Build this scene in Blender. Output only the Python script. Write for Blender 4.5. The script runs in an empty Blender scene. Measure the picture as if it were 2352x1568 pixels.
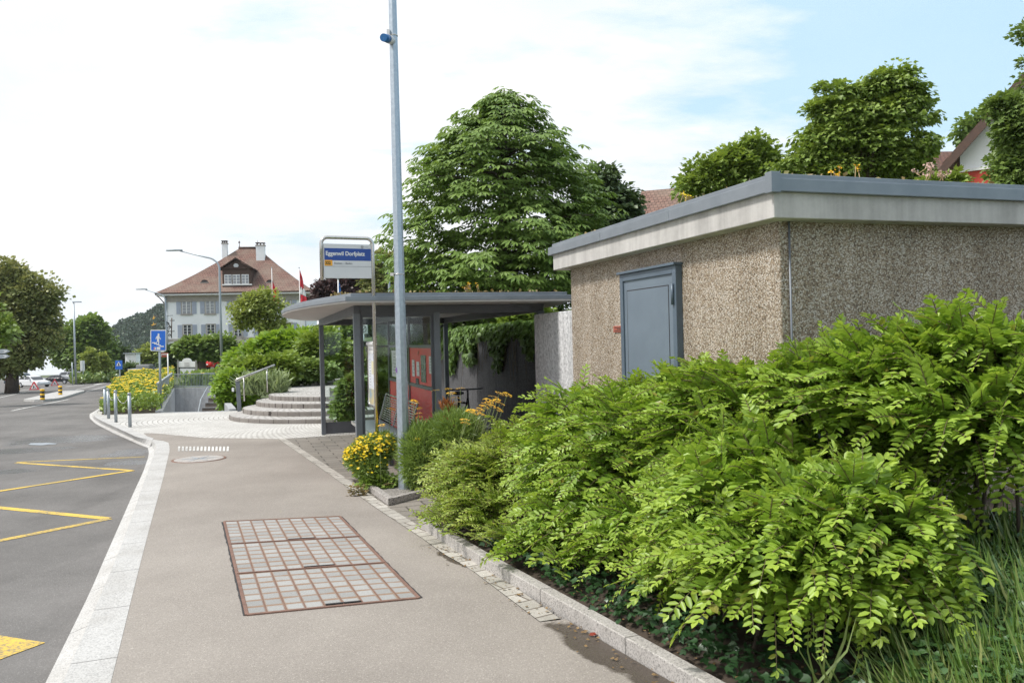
import bpy, bmesh, math, random
import numpy as np
from mathutils import Vector, Matrix
random.seed(7); RNG = np.random.default_rng(11)
SC = bpy.context.scene; COL = SC.collection
R = math.radians
# ------------------------------------------------------------------ camera
F_, CX_, CY_ = 1898.0, 1176.0, 784.0
SLOPE = 0.0085                       # the street falls gently away
CAM = Vector((0, 0, 1.65))
_p, _a = math.atan(4 / F_), R(1.4)
FWD = Vector((0, math.cos(_p), -math.sin(_p))); _u0 = Vector((0, math.sin(_p), math.cos(_p))); _r0 = Vector((1, 0, 0))
RGT = math.cos(_a) * _r0 - math.sin(_a) * _u0
UP = math.sin(_a) * _r0 + math.cos(_a) * _u0
cd = bpy.data.cameras.new('camera'); cam = bpy.data.objects.new('camera', cd); COL.objects.link(cam)
m = Matrix.Identity(4)
for i in range(3):
    m[i][0], m[i][1], m[i][2], m[i][3] = RGT[i], UP[i], -FWD[i], CAM[i]
cam.matrix_world = m
cd.sensor_width = 36; cd.lens = F_ / 2352 * 36; cd.clip_start = .05; cd.clip_end = 6000
SC.camera = cam
def ray(u, v):
    d = FWD + (u - CX_) / F_ * RGT - (v - CY_) / F_ * UP
    return d / d.y
def P(u, v, d): return CAM + ray(float(u), float(v)) * float(d)                       # point seen at (u,v), d metres away
def gz(y): return -SLOPE * y
def gr(y): return gz(y) if y < 22 else gz(22) - .028 * (y - 22)   # the road drops faster beyond the plaza
def GR(u, v, h=0.0):
    r = ray(u, v); q = G(u, v, h)
    if q.y < 22: return q
    t = (h + gz(22) + .028 * 22 - CAM.z) / (r.z + .028); return CAM + r * t
def GRD(u, d, h=0.0): p = P(u, 786, d); return Vector((p.x, p.y, gr(p.y) + h))
def G(u, v, h=0.0):                                              # point of the street plane (raised by h)
    r = ray(u, v); t = (h - CAM.z) / (r.z + SLOPE)
    return CAM + r * t
def GD(u, d, h=0.0):                                             # ground point on the plumb line under column u at depth d
    p = P(u, 786, d); return Vector((p.x, p.y, gz(p.y) + h))
def V(u, v, p0, dr):                                             # hit of the sight line with the vertical plane through p0 along dr
    r = ray(u, v); n = Vector((dr.y, -dr.x, 0)); t = (p0 - CAM).dot(n) / r.dot(n)
    return CAM + r * t
A0 = R(18.5)
E1 = Vector((-math.sin(A0), math.cos(A0), 0)); E2 = Vector((math.cos(A0), math.sin(A0), 0)); EZ = Vector((0, 0, 1))
# ------------------------------------------------------------------ objects
WL = {}
def tag(o, label=None, cat=None, group=None, kind=None):
    if label: o['label'] = label
    if cat: o['category'] = cat
    if group: o['group'] = group
    if kind: o['kind'] = kind
    return o
def thing(name, label, cat, loc, group=None):
    o = bpy.data.objects.new(name, None); COL.objects.link(o); o.location = loc; o.empty_display_size = .2
    WL[o.name] = Vector(loc); return tag(o, label, cat, group)
def link(name, me, parent=None):
    o = bpy.data.objects.new(name, me); COL.objects.link(o)
    if parent is not None:
        o.parent = parent; WL[o.name] = WL[parent.name]
    else: WL[o.name] = Vector((0, 0, 0))
    return o
def rebase(o, p):                                                # move the origin of a one-mesh thing to its base
    p = Vector(p); o.data.transform(Matrix.Translation(-p)); o.location = p; WL[o.name] = p; return o
def kids(o): return [c for c in bpy.data.objects if c.parent == o]
def copy_tree(o, loc=None, rz=None, parent=None):
    c = o.copy(); COL.objects.link(c)
    if parent is not None: c.parent = parent
    for k in kids(o): copy_tree(k, parent=c)
    if loc is not None: c.location = loc; WL[c.name] = Vector(loc)
    if rz is not None: c.rotation_euler.z = rz
    return c
class MB:
    def __init__(s): s.v = []; s.f = []; s.sm = []
    def add(s, vs, fs, smooth=False):
        b = len(s.v); s.v += [Vector(x) for x in vs]
        for f in fs: s.f.append([b + i for i in f]); s.sm.append(smooth)
        return s
    def box(s, c, sx, sy, sz, ax=None, ay=None, az=None):        # centre, full sizes, axes
        ax = (ax or Vector((1, 0, 0))).normalized() * sx / 2; ay = (ay or Vector((0, 1, 0))).normalized() * sy / 2; az = (az or EZ).normalized() * sz / 2
        c = Vector(c)
        vs = [c + i * ax + j * ay + k * az for k in (-1, 1) for j in (-1, 1) for i in (-1, 1)]
        return s.add(vs, [(0, 2, 3, 1), (4, 5, 7, 6), (0, 1, 5, 4), (2, 6, 7, 3), (0, 4, 6, 2), (1, 3, 7, 5)])
    def bar(s, a, b, w, h, up=None):                             # straight box bar
        a, b = Vector(a), Vector(b); d = (b - a); up = up or EZ
        if abs(d.normalized().dot(up)) > .99: up = E1
        x = d.cross(up).normalized(); z = x.cross(d).normalized()
        return s.box((a + b) / 2, w, d.length, h, x, d, z)
    def prism(s, pts, off):                                      # polygon swept by off
        n = len(pts); pts = [Vector(p) for p in pts]; off = Vector(off)
        return s.add(pts + [p + off for p in pts], [tuple(range(n))[::-1], tuple(range(n, 2 * n))] + [(i, (i + 1) % n, n + (i + 1) % n, n + i) for i in range(n)])
    def poly(s, pts): return s.add(pts, [tuple(range(len(pts)))])
    def loft(s, rows, smooth=False, closed=False):
        n = len(rows[0]); vs = [p for r in rows for p in r]; fs = []
        for i in range(len(rows) - 1):
            for j in range(n if closed else n - 1):
                k = (j + 1) % n; fs.append((i * n + j, i * n + k, (i + 1) * n + k, (i + 1) * n + j))
        return s.add(vs, fs, smooth)
    def tube(s, path, rad, n=8, cap=True, smooth=True):
        path = [Vector(p) for p in path]; rs = rad if isinstance(rad, (list, tuple)) else [rad] * len(path)
        rows = []; x = None
        for i, p in enumerate(path):
            d = (path[min(i + 1, len(path) - 1)] - path[max(i - 1, 0)]).normalized()
            if x is None: x = d.orthogonal().normalized()
            else:
                x = x - d * x.dot(d); x = x.normalized() if x.length > 1e-5 else d.orthogonal().normalized()
            y = d.cross(x)
            rows.append([p + rs[i] * (math.cos(2 * math.pi * k / n) * x + math.sin(2 * math.pi * k / n) * y) for k in range(n)])
        b = len(s.v); s.loft(rows, smooth, True)
        if cap:
            s.f.append([b + k for k in range(n)][::-1]); s.sm.append(False)
            e = b + n * (len(path) - 1); s.f.append([e + k for k in range(n)]); s.sm.append(False)
        return s
    def lathe(s, c, prof, n=16, smooth=True):                    # prof: (radius, z)
        c = Vector(c); rows = [[c + Vector((r * math.cos(2 * math.pi * k / n), r * math.sin(2 * math.pi * k / n), z)) for k in range(n)] for r, z in prof]
        b = len(s.v); s.loft(rows, smooth, True); e = b + n * (len(prof) - 1)
        s.f.append([b + k for k in range(n)][::-1]); s.sm.append(False); s.f.append([e + k for k in range(n)]); s.sm.append(False)
        return s
    def ball(s, c, r, n=10, m_=6, sc=(1, 1, 1)):
        c = Vector(c); rows = []
        for i in range(m_ + 1):
            t = math.pi * i / m_; rr = max(math.sin(t), 1e-3)
            rows.append([c + Vector((r * sc[0] * rr * math.cos(2 * math.pi * k / n), r * sc[1] * rr * math.sin(2 * math.pi * k / n), -r * sc[2] * math.cos(t))) for k in range(n)])
        return s.loft(rows, True, True)
    def build(s, name, mat, parent=None, bevel=0, seg=2):
        off = WL[parent.name] if parent is not None else Vector((0, 0, 0))
        me = bpy.data.meshes.new(name); me.from_pydata([tuple(v - off) for v in s.v], [], s.f)
        me.polygons.foreach_set('use_smooth', s.sm); me.update()
        bm = bmesh.new(); bm.from_mesh(me); bmesh.ops.recalc_face_normals(bm, faces=bm.faces); bm.to_mesh(me); bm.free()
        for mm in (mat if isinstance(mat, list) else [mat]): me.materials.append(mm)
        o = link(name, me, parent)
        if bevel:
            b = o.modifiers.new('bevel', 'BEVEL'); b.width = bevel; b.segments = seg; b.limit_method = 'ANGLE'; b.angle_limit = R(40)
        return o
def struct(o): o['kind'] = 'structure'; return o
def resample(pts, n):
    pts = [Vector(p) for p in pts]; L = [0]
    for a, b in zip(pts, pts[1:]): L.append(L[-1] + (b - a).length)
    out = []
    for i in range(n):
        t = L[-1] * i / (n - 1); j = 0
        while j < len(L) - 2 and L[j + 1] < t: j += 1
        out.append(pts[j].lerp(pts[j + 1], (t - L[j]) / max(L[j + 1] - L[j], 1e-9)))
    return out
def smooth_path(pts, it=2):
    pts = [Vector(p) for p in pts]
    for _ in range(it):
        q = [pts[0]]
        for a, b in zip(pts, pts[1:]): q += [a.lerp(b, .25), a.lerp(b, .75)]
        q.append(pts[-1]); pts = q
    return pts
def text(name, s, size, mat, parent, org, xdir, updir, align='LEFT', bold=0, sx=1.0, ext=.0008):
    cu = bpy.data.curves.new(name, 'FONT'); cu.body = s; cu.size = size; cu.extrude = ext; cu.offset = bold; cu.align_x = align
    to = bpy.data.objects.new('tmp', cu); COL.objects.link(to)
    me = bpy.data.meshes.new_from_object(to); bpy.data.objects.remove(to); bpy.data.curves.remove(cu); me.name = name
    x = Vector(xdir).normalized(); y = Vector(updir).normalized(); z = x.cross(y)
    M4 = Matrix(((x.x * sx, y.x, z.x, 0), (x.y * sx, y.y, z.y, 0), (x.z * sx, y.z, z.z, 0), (0, 0, 0, 1)))
    me.transform(M4); off = WL[parent.name]; me.transform(Matrix.Translation(Vector(org) - off))
    me.materials.append(mat); return link(name, me, parent)
# ------------------------------------------------------------------ leaves (numpy)
T_OVATE = (np.array([(0, 0, 0), (.3, .34, .07), (.72, .3, .05), (1, 0, -.06), (.72, -.3, .05), (.3, -.34, .07)], float), [(0, 3, 2, 1), (0, 5, 4, 3)])
T_KITE = (np.array([(0, 0, 0), (.5, .45, .09), (1, 0, -.03), (.5, -.45, .09)], float), [(0, 2, 1), (0, 3, 2)])
T_BLADE = (np.array([(0, .5, 0), (0, -.5, 0), (.55, -.38, .1), (.55, .38, .1), (1, 0, -.05)], float), [(0, 1, 2, 3), (3, 2, 4)])
def _palm():
    vs = []; fs = []
    for k, (ang, ln) in enumerate([(-100, .62), (-60, .82), (-20, .97), (20, 1.0), (60, .85), (100, .6)]):
        a = R(ang + random.uniform(-6, 6)); c, s_ = math.cos(a), math.sin(a); b = len(vs)
        for (x, y, z) in [(.04, 0, 0), (.66, .15, -.14), (1, 0, -.42), (.66, -.15, -.14)]:
            x *= ln; vs.append((x * c - y * s_, x * s_ + y * c, z * ln + (0 if y else .04)))
        fs += [(b, b + 2, b + 1), (b, b + 3, b + 2)]
    return np.array(vs, float), fs
T_PALM = _palm()
T_LOBE = (np.array([(0, 0, 0), (.1, .3, .05), (.45, .55, 0), (.5, .28, .06), (1, 0, -.08), (.5, -.28, .06), (.45, -.55, 0), (.1, -.3, .05)], float), [(0, 4, 3, 2, 1), (0, 7, 6, 5, 4)])
def nrm(a): return a / np.maximum(np.linalg.norm(a, axis=-1, keepdims=True), 1e-9)
def leaf_mesh(name, Ps, D, N, S, mat, parent=None, tm=T_KITE, W=.5, young=None, extra=None):
    Ps = np.asarray(Ps, float); n = len(Ps); D = nrm(np.asarray(D, float)); N = np.asarray(N, float)
    B = nrm(np.cross(N, D)); N = np.cross(D, B); S = np.broadcast_to(np.asarray(S, float), (n,))[:, None, None]
    tv, tf = tm; k = len(tv); W = np.broadcast_to(np.asarray(W, float), (n,))[:, None, None] / (.5)
    vs = (D[:, None, :] * tv[None, :, :1] + B[:, None, :] * tv[None, :, 1:2] * W + N[:, None, :] * tv[None, :, 2:3]) * S + Ps[:, None, :]
    vs = vs.reshape(-1, 3)
    if parent is not None: vs = vs - np.array(WL[parent.name])
    lt = np.array([len(f) for f in tf]); li = np.concatenate([np.array(f) for f in tf])
    loops = (np.arange(n)[:, None] * k + li[None, :]).reshape(-1)
    tot = np.tile(lt, n); start = np.concatenate([[0], np.cumsum(tot)[:-1]])
    me = bpy.data.meshes.new(name); me.vertices.add(len(vs)); me.vertices.foreach_set('co', vs.astype(np.float32).ravel())
    me.loops.add(len(loops)); me.loops.foreach_set('vertex_index', loops.astype(np.int32))
    me.polygons.add(len(tot)); me.polygons.foreach_set('loop_start', start.astype(np.int32)); me.polygons.foreach_set('loop_total', tot.astype(np.int32))
    me.update(calc_edges=True)
    at = me.attributes.new('young', 'FLOAT', 'POINT')
    yg = np.zeros(n) if young is None else np.asarray(young, float)
    at.data.foreach_set('value', np.repeat(yg, k).astype(np.float32))
    me.materials.append(mat); o = link(name, me, parent); return o
def rnd_unit(n):
    a = RNG.normal(size=(n, 3)); return nrm(a)
# ------------------------------------------------------------------ materials
def _new(name):
    m_ = bpy.data.materials.new(name); m_.use_nodes = True; nt = m_.node_tree; nt.nodes.clear()
    return m_, nt, nt.nodes, nt.links
def ramp(nt, fac, stops):
    r = nt.nodes.new('ShaderNodeValToRGB'); e = r.color_ramp.elements
    while len(e) < len(stops): e.new(.5)
    for i, (p, c) in enumerate(stops): e[i].position = p; e[i].color = (*c, 1)
    nt.links.new(fac, r.inputs[0]); return r.outputs[0]
def noise(nt, vec, scale, detail=4, rough=.55, dim='3D'):
    n = nt.nodes.new('ShaderNodeTexNoise'); n.inputs['Scale'].default_value = scale; n.inputs['Detail'].default_value = detail; n.inputs['Roughness'].default_value = rough
    if vec is not None: nt.links.new(vec, n.inputs['Vector'])
    return n.outputs[0]
def voro(nt, vec, scale, feat='F1'):
    n = nt.nodes.new('ShaderNodeTexVoronoi'); n.feature = feat; n.inputs['Scale'].default_value = scale; nt.links.new(vec, n.inputs['Vector']); return n
def math_(nt, op, a, b=None, clamp=False):
    n = nt.nodes.new('ShaderNodeMath'); n.operation = op; n.use_clamp = clamp
    for i, x in enumerate((a, b)):
        if x is None: continue
        if isinstance(x, (int, float)): n.inputs[i].default_value = x
        else: nt.links.new(x, n.inputs[i])
    return n.outputs[0]
def mixc(nt, fac, a, b, mode='MIX'):
    n = nt.nodes.new('ShaderNodeMix'); n.data_type = 'RGBA'; n.blend_type = mode
    for s, x in ((n.inputs[0], fac), (n.inputs[6], a), (n.inputs[7], b)):
        if isinstance(x, (int, float)): s.default_value = x
        elif isinstance(x, tuple): s.default_value = (*x, 1)
        else: nt.links.new(x, s)
    return n.outputs[2]
def pos(nt):
    g = nt.nodes.new('ShaderNodeNewGeometry'); return g.outputs['Position']
def mapped(nt, vec, rot=0, sc=(1, 1, 1), loc=(0, 0, 0)):
    n = nt.nodes.new('ShaderNodeMapping'); n.inputs['Rotation'].default_value = (0, 0, rot); n.inputs['Scale'].default_value = sc; n.inputs['Location'].default_value = loc
    nt.links.new(vec, n.inputs[0]); return n.outputs[0]
def principled(nt, col, rough=.6, metal=0, bump=None, bs=.3, bd=.01, spec=.5):
    b = nt.nodes.new('ShaderNodeBsdfPrincipled'); o = nt.nodes.new('ShaderNodeOutputMaterial'); nt.links.new(b.outputs[0], o.inputs[0])
    for k, x in (('Base Color', col), ('Roughness', rough), ('Metallic', metal), ('Specular IOR Level', spec)):
        if isinstance(x, (int, float)): b.inputs[k].default_value = x
        elif isinstance(x, tuple): b.inputs[k].default_value = (*x, 1)
        else: nt.links.new(x, b.inputs[k])
    if bump is not None:
        n = nt.nodes.new('ShaderNodeBump'); n.inputs['Strength'].default_value = bs; n.inputs['Distance'].default_value = bd
        nt.links.new(bump, n.inputs['Height']); nt.links.new(n.outputs[0], b.inputs['Normal'])
    return b
def mat(name, c, c2=None, scale=4, rough=.55, metal=0, bump=0, bscale=60, spec=.5, vs=(1, 1, 1)):
    m_, nt, N, L = _new(name); p = pos(nt)
    if vs != (1, 1, 1): p = mapped(nt, p, 0, vs)
    c2 = c2 or tuple(x * .82 for x in c)
    n1 = noise(nt, p, scale, 5, .6)
    col = ramp(nt, n1, [(.3, c2), (.68, c)])
    b = noise(nt, p, bscale, 3) if bump else None
    r = math_(nt, 'ADD', math_(nt, 'MULTIPLY', n1, .2), rough - .1)
    principled(nt, col, r, metal, b, bump, .004, spec); return m_
def plain(name, c, rough=.5, metal=0, spec=.5):
    return mat(name, c, tuple(x * .93 for x in c), 9, rough, metal, 0, 60, spec)
def leafmat(name, c, c2, cy=None, trans=.3, rough=.45, gl=.05, dead=None):
    m_, nt, N, L = _new(name)
    g = N.new('ShaderNodeNewGeometry')
    col = ramp(nt, g.outputs['Random Per Island'], [(0, c2), (.55, c), (1 if not dead else .975, tuple(min(1, x * 1.18) for x in c))] + ([(.985, (.32, .25, .05)), (1, (.22, .13, .04))] if dead else []))
    nb = noise(nt, g.outputs['Position'], 1.3, 2)
    col = mixc(nt, math_(nt, 'MULTIPLY', nb, .5), col, tuple(x * .72 for x in c), 'MIX')
    if cy:
        a = N.new('ShaderNodeAttribute'); a.attribute_name = 'young'
        col = mixc(nt, a.outputs['Fac'], col, cy)
    d = N.new('ShaderNodeBsdfDiffuse'); t = N.new('ShaderNodeBsdfTranslucent'); gs = N.new('ShaderNodeBsdfGlossy'); gs.inputs['Roughness'].default_value = rough
    gs.inputs['Color'].default_value = (.9, .95, .9, 1)
    L.new(col, d.inputs[0]); tc = mixc(nt, .5, col, mixc(nt, 1.0, col, (1.0, .95, .35), 'MULTIPLY')); L.new(tc, t.inputs[0])
    s1 = N.new('ShaderNodeMixShader'); s1.inputs[0].default_value = trans; L.new(d.outputs[0], s1.inputs[1]); L.new(t.outputs[0], s1.inputs[2])
    s2 = N.new('ShaderNodeMixShader'); fr = N.new('ShaderNodeFresnel'); fr.inputs[0].default_value = 1.35
    L.new(math_(nt, 'MINIMUM', math_(nt, 'ADD', math_(nt, 'MULTIPLY', fr.outputs[0], .35), gl * .4), .16), s2.inputs[0]); L.new(s1.outputs[0], s2.inputs[1]); L.new(gs.outputs[0], s2.inputs[2])
    o = N.new('ShaderNodeOutputMaterial'); L.new(s2.outputs[0], o.inputs[0]); return m_
def m_asphalt(name, c1, c2, c3, stain=0, wet=None, wcol=(.3, .27, .25), wgl=.45, wsoft=.18):
    m_, nt, N, L = _new(name); p = pos(nt)
    big = noise(nt, p, .55, 5, .6); mid = noise(nt, p, 5, 4, .6); fine = voro(nt, p, 170).outputs['Color']; f2 = noise(nt, p, 130, 3, .7)
    col = ramp(nt, big, [(.32, c1), (.66, c2)])
    sep = N.new('ShaderNodeSeparateColor'); L.new(fine, sep.inputs[0])
    col = mixc(nt, math_(nt, 'MULTIPLY', mid, .35), col, c1, 'MIX')
    spk = ramp(nt, sep.outputs[0], [(0, (.62, .62, .62)), (.55, (1, 1, 1)), (.93, (1.0, 1.0, 1.0)), (1, (1.0, 1.0, 1.0))])
    col = mixc(nt, .5, col, spk, 'MULTIPLY')
    lt = math_(nt, 'GREATER_THAN', sep.outputs[1], .94); col = mixc(nt, math_(nt, 'MULTIPLY', lt, .28), col, c3)
    if stain:
        st = noise(nt, mapped(nt, p, A0, (1.3, .25, 1)), 1.1, 4, .65); col = mixc(nt, math_(nt, 'MULTIPLY', ramp(nt, st, [(.5, (0, 0, 0)), (.72, (1, 1, 1))]), stain), col, tuple(x * .55 for x in c1))
    rgh = .86
    if wet:
        s = N.new('ShaderNodeSeparateXYZ'); L.new(p, s.inputs[0]); acc = None; nz_ = math_(nt, 'MULTIPLY', math_(nt, 'SUBTRACT', noise(nt, p, 2.6, 5, .65), .5), 1.6)
        for (x, y, rx, ry, rot) in wet:
            dx, dy = math_(nt, 'SUBTRACT', s.outputs[0], x), math_(nt, 'SUBTRACT', s.outputs[1], y); ca, sa_ = math.cos(rot), math.sin(rot)
            a = math_(nt, 'DIVIDE', math_(nt, 'ADD', math_(nt, 'MULTIPLY', dx, ca), math_(nt, 'MULTIPLY', dy, sa_)), rx); b = math_(nt, 'DIVIDE', math_(nt, 'SUBTRACT', math_(nt, 'MULTIPLY', dy, ca), math_(nt, 'MULTIPLY', dx, sa_)), ry)
            e = math_(nt, 'SUBTRACT', 1, math_(nt, 'SQRT', math_(nt, 'ADD', math_(nt, 'MULTIPLY', a, a), math_(nt, 'MULTIPLY', b, b)))); acc = e if acc is None else math_(nt, 'MAXIMUM', acc, e)
        wf = ramp(nt, math_(nt, 'ADD', acc, nz_), [(.0, (0, 0, 0)), (wsoft, (1, 1, 1))]); col = mixc(nt, wf, col, mixc(nt, 1, col, wcol, 'MULTIPLY')); rgh = math_(nt, 'SUBTRACT', .86, math_(nt, 'MULTIPLY', wf, wgl))
    principled(nt, col, rgh, 0, math_(nt, 'ADD', f2, sep.outputs[0]), .35, .004, .3); return m_
def m_bricks(name, c1, c2, mort, bw, bh, rot=0, msize=.02, polar=None, off=.5, rough=.75, bd=.006, mult=1.0):
    m_, nt, N, L = _new(name); p = pos(nt)
    if polar:
        s = N.new('ShaderNodeSeparateXYZ'); L.new(p, s.inputs[0]); x = math_(nt, 'SUBTRACT', s.outputs[0], polar[0]); y = math_(nt, 'SUBTRACT', s.outputs[1], polar[1])
        r_ = math_(nt, 'SQRT', math_(nt, 'ADD', math_(nt, 'MULTIPLY', x, x), math_(nt, 'MULTIPLY', y, y))); th = math_(nt, 'MULTIPLY', math_(nt, 'ARCTAN2', y, x), polar[2])
        c = N.new('ShaderNodeCombineXYZ'); L.new(th, c.inputs[0]); L.new(r_, c.inputs[1]); v = c.outputs[0]
    else: v = mapped(nt, p, rot)
    wob = N.new('ShaderNodeTexNoise'); wob.inputs['Scale'].default_value = 3.5; L.new(p, wob.inputs['Vector'])
    vm = N.new('ShaderNodeVectorMath'); vm.operation = 'MULTIPLY_ADD'; L.new(wob.outputs['Color'], vm.inputs[0]); vm.inputs[1].default_value = (bh * .16,) * 3; L.new(v, vm.inputs[2]); v = vm.outputs[0]
    b = N.new('ShaderNodeTexBrick'); L.new(v, b.inputs[0]); b.inputs['Color1'].default_value = (*c1, 1); b.inputs['Color2'].default_value = (*c2, 1); b.inputs['Mortar'].default_value = (*mort, 1)
    b.inputs['Scale'].default_value = 1; b.inputs['Mortar Size'].default_value = msize; b.inputs['Mortar Smooth'].default_value = .3; b.inputs['Brick Width'].default_value = bw; b.inputs['Row Height'].default_value = bh; b.offset = off
    n1 = noise(nt, p, 1.1, 4, .6); n2 = noise(nt, p, 45, 3, .6)
    col = mixc(nt, .8, b.outputs[0], ramp(nt, n2, [(.3, (.72, .72, .72)), (.6, (1, 1, 1))]), 'MULTIPLY')
    col = mixc(nt, .6, col, ramp(nt, n1, [(.35, (.78, .77, .75)), (.62, (1, 1, 1))]), 'MULTIPLY')
    h = math_(nt, 'ADD', math_(nt, 'SUBTRACT', 1, b.outputs['Fac']), math_(nt, 'MULTIPLY', n2, .25))
    principled(nt, col, rough, 0, h, .6, bd, .35); return m_
def m_granite(name, c, rough=.7, joint=0, bump=.3, var=.3):
    m_, nt, N, L = _new(name); p = pos(nt)
    v = voro(nt, p, 130).outputs['Color']; s = N.new('ShaderNodeSeparateColor'); L.new(v, s.inputs[0])
    g = ramp(nt, s.outputs[0], [(0, tuple(x * (1 - var * 1.6) for x in c)), (.25, tuple(x * (1 - var * .5) for x in c)), (.6, c), (1, tuple(min(1, x * (1 + var * .5)) for x in c))])
    col = mixc(nt, .5, g, ramp(nt, noise(nt, p, 2.2, 5, .65), [(.32, (.7, .68, .65)), (.6, (1, 1, 1))]), 'MULTIPLY')
    if joint:
        sx = N.new('ShaderNodeSeparateXYZ'); L.new(mapped(nt, p, -A0), sx.inputs[0])
        jf = math_(nt, 'FRACT', math_(nt, 'DIVIDE', math_(nt, 'ADD', sx.outputs[1], 50), joint)); jm = math_(nt, 'LESS_THAN', jf, .012 / joint)
        col = mixc(nt, math_(nt, 'MULTIPLY', jm, .7), col, (.09, .085, .08))
    principled(nt, col, rough, 0, math_(nt, 'ADD', noise(nt, p, 60, 4, .7), s.outputs[0]), bump, .004, .4); return m_
def m_pebble():
    m_, nt, N, L = _new('exposed_aggregate'); p = pos(nt)
    vo = voro(nt, p, 98); s = N.new('ShaderNodeSeparateColor'); L.new(vo.outputs['Color'], s.inputs[0])
    col = ramp(nt, s.outputs[0], [(0, (.22, .18, .14)), (.2, (.31, .245, .18)), (.4, (.41, .33, .25)), (.6, (.47, .41, .34)), (.82, (.54, .5, .45)), (1, (.66, .63, .59))])
    d = vo.outputs['Distance']; edge = ramp(nt, d, [(.45, (1, 1, 1)), (.8, (.4, .37, .33))])
    col = mixc(nt, 1, col, edge, 'MULTIPLY')
    sx = N.new('ShaderNodeSeparateXYZ'); L.new(p, sx.inputs[0])
    w = noise(nt, mapped(nt, p, 0, (3.2, 3.2, .35)), 1.3, 4, .6); col = mixc(nt, .8, col, ramp(nt, w, [(.36, (.68, .65, .6)), (.6, (1, .98, .95))]), 'MULTIPLY')
    principled(nt, col, .72, 0, math_(nt, 'SUBTRACT', 1, d), .8, .008, .35); return m_
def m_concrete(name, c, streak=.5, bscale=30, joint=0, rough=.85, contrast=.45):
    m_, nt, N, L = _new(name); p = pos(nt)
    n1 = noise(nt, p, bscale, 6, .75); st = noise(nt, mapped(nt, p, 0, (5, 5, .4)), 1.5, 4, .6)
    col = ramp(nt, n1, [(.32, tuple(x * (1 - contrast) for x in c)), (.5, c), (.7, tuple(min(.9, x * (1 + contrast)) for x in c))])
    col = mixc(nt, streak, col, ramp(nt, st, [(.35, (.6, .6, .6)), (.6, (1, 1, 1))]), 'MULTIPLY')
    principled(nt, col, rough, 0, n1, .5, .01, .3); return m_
def m_tiles(name, c1, c2, c3):
    m_, nt, N, L = _new(name); tc = N.new('ShaderNodeUVMap')
    b = N.new('ShaderNodeTexBrick'); L.new(tc.outputs[0], b.inputs[0]); b.inputs['Color1'].default_value = (*c1, 1); b.inputs['Color2'].default_value = (*c2, 1); b.inputs['Mortar'].default_value = (*tuple(x * .35 for x in c1), 1)
    b.inputs['Scale'].default_value = 1; b.inputs['Mortar Size'].default_value = .035; b.inputs['Mortar Smooth'].default_value = .6; b.inputs['Brick Width'].default_value = .3; b.inputs['Row Height'].default_value = .32
    n1 = noise(nt, pos(nt), .5, 5, .65); n2 = noise(nt, pos(nt), 4, 3, .6)
    col = mixc(nt, ramp(nt, n1, [(.4, (0, 0, 0)), (.65, (1, 1, 1))]), b.outputs[0], mixc(nt, .6, b.outputs[0], c3)); col = mixc(nt, .4, col, ramp(nt, n2, [(.3, (.6, .6, .6)), (.6, (1, 1, 1))]), 'MULTIPLY')
    principled(nt, col, .85, 0, math_(nt, 'SUBTRACT', 1, b.outputs['Fac']), .6, .03, .3); return m_
def m_glass(name, tint=(.93, .97, .96), refl=.1):
    m_, nt, N, L = _new(name); t = N.new('ShaderNodeBsdfTransparent'); t.inputs[0].default_value = (*tint, 1); g = N.new('ShaderNodeBsdfGlossy'); g.inputs['Roughness'].default_value = .03
    fr = N.new('ShaderNodeFresnel'); fr.inputs[0].default_value = 1.45; s = N.new('ShaderNodeMixShader'); L.new(math_(nt, 'ADD', fr.outputs[0], refl, True), s.inputs[0]); L.new(t.outputs[0], s.inputs[1]); L.new(g.outputs[0], s.inputs[2])
    o = N.new('ShaderNodeOutputMaterial'); L.new(s.outputs[0], o.inputs[0]); return m_
M = {}
M['walk'] = m_asphalt('pavement_asphalt', (.245, .219, .196), (.335, .304, .274), (.6, .56, .5), .1, [(*tuple(G(1360, 1470, 0))[:2], 0.16, 0.4, 0.5), (*tuple(G(1440, 1515, 0))[:2], 0.16, 0.45, 0.5), (*tuple(G(1540, 1580, 0))[:2], 0.14, 0.5, 0.5), (*tuple(G(1060, 1285, 0))[:2], 0.1, 0.35, 0.6)])
M['road'] = m_asphalt('road_asphalt', (.115, .11, .106), (.205, .195, .188), (.4, .39, .37), .3, [(*tuple(G(300, 1038, -0.14))[:2], 0.45, 0.7, 0), (*tuple(G(300, 1062, -0.14))[:2], 0.5, 0.4, 0), (*tuple(G(140, 1010, -0.14))[:2], 1.2, 1, 0.3), (*tuple(G(10, 1083, -0.14))[:2], 0.5, 0.35, 0), (*tuple(G(40, 1035, -0.14))[:2], 1.1, 0.6, 0.2)], (.5, .5, .52), .62, .3)
M['roadfar'] = M['road']
M['kerb'] = m_granite('kerb_granite', (.47, .465, .455), .75, 1.0, .35, .2)
M['kerb2'] = m_granite('planter_granite', (.42, .4, .38), .75, 1.0, .35)
M['rough_granite'] = m_granite('rough_granite', (.4, .375, .355), .85, 0, .9, .45)
M['cobble'] = None
M['flag'] = m_bricks('flagstones', (.27, .245, .215), (.2, .185, .165), (.1, .09, .075), .42, .24, -A0, .012)
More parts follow.
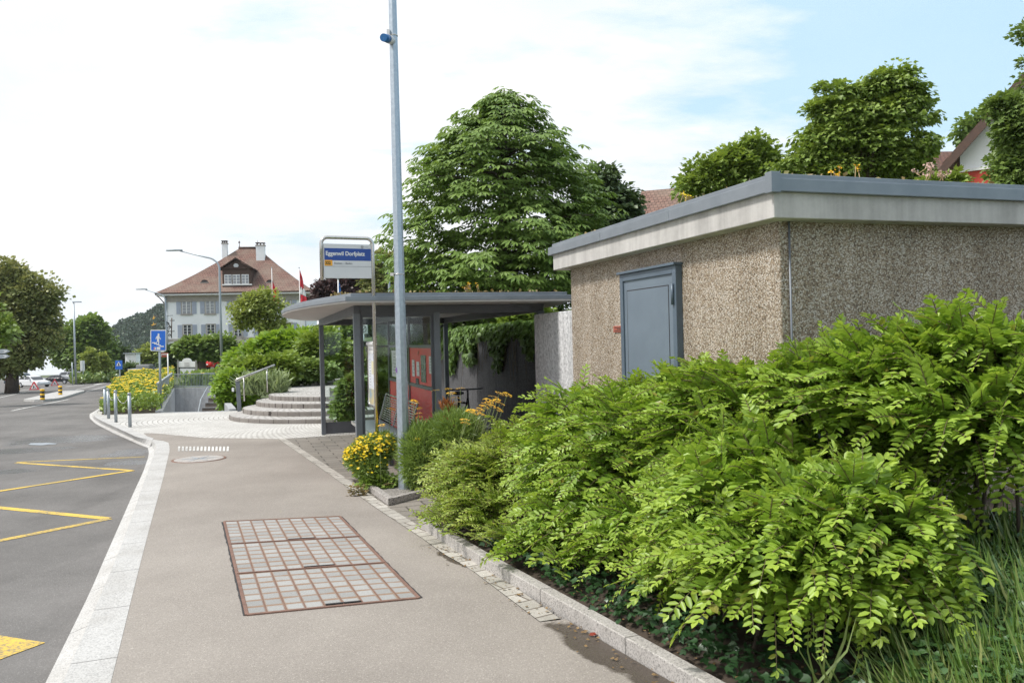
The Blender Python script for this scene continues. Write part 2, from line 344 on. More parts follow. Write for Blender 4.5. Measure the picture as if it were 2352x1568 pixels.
def m_coverfill():
    m_, nt, N, L = _new('paver_cover'); uv = N.new('ShaderNodeUVMap'); p = pos(nt); fl = N.new('ShaderNodeVectorMath'); fl.operation = 'FLOOR'; L.new(uv.outputs[0], fl.inputs[0])
    wn = N.new('ShaderNodeTexWhiteNoise'); wn.noise_dimensions = '2D'; L.new(fl.outputs[0], wn.inputs['Vector']); fr = N.new('ShaderNodeVectorMath'); fr.operation = 'FRACTION'; L.new(uv.outputs[0], fr.inputs[0]); s = N.new('ShaderNodeSeparateXYZ'); L.new(fr.outputs[0], s.inputs[0])
    e = math_(nt, 'MINIMUM', math_(nt, 'MINIMUM', s.outputs[0], math_(nt, 'SUBTRACT', 1, s.outputs[0])), math_(nt, 'MULTIPLY', math_(nt, 'MINIMUM', s.outputs[1], math_(nt, 'SUBTRACT', 1, s.outputs[1])), .7))
    n1 = noise(nt, p, 70, 4, .7); n2 = noise(nt, p, 9, 4, .6)
    col = ramp(nt, wn.outputs['Value'], [(0, (.27, .27, .265)), (1, (.36, .36, .352))]); col = mixc(nt, .6, col, ramp(nt, n1, [(.3, (.72, .72, .72)), (.6, (1, 1, 1))]), 'MULTIPLY')
    d = ramp(nt, math_(nt, 'ADD', e, math_(nt, 'MULTIPLY', math_(nt, 'SUBTRACT', n2, .5), .14)), [(.03, (0, 0, 0)), (.13, (1, 1, 1))]); col = mixc(nt, d, (.24, .16, .11), col)
    principled(nt, col, .88, 0, math_(nt, 'ADD', d, n1), .5, .004, .3); return m_
M['flag2'] = m_coverfill()
M['sett'] = m_bricks('kerb_setts', (.5, .475, .435), (.38, .36, .325), (.17, .145, .12), .4, .16, -R(33), .008)
M['rust'] = mat('rusty_steel', (.22, .125, .095), (.15, .085, .065), 14, .8, .1, .3, 90)
M['galv'] = mat('galvanised_steel', (.46, .52, .58), (.36, .41, .47), 26, .42, .75, .1, 120)
M['galvdull'] = mat('dull_galvanised_steel', (.4, .44, .47), (.32, .36, .4), 20, .5, .6)
M['inox'] = mat('stainless_steel', (.62, .6, .57), (.52, .5, .48), 8, .26, 1)
M['anth'] = mat('anthracite_paint', (.11, .115, .13), (.085, .09, .105), 6, .42, .2)
M['post'] = mat('shelter_post_paint', (.17, .185, .21), (.14, .155, .175), 6, .4, .25)
M['soffit'] = mat('soffit_panel', (.5, .48, .46), (.44, .42, .4), 3, .6)
M['zinc'] = mat('zinc_sheet', (.255, .28, .31), (.19, .215, .24), 3.5, .45, .45, .1, 20)
M['door'] = mat('door_paint', (.15, .19, .235), (.125, .16, .2), 2.2, .45, .05, .05, 40)
M['doorframe'] = mat('door_frame_paint', (.1, .135, .175), (.08, .11, .145), 5, .42, .1)
M['fascia'] = m_concrete('cast_fascia', (.5, .485, .47), .55, 5, 0, .8, .1)
M['pebble'] = m_pebble()
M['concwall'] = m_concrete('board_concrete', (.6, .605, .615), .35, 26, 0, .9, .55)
M['concdark'] = m_concrete('shade_darkened_concrete', (.085, .085, .09), .5, 26, 0, .9, .6)  # base colour lowered to carry the shade behind the shelter
M['concsm'] = m_concrete('smooth_concrete', (.4, .41, .425), .5, 6, 0, .85, .14)
M['red'] = mat('red_panel', (.7, .04, .042), (.62, .034, .038), 3, .4)
M['glass'] = m_glass('clear_glass', (.9, .95, .94), 0.0)
M['glassd'] = plain('dark_window_glass', (.07, .075, .085), .12, 0, .6)
M['glassl'] = plain('curtained_window_glass', (.32, .33, .36), .2, 0, .5)
M['white'] = plain('white_paint', (.78, .78, .77), .5)
M['whitesign'] = plain('white_sign_face', (.66, .67, .68), .35)
def m_worn(name, c1, asph, amt):
    m_, nt, N, L = _new(name); p = pos(nt); w1 = noise(nt, p, 38, 5, .75); w2 = noise(nt, p, 1.7, 4, .6)
    f = ramp(nt, math_(nt, 'ADD', math_(nt, 'MULTIPLY', w1, .6), math_(nt, 'MULTIPLY', w2, .4)), [(.5 - amt, (0, 0, 0)), (.62 - amt, (1, 1, 1))])
    col = mixc(nt, f, asph, mixc(nt, .5, c1, ramp(nt, w2, [(.3, tuple(x * .7 for x in c1)), (.7, c1)]))); principled(nt, col, .75, 0, w1, .3, .003, .3); return m_
M['mark'] = m_worn('road_paint_white', (.66, .66, .64), (.24, .23, .22), .1)
M['yellow'] = m_worn('road_paint_yellow', (.68, .47, .085), (.2, .18, .14), .09)
M['gutterstone'] = m_granite('gutter_stone', (.5, .49, .475), .75, .6, .4, .2)
M['blue'] = plain('blue_sign_face', (.018, .065, .3), .35)
M['signblue'] = plain('bright_blue_sign_face', (.012, .13, .56), .35)
M['orange'] = plain('orange_sign_face', (.85, .4, .03), .4)
M['black'] = plain('black_paint', (.02, .02, .022), .45)
M['dark'] = plain('dark_rubber', (.025, .025, .027), .7)
M['greytxt'] = plain('grey_lettering', (.2, .2, .22), .5)
M['bright_yellow'] = plain('beacon_yellow', (.85, .5, .02), .4)
M['plaster'] = mat('white_plaster', (.87, .88, .89), (.81, .82, .83), 1.2, .8, 0, .1, 25)
M['cream'] = mat('cream_plaster', (.72, .62, .52), (.66, .56, .47), 1.2, .8)
M['stone'] = mat('sandstone_trim', (.42, .39, .35), (.34, .31, .28), 3, .8, 0, .2, 30)
M['shutter'] = plain('pale_shutter_paint', (.42, .46, .55), .6)
M['wood'] = mat('dark_stained_wood', (.085, .045, .03), (.055, .03, .022), 8, .65)
M['tile'] = m_tiles('clay_roof_tiles', (.26, .15, .12), (.19, .112, .092), (.25, .2, .16))
M['tile2'] = m_tiles('brown_roof_tiles', (.17, .085, .065), (.12, .062, .05), (.14, .11, .085))
M['bark'] = mat('bark', (.12, .095, .075), (.07, .055, .045), 12, .9, 0, .6, 30, .3, (1, 1, .3))
M['twig'] = mat('green_brown_twig', (.17, .13, .07), (.12, .1, .05), 12, .8)
M['soil'] = mat('dark_soil', (.075, .055, .04), (.035, .027, .02), 9, .95, 0, .8, 60)
M['gravel'] = m_granite('fine_gravel', (.3, .28, .26), .9, 0, 1.0, .5)
M['lawn'] = mat('lawn_ground', (.09, .115, .035), (.05, .075, .025), 1.5, .95, 0, .5, 40)
M['redpaint'] = plain('red_car_paint', (.55, .02, .02), .22)
M['silver'] = plain('silver_car_paint', (.55, .57, .6), .25, .5)
M['carwhite'] = plain('white_car_paint', (.72, .73, .75), .22)
M['carblack'] = plain('black_car_paint', (.02, .022, .028), .15)
M['cargrey'] = plain('grey_car_paint', (.2, .22, .26), .25, .4)
M['plaque'] = plain('red_brown_enamel', (.36, .09, .06), .4)
M['brown'] = plain('brown_sign_face', (.3, .07, .045), .4)
M['goldm'] = plain('gilded_metal', (.75, .45, .1), .3, .8)
M['redcloth'] = plain('red_flag_cloth', (.6, .03, .05), .8)
M['whitecloth'] = plain('white_flag_cloth', (.78, .78, .78), .8)
M['bluecloth'] = plain('blue_flag_cloth', (.03, .17, .52), .8)
M['yellowcloth'] = plain('yellow_flag_cloth', (.7, .45, .03), .8)
M['purple'] = plain('purple_sticker', (.16, .06, .3), .5)
M['plugblue'] = plain('blue_socket_plastic', (.02, .14, .38), .4)
M['binGreen'] = plain('dark_green_plastic', (.02, .06, .035), .5)
M['redwall'] = mat('red_painted_wall', (.42, .055, .035), (.36, .045, .03), 2, .8)
M['L_hedge'] = leafmat('shrub_leaf', (0.235, 0.385, 0.036), (0.155, 0.285, 0.03), (0.42, 0.56, 0.07), 0.4, .45, .08, True)
M['L_hedge_olive'] = leafmat('olive_shrub_leaf', (0.27, 0.38, 0.045), (0.18, 0.29, 0.035), (0.45, 0.53, 0.1), 0.4, .45, .08, True)
M['L_deep'] = leafmat('deep_green_leaf', (0.085, 0.18, 0.05), (0.055, 0.13, 0.04), None, 0.25, .45, .08)
M['L_ivy'] = leafmat('ivy_leaf', (.03, .075, .026), (.02, .05, .018), None, .12, .35, .1)
M['L_vine'] = leafmat('vine_leaf', (0.12, 0.21, 0.03), (0.07, 0.14, 0.025), (0.2, 0.3, 0.05), 0.3, .45, .08)
M['L_chestnut'] = leafmat('chestnut_leaf', (0.19, 0.3, 0.06), (0.135, 0.235, 0.05), (0.27, 0.38, 0.09), 0.38, .45, .08)
M['L_maple'] = leafmat('maple_leaf', (0.225, 0.33, 0.05), (0.155, 0.25, 0.04), (0.37, 0.46, 0.08), 0.38, .45, .08)
M['L_dark'] = leafmat('dark_tree_leaf', (0.085, 0.14, 0.05), (0.055, 0.1, 0.036), (0.15, 0.21, 0.07), 0.25, .45, .08)
M['L_linden'] = leafmat('linden_leaf', (.235, .27, .085), (.14, .18, .06), (.5, .46, .2), 0.32, .45, .08)
M['L_mid'] = leafmat('mid_tree_leaf', (0.19, 0.285, 0.065), (0.125, 0.21, 0.05), (0.3, 0.4, 0.1), 0.36, .45, .08)
M['L_birch'] = leafmat('airy_tree_leaf', (0.32, 0.39, 0.085), (0.22, 0.28, 0.06), (0.42, 0.46, 0.12), 0.36, .45, .08)
M['L_copper'] = leafmat('copper_leaf', (0.085, 0.04, 0.042), (0.05, 0.026, 0.03), None, 0.2, .45, .08)
M['L_forest'] = leafmat('forest_leaf', (0.07, 0.105, 0.06), (0.045, 0.075, 0.045), None, 0.15, .45, .08)
M['L_grass'] = leafmat('grass_blade', (0.15, 0.27, 0.05), (0.1, 0.19, 0.04), (0.36, 0.38, 0.14), 0.34, .45, .08)
M['L_silver'] = leafmat('silvery_leaf', (.34, .42, .2), (.24, .31, .14), None, 0.3, .45, .08)
M['L_fern'] = leafmat('feathery_leaf', (.26, .37, .08), (.17, .27, .06), None, 0.34, .45, .08)
M['L_bed'] = leafmat('bedding_leaf', (0.2, 0.31, 0.04), (0.13, 0.22, 0.036), (0.3, 0.38, 0.06), 0.32, .45, .08)
M['L_sedum'] = leafmat('sedum_leaf', (.3, .22, .09), (.16, .17, .05), None, .2, .6)
M['petal'] = leafmat('yellow_petal', (0.86, 0.66, 0.02), (0.8, 0.57, 0.015), None, 0.25, .45, .08)
M['yarrow'] = leafmat('yarrow_flower', (.82, .5, .025), (.68, .36, .02), None, .1, .8, 0)
M['redpetal'] = leafmat('dark_red_petal', (.4, .015, .02), (.25, .01, .012), None, .2, .6, .02)
M['pinkpetal'] = leafmat('pale_pink_floret', (.6, .42, .38), (.5, .3, .26), None, .2, .7, 0)
M['stalk'] = mat('flower_stalk', (.16, .2, .07), (.11, .14, .05), 10, .8)
M['drystalk'] = mat('dry_stalk', (.4, .3, .17), (.3, .2, .1), 10, .85)
# ------------------------------------------------------------------ sky and sun
SUN_EL, SUN_AZ = R(54), R(-105)      # azimuth measured from +Y towards +X
w = bpy.data.worlds.new('World'); SC.world = w; w.use_nodes = True; nt = w.node_tree; nt.nodes.clear()
sky = nt.nodes.new('ShaderNodeTexSky'); sky.sky_type = 'NISHITA'; sky.sun_disc = False; sky.sun_elevation = SUN_EL; sky.sun_rotation = SUN_AZ; sky.air_density = 1.0; sky.dust_density = 1.2; sky.ozone_density = 1.5
tc = nt.nodes.new('ShaderNodeTexCoord'); sx = nt.nodes.new('ShaderNodeSeparateXYZ'); nt.links.new(tc.outputs['Generated'], sx.inputs[0])
SKY_STR = .11
# thin cloud sheet: noise on the plane the view directions meet
zz = math_(nt, 'ADD', math_(nt, 'MAXIMUM', sx.outputs[2], 0), .16)
cx_ = math_(nt, 'DIVIDE', sx.outputs[0], zz); cy_ = math_(nt, 'DIVIDE', sx.outputs[1], zz)
cv = nt.nodes.new('ShaderNodeCombineXYZ'); nt.links.new(cx_, cv.inputs[0]); nt.links.new(cy_, cv.inputs[1])
nz = noise(nt, mapped(nt, cv.outputs[0], R(-18), (.75, 1.25, 1), (.3, .55, 0)), 1.35, 7, .6)
az = math_(nt, 'ADD', math_(nt, 'MULTIPLY', sx.outputs[0], -.45), .59)      # the sheet is closed to the left and opens to the right
cl = math_(nt, 'ADD', math_(nt, 'MULTIPLY', math_(nt, 'SUBTRACT', nz, .5), 1.5), az)
hz = math_(nt, 'MULTIPLY', math_(nt, 'POWER', math_(nt, 'SUBTRACT', 1, math_(nt, 'MAXIMUM', sx.outputs[2], 0)), 12), .5)
zen = math_(nt, 'MULTIPLY', math_(nt, 'MAXIMUM', math_(nt, 'SUBTRACT', sx.outputs[2], .35), 0), .6)
cl = math_(nt, 'ADD', math_(nt, 'ADD', cl, hz), zen)
cov = ramp(nt, cl, [(.38, (.22, .22, .22)), (.64, (1, 1, 1))])
CLOUD = .75 / SKY_STR
lum = ramp(nt, noise(nt, mapped(nt, cv.outputs[0], 0, (1, 1, 1), (4, 2, 0)), 1.0, 5, .55), [(.34, (.8, .86, .92)), (.6, (1.0, 1.005, 1.01))])
cw = mixc(nt, 1.0, lum, (CLOUD, CLOUD, CLOUD), 'MULTIPLY')
blue = mixc(nt, .72, sky.outputs[0], (.36 / SKY_STR, .6 / SKY_STR, .76 / SKY_STR))
fin = mixc(nt, cov, blue, cw)
bg = nt.nodes.new('ShaderNodeBackground'); bg.inputs[1].default_value = SKY_STR; nt.links.new(fin, bg.inputs[0])
wo = nt.nodes.new('ShaderNodeOutputWorld'); nt.links.new(bg.outputs[0], wo.inputs[0])
sl = bpy.data.lights.new('sun', 'SUN'); sl.energy = 2.7; sl.angle = R(10); sl.color = (1, .96, .9); so = bpy.data.objects.new('sun', sl); COL.objects.link(so)
sd = Vector((math.sin(SUN_AZ) * math.cos(SUN_EL), math.cos(SUN_AZ) * math.cos(SUN_EL), math.sin(SUN_EL)))
so.rotation_euler = (-sd).to_track_quat('-Z', 'Y').to_euler(); so.location = (-20, 0, 40)
SC.view_settings.view_transform = 'Standard'; SC.view_settings.look = 'None'; SC.view_settings.exposure = .62; SC.view_settings.gamma = 1
SC.render.engine = 'CYCLES'; SC.cycles.max_bounces = 6; SC.cycles.transparent_max_bounces = 12; SC.cycles.use_denoising = True; SC.cycles.denoising_prefilter = 'FAST'
# ------------------------------------------------------------------ ground, road, pavement
def ext(a, b, L): return a + (a - b).normalized() * L
def flatr(p, h=0.0): return Vector((p.x, p.y, gr(p.y) + h))
def flat(p, h=0.0): return Vector((p.x, p.y, gz(p.y) + h))
def offs(path, w_, h=None):                                     # shift a ground path to its right
    out = []
    for i, p in enumerate(path):
        d = path[min(i + 1, len(path) - 1)] - path[max(i - 1, 0)]; n = Vector((d.y, -d.x, 0)).normalized()
        q = p + n * w_; out.append(q if h is None else flat(q, h))
    return out
def trace(px, h=0.0, near=0): 
    p = [G(u, v, h) for u, v in px]
    if near: p = [flat(ext(p[0], p[1], near), h)] + p
    return p
RH = -.14
STEPC = (-4.4, 22.6)
M['cobble'] = m_bricks('granite_cobbles', (.66, .65, .625), (.56, .55, .53), (.3, .285, .26), .115, .12, 0, .011, (STEPC[0], STEPC[1], 6.0))
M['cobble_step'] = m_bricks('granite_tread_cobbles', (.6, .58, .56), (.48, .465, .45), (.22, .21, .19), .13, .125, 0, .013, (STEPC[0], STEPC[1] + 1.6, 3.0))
# pit of the underpass stairs (hole in the ground sheet)
PIT = [GD(370, 23.9), GD(399, 40.0), GD(490, 40.0), GD(497, 33.0), GD(522, 23.9)]
def pit(h): return [flat(p, h) for p in PIT]
bm = bmesh.new()
def ring(pts):
    vs = [bm.verts.new(p) for p in pts]; return [bm.edges.new((vs[i], vs[(i + 1) % len(vs)])) for i in range(len(vs))]
RE = [GR(u, v, 0) for u, v in [(228, 938), (238, 917), (262, 893), (292, 878.5), (320, 870), (350, 866)]]
ry, rx = [p.y for p in RE], [p.x for p in RE]
ys = [y for y in ry if y > 24]; ys = [24.0] + ys + [260, 420, 900, 1500]
def rex(y): return float(np.interp(y, ry + [260, 420, 1500], rx + [rx[-1] + 25, rx[-1] + 100, rx[-1] + 700]))
up = [Vector((rex(y) + 2.2, y, gz(y) - .2)) for y in ys]
ed = ring([(-900, -60, gz(-60) - .2), (900, -60, gz(-60) - .2), (900, 1500, gz(1500) - .2)] + up[::-1] + [(rex(24) - .3, 24, gr(24) - .2), (-900, 24, gr(24) - .2)]) + ring(pit(-.2))
bmesh.ops.triangle_fill(bm, edges=ed, use_beauty=True)
me = bpy.data.meshes.new('ground'); bm.to_mesh(me); bm.free(); me.materials.append(M['lawn']); struct(link('ground', me))
struct(MB().loft([up, [Vector((rex(y) - .3, y, gr(y) - .2)) for y in ys], [Vector((-900, y, gr(y) - .2)) for y in ys]]).build('lower_ground', M['lawn']))
# kerb lines
K_IN = trace([(253.9, 1568), (282.9, 1453), (307.7, 1349.5), (340.9, 1221), (374, 1101), (390.6, 1030.6), (387, 1014), (371, 1007.5), (347, 1008.5)], 0, 6)
K_TOP = trace([(143, 1568), (204, 1428), (245.6, 1333), (274.6, 1262.5), (303.6, 1183.8), (332.6, 1101), (355.4, 1039), (362, 1023), (347, 1010.5)], -.004, 6)
K_BASE = trace([(104, 1568), (204, 1366), (235, 1293.6), (272.5, 1208.7), (303.6, 1138), (328.4, 1084.5), (343, 1043), (338.8, 1024), (328, 1010)], RH, 6)
n = 60; ki, kt, kb = [smooth_path(resample(x, 24), 1) for x in (K_IN, K_TOP, K_BASE)]
kt = [flat(p, -.004) for p in kt]; kmid = [flat(a.lerp(b, .22), -.10) for a, b in zip(kt, kb)]; kmid2 = [flat(a.lerp(b, .6), -.118) for a, b in zip(kt, kb)]
kbb = [flat(p, RH - .05) for p in kb]; kii = [flat(p, -.12) for p in ki]
mb = MB(); mb.loft([kii, ki, kt]); mb.loft([kt, kmid, kmid2, kb, kbb])
struct(mb.build('kerb', M['kerb']))
# plaza kerb with its gutter of pale stones
PK_IN = trace([(353, 1006.5), (334, 1002), (316, 992), (290, 980.5), (262, 969), (238, 958), (225, 951), (222, 946), (227, 942.5), (236, 936)], 0)
PK_TOP = trace([(350, 1010.5), (330, 1010), (312.5, 1003), (290, 992.5), (265, 981), (232, 966), (217, 957), (214.5, 949), (221, 944), (232, 936.5)], 0)
PK_FACE = trace([(345, 1026), (330, 1020), (312.5, 1012), (290, 1001), (265, 989), (230, 973), (213, 962), (210, 951), (219, 945), (230, 938)], RH + .02)
PK_OUT = trace([(341, 1029), (326, 1024), (308, 1015.5), (286, 1005.5), (262, 995), (219, 973), (205.5, 960), (206, 951), (217, 945), (228, 938)], RH)
rs = [smooth_path(resample(x, 16), 2) for x in (PK_IN, PK_TOP, PK_FACE, PK_OUT)]
mb = MB(); mb.loft([[flat(p, -.15) for p in rs[0]], [flat(p, .004) for p in rs[0]], [flat(p, .004) for p in rs[1]], [flat(p, RH + .03) for p in rs[2]], [flat(p, RH + .012) for p in rs[3]], [flat(p, RH - .05) for p in rs[3]]])
struct(mb.build('plaza_kerb', M['kerb']))
# road sheet
mb = MB(); bed_edge = [GR(u, v, RH) for u, v in [(228, 938), (238, 917), (262, 893), (292, 878.5), (320, 870), (350, 866)]]
edge = [flat(p, RH) for p in kb] + [flat(p, RH) for p in rs[3]][2:] + bed_edge
edge += [flatr(edge[-1] + Vector((12, 60, 0)), RH), flatr(edge[-1] + Vector((60, 160, 0)), RH)]
mono = [edge[0]]
for q in edge[1:]:
    if q.y > mono[-1].y + .03: mono.append(q)
edge = mono
lft = [Vector((-90 - .3 * max(p.y, 0), p.y, gr(p.y) + RH)) for p in edge]
mb.loft([edge, lft]); road = struct(mb.build('road', M['road']))
def stripe(name, px, w_, h=RH + .004, m_=None, parent=None, closed=False):
    p = [GR(u, v, h) for u, v in px]; mb = MB(); a, b = [], []
    if len(p) == 2 and p[1].y > 22: p = [GR(px[0][0] + (px[1][0] - px[0][0]) * k / 12, px[0][1] + (px[1][1] - px[0][1]) * k / 12, h) for k in range(13)]
    for i, q in enumerate(p):
        if i == 0: d = p[1] - p[0]
        elif i == len(p) - 1: d = p[-1] - p[-2]
        else:
            d1 = (p[i] - p[i - 1]).normalized(); d2 = (p[i + 1] - p[i]).normalized(); d = d1 + d2
            if d.length < .4: d = d1 - d2; d = Vector((-d.y, d.x, 0))
        nn = Vector((d.y, -d.x, 0)).normalized()
        k = 1.0
        if 0 < i < len(p) - 1:
            d1 = (p[i] - p[i - 1]).normalized(); k = 1 / max(.28, abs(Vector((d1.y, -d1.x, 0)).dot(nn)))
        a.append(q + nn * w_ / 2 * k); b.append(q - nn * w_ / 2 * k)
    mb.loft([a, b]); return mb.build(name, m_ or M['mark'], parent)
for px, w_ in (([(332, 1048.5), (38, 1061)], .07), ([(38, 1062), (300, 1079.5)], .10), ([(306, 1079.5), (-150, 1150)], .11), ([(-150, 1150), (247, 1190)], .115), ([(252, 1190), (-629, 1366)], .115)):
    stripe('yellow_marking', px, w_, RH + (.004 if w_ != .11 else .0055), M['yellow'], road)
mb = MB(); mb.poly([G(u, v, RH + .004) for u, v in ((-300, 1424), (0, 1458), (104, 1474.5), (0, 1513), (-300, 1640))]); mb.build('yellow_marking', M['yellow'], road)
for px, w_ in (([(-260, 1004), (0, 948.5), (80, 932), (158, 916.5)], .13), ([(156, 899), (200, 889), (240, 879)], .14), ([(199, 898.5), (222, 892.5), (246, 886)], .14), ([(246, 886), (276, 878.5), (300, 873.5), (322, 869.5)], .14),
               ([(-200, 922), (0, 902.3), (60, 895.3), (112, 889.5)], .2), ([(-100, 930), (0, 912.5), (44, 903), (60, 899.5)], .12), ([(150, 887.5), (200, 881.8), (262, 876)], .3)):
    stripe('white_marking', px, w_, RH + .004 + .001 * (len(px) % 3), M['mark'], road)
stripe('hatch_marking', [(220, 882.5), (262, 875.5), (286, 871.5)], .7, RH + .008, M['mark'], road)
# damp patches and shallow puddles along the bus bay
mw, nt, N, L = _new('damp_asphalt'); pp = pos(nt); principled(nt, ramp(nt, noise(nt, pp, 2.5, 4), [(.35, (.055, .053, .052)), (.65, (.085, .08, .078))]), ramp(nt, noise(nt, pp, 1.6, 3), [(.4, (.12, .12, .12)), (.6, (.42, .42, .42))]), 0, noise(nt, pp, 120, 3), .06, .003, .5); M['damp'] = mw
def blot(name, u, v, ru, rv, h, m_, parent, seed=0, n=40):
    rr = random.Random(seed); ph = [rr.uniform(0, 6.3) for _ in range(6)]; pts = []
    for k in range(n):
        t = 2 * math.pi * k / n; q = 1 + .16 * math.sin(2 * t + ph[0]) + .12 * math.sin(3 * t + ph[1]) + .07 * math.sin(5 * t + ph[2]) + .05 * math.sin(9 * t + ph[3])
        pts.append(G(u + ru * q * math.cos(t), v + rv * q * math.sin(t), h))
    return MB().poly(pts).build(name, m_, parent)
blot('drain_lid', 95, 1019, 30, 2.6, RH + .0065, M['galvdull'], road, 9)
# traffic island
ISL = [(54.7, 921.5), (87.5, 923), (134, 919.8), (158, 912.5), (175, 906.5), (199, 899.5), (176, 898), (145, 899.5), (101.6, 910)]
ip = smooth_path([GR(u, v, RH) for u, v in ISL] + [GR(*ISL[0], RH)], 1)[:-1]
mb = MB(); mb.prism([flatr(p, RH - .02) for p in ip], Vector((0, 0, .14))); struct(mb.build('traffic_island', M['kerb']))
# pavement of the street
S_L = trace([(639, 1007.5), (748.7, 1083), (801, 1121), (860.7, 1164), (970, 1235.6), (1018, 1271), (1079, 1305), (1240, 1427)], 0)
walk_poly = [flat(p, .0) for p in ki] + trace([(330, 994.5), (349, 994), (469, 1005)], 0) + S_L
q = G(1420, 1556); walk_poly += trace([(1299, 1420), (1510, 1545)], 0)
q = walk_poly[-1]; walk_poly += [flat(q + (q - walk_poly[-2]).normalized() * 6)]
bm = bmesh.new(); ring([p + Vector((0, 0, -.002)) for p in walk_poly]); bmesh.ops.triangle_fill(bm, edges=bm.edges[:], use_beauty=True)
me = bpy.data.meshes.new('pavement'); bm.to_mesh(me); bm.free(); me.materials.append(M['walk']); walk = struct(link('pavement', me))
for k in range(14):                                              # ribbed tactile field
    u = 409.5 + k * 8.6; a, b, c, d = G(u, 1024.5, .003), G(u + 4.6, 1024.7, .003), G(u + 4.4 - .3, 1035.5, .003), G(u - .9 - .3, 1035.3, .003)
    MB().poly([d, c, b, a]).build('tactile_rib', M['mark'], walk)
sl = [flat(p, .002) for p in resample(S_L, 40)]; sr = offs(sl, -.13, .002)
sr = offs(sl, .13, .002) if offs(sl, .13)[0].x > sl[0].x else offs(sl, -.13, .002)
struct(MB().loft([sl, sr]).build('sett_edging', M['sett']))
fl = [p + Vector((0, 0, -.004)) for p in sr[:34]]
fp = fl + [flat(fl[-1] + E2 * 4), flat(G(740, 1001) + E2 * 3.2), flat(G(740, 1001))]
bm = bmesh.new(); ring([flat(p, -.002) for p in fp]); bmesh.ops.triangle_fill(bm, edges=bm.edges[:], use_beauty=True)
me = bpy.data.meshes.new('flagstone_paving'); bm.to_mesh(me); bm.free(); me.materials.append(M['flag']); struct(link('flagstone_paving', me))
# cobbled plaza
cp = [flat(p, -.006) for p in rs[0]][2:-6] + [flat(p, -.006) for p in (G(228, 944.5), G(365, 944.5), PIT[0], PIT[4], GD(540, 23.9))] + [Vector((-1.5, 30, gz(30) - .006)), Vector((2.2, 14, gz(14) - .006)), flat(G(740, 1001) + E2 * 3.2, -.006)] + trace([(740, 1001.5), (639, 1007.5), (469, 1005), (349, 994), (330, 994.5)], -.006)
bm = bmesh.new(); ring(cp); bmesh.ops.triangle_fill(bm, edges=bm.edges[:], use_beauty=True)
me = bpy.data.meshes.new('plaza_paving'); bm.to_mesh(me); bm.free(); me.materials.append(M['cobble']); struct(link('plaza_paving', me))
# paved access cover set in the pavement
c4 = [G(515, 1197, .003), G(780, 1185, .003), G(962, 1372, .003), G(567, 1411, .003)]
def bil(s_, t_): return c4[0].lerp(c4[1], s_).lerp(c4[3].lerp(c4[2], s_), t_)
ac = thing('access_cover', 'rusty steel framed access cover filled with small pavers, set flush in the pavement', 'access cover', flat(bil(.5, .5)))
fm = MB()
for a, b in ((c4[0], c4[1]), (c4[1], c4[2]), (c4[2], c4[3]), (c4[3], c4[0])): fm.bar(a, b, .022, .008)
fm.build('frame', M['rust'], ac)
rr = random.Random(5)
for a, b, s_ in ((c4[1], c4[2], 1), (c4[3], c4[0], 1)):
    nrm_ = Vector(((b - a).y, -(b - a).x, 0)).normalized() * s_; ra = [a.lerp(b, k / 40) + nrm_ * -.012 - EZ * .002 for k in range(41)]; rb = [q + nrm_ * -(.008 + .008 * rr.random()) for q in ra]
    if (rb[20] - bil(.5, .5)).length < (ra[20] - bil(.5, .5)).length: rb = [q + nrm_ * (.008 + .008 * rr.random()) + nrm_ * .022 for q in ra]
    MB().loft([ra, rb]).build('tar_joint', M['dark'], ac)
ts = [0, 1 / 3, 2 / 3, 1]
for k in range(3):
    t0, t1 = ts[k], ts[k + 1]; e = .004
    pl = MB().poly([bil(e, t0 + e), bil(1 - e, t0 + e), bil(1 - e, t1 - e), bil(e, t1 - e)]).build('lid', M['flag2'], ac); uvl = pl.data.uv_layers.new(name='UVMap')
    for li, q in zip(pl.data.polygons[0].loop_indices, range(4)): uvl.data[li].uv = dict([(0, (0, 0)), (1, (9, 0)), (2, (9, 7)), (3, (0, 7))])[pl.data.loops[li].vertex_index]
    g = MB()
    for i in range(1, 9): g.bar(bil(i / 9, t0 + e) + EZ * .002, bil(i / 9, t1 - e) + EZ * .002, .007, .003)
    if k: g.bar(bil(0, t0) + EZ * .004, bil(1, t0) + EZ * .004, .022, .008)
    g.build('lid_grid', M['rust'], ac)
    MB().bar(bil(.45, t1 - .012) + EZ * .006, bil(.66, t1 - .012) + EZ * .006, .018, .006).build('lifting_slot', M['black'], ac)
# round manhole
mc = G(457, 1053.5, .003); mh = thing('manhole_cover', 'round pale concrete manhole cover with an iron rim near the tactile strip', 'manhole cover', mc)
MB().lathe(mc + Vector((0, 0, -.01)), [(.41, 0), (.41, .012)], 36).build('rim', M['rust'], mh)
MB().lathe(mc + Vector((0, 0, -.006)), [(.37, 0), (.37, .012)], 36).build('lid', M['kerb2'], mh)
g = MB()
for a in (0.3, 1.35, 2.4): g.bar(mc + Vector((math.cos(a) * .25, math.sin(a) * .25, .008)), mc - Vector((math.cos(a) * .25, math.sin(a) * .25, -.008)), .03, .004)
g.build('emblem', M['galvdull'], mh)
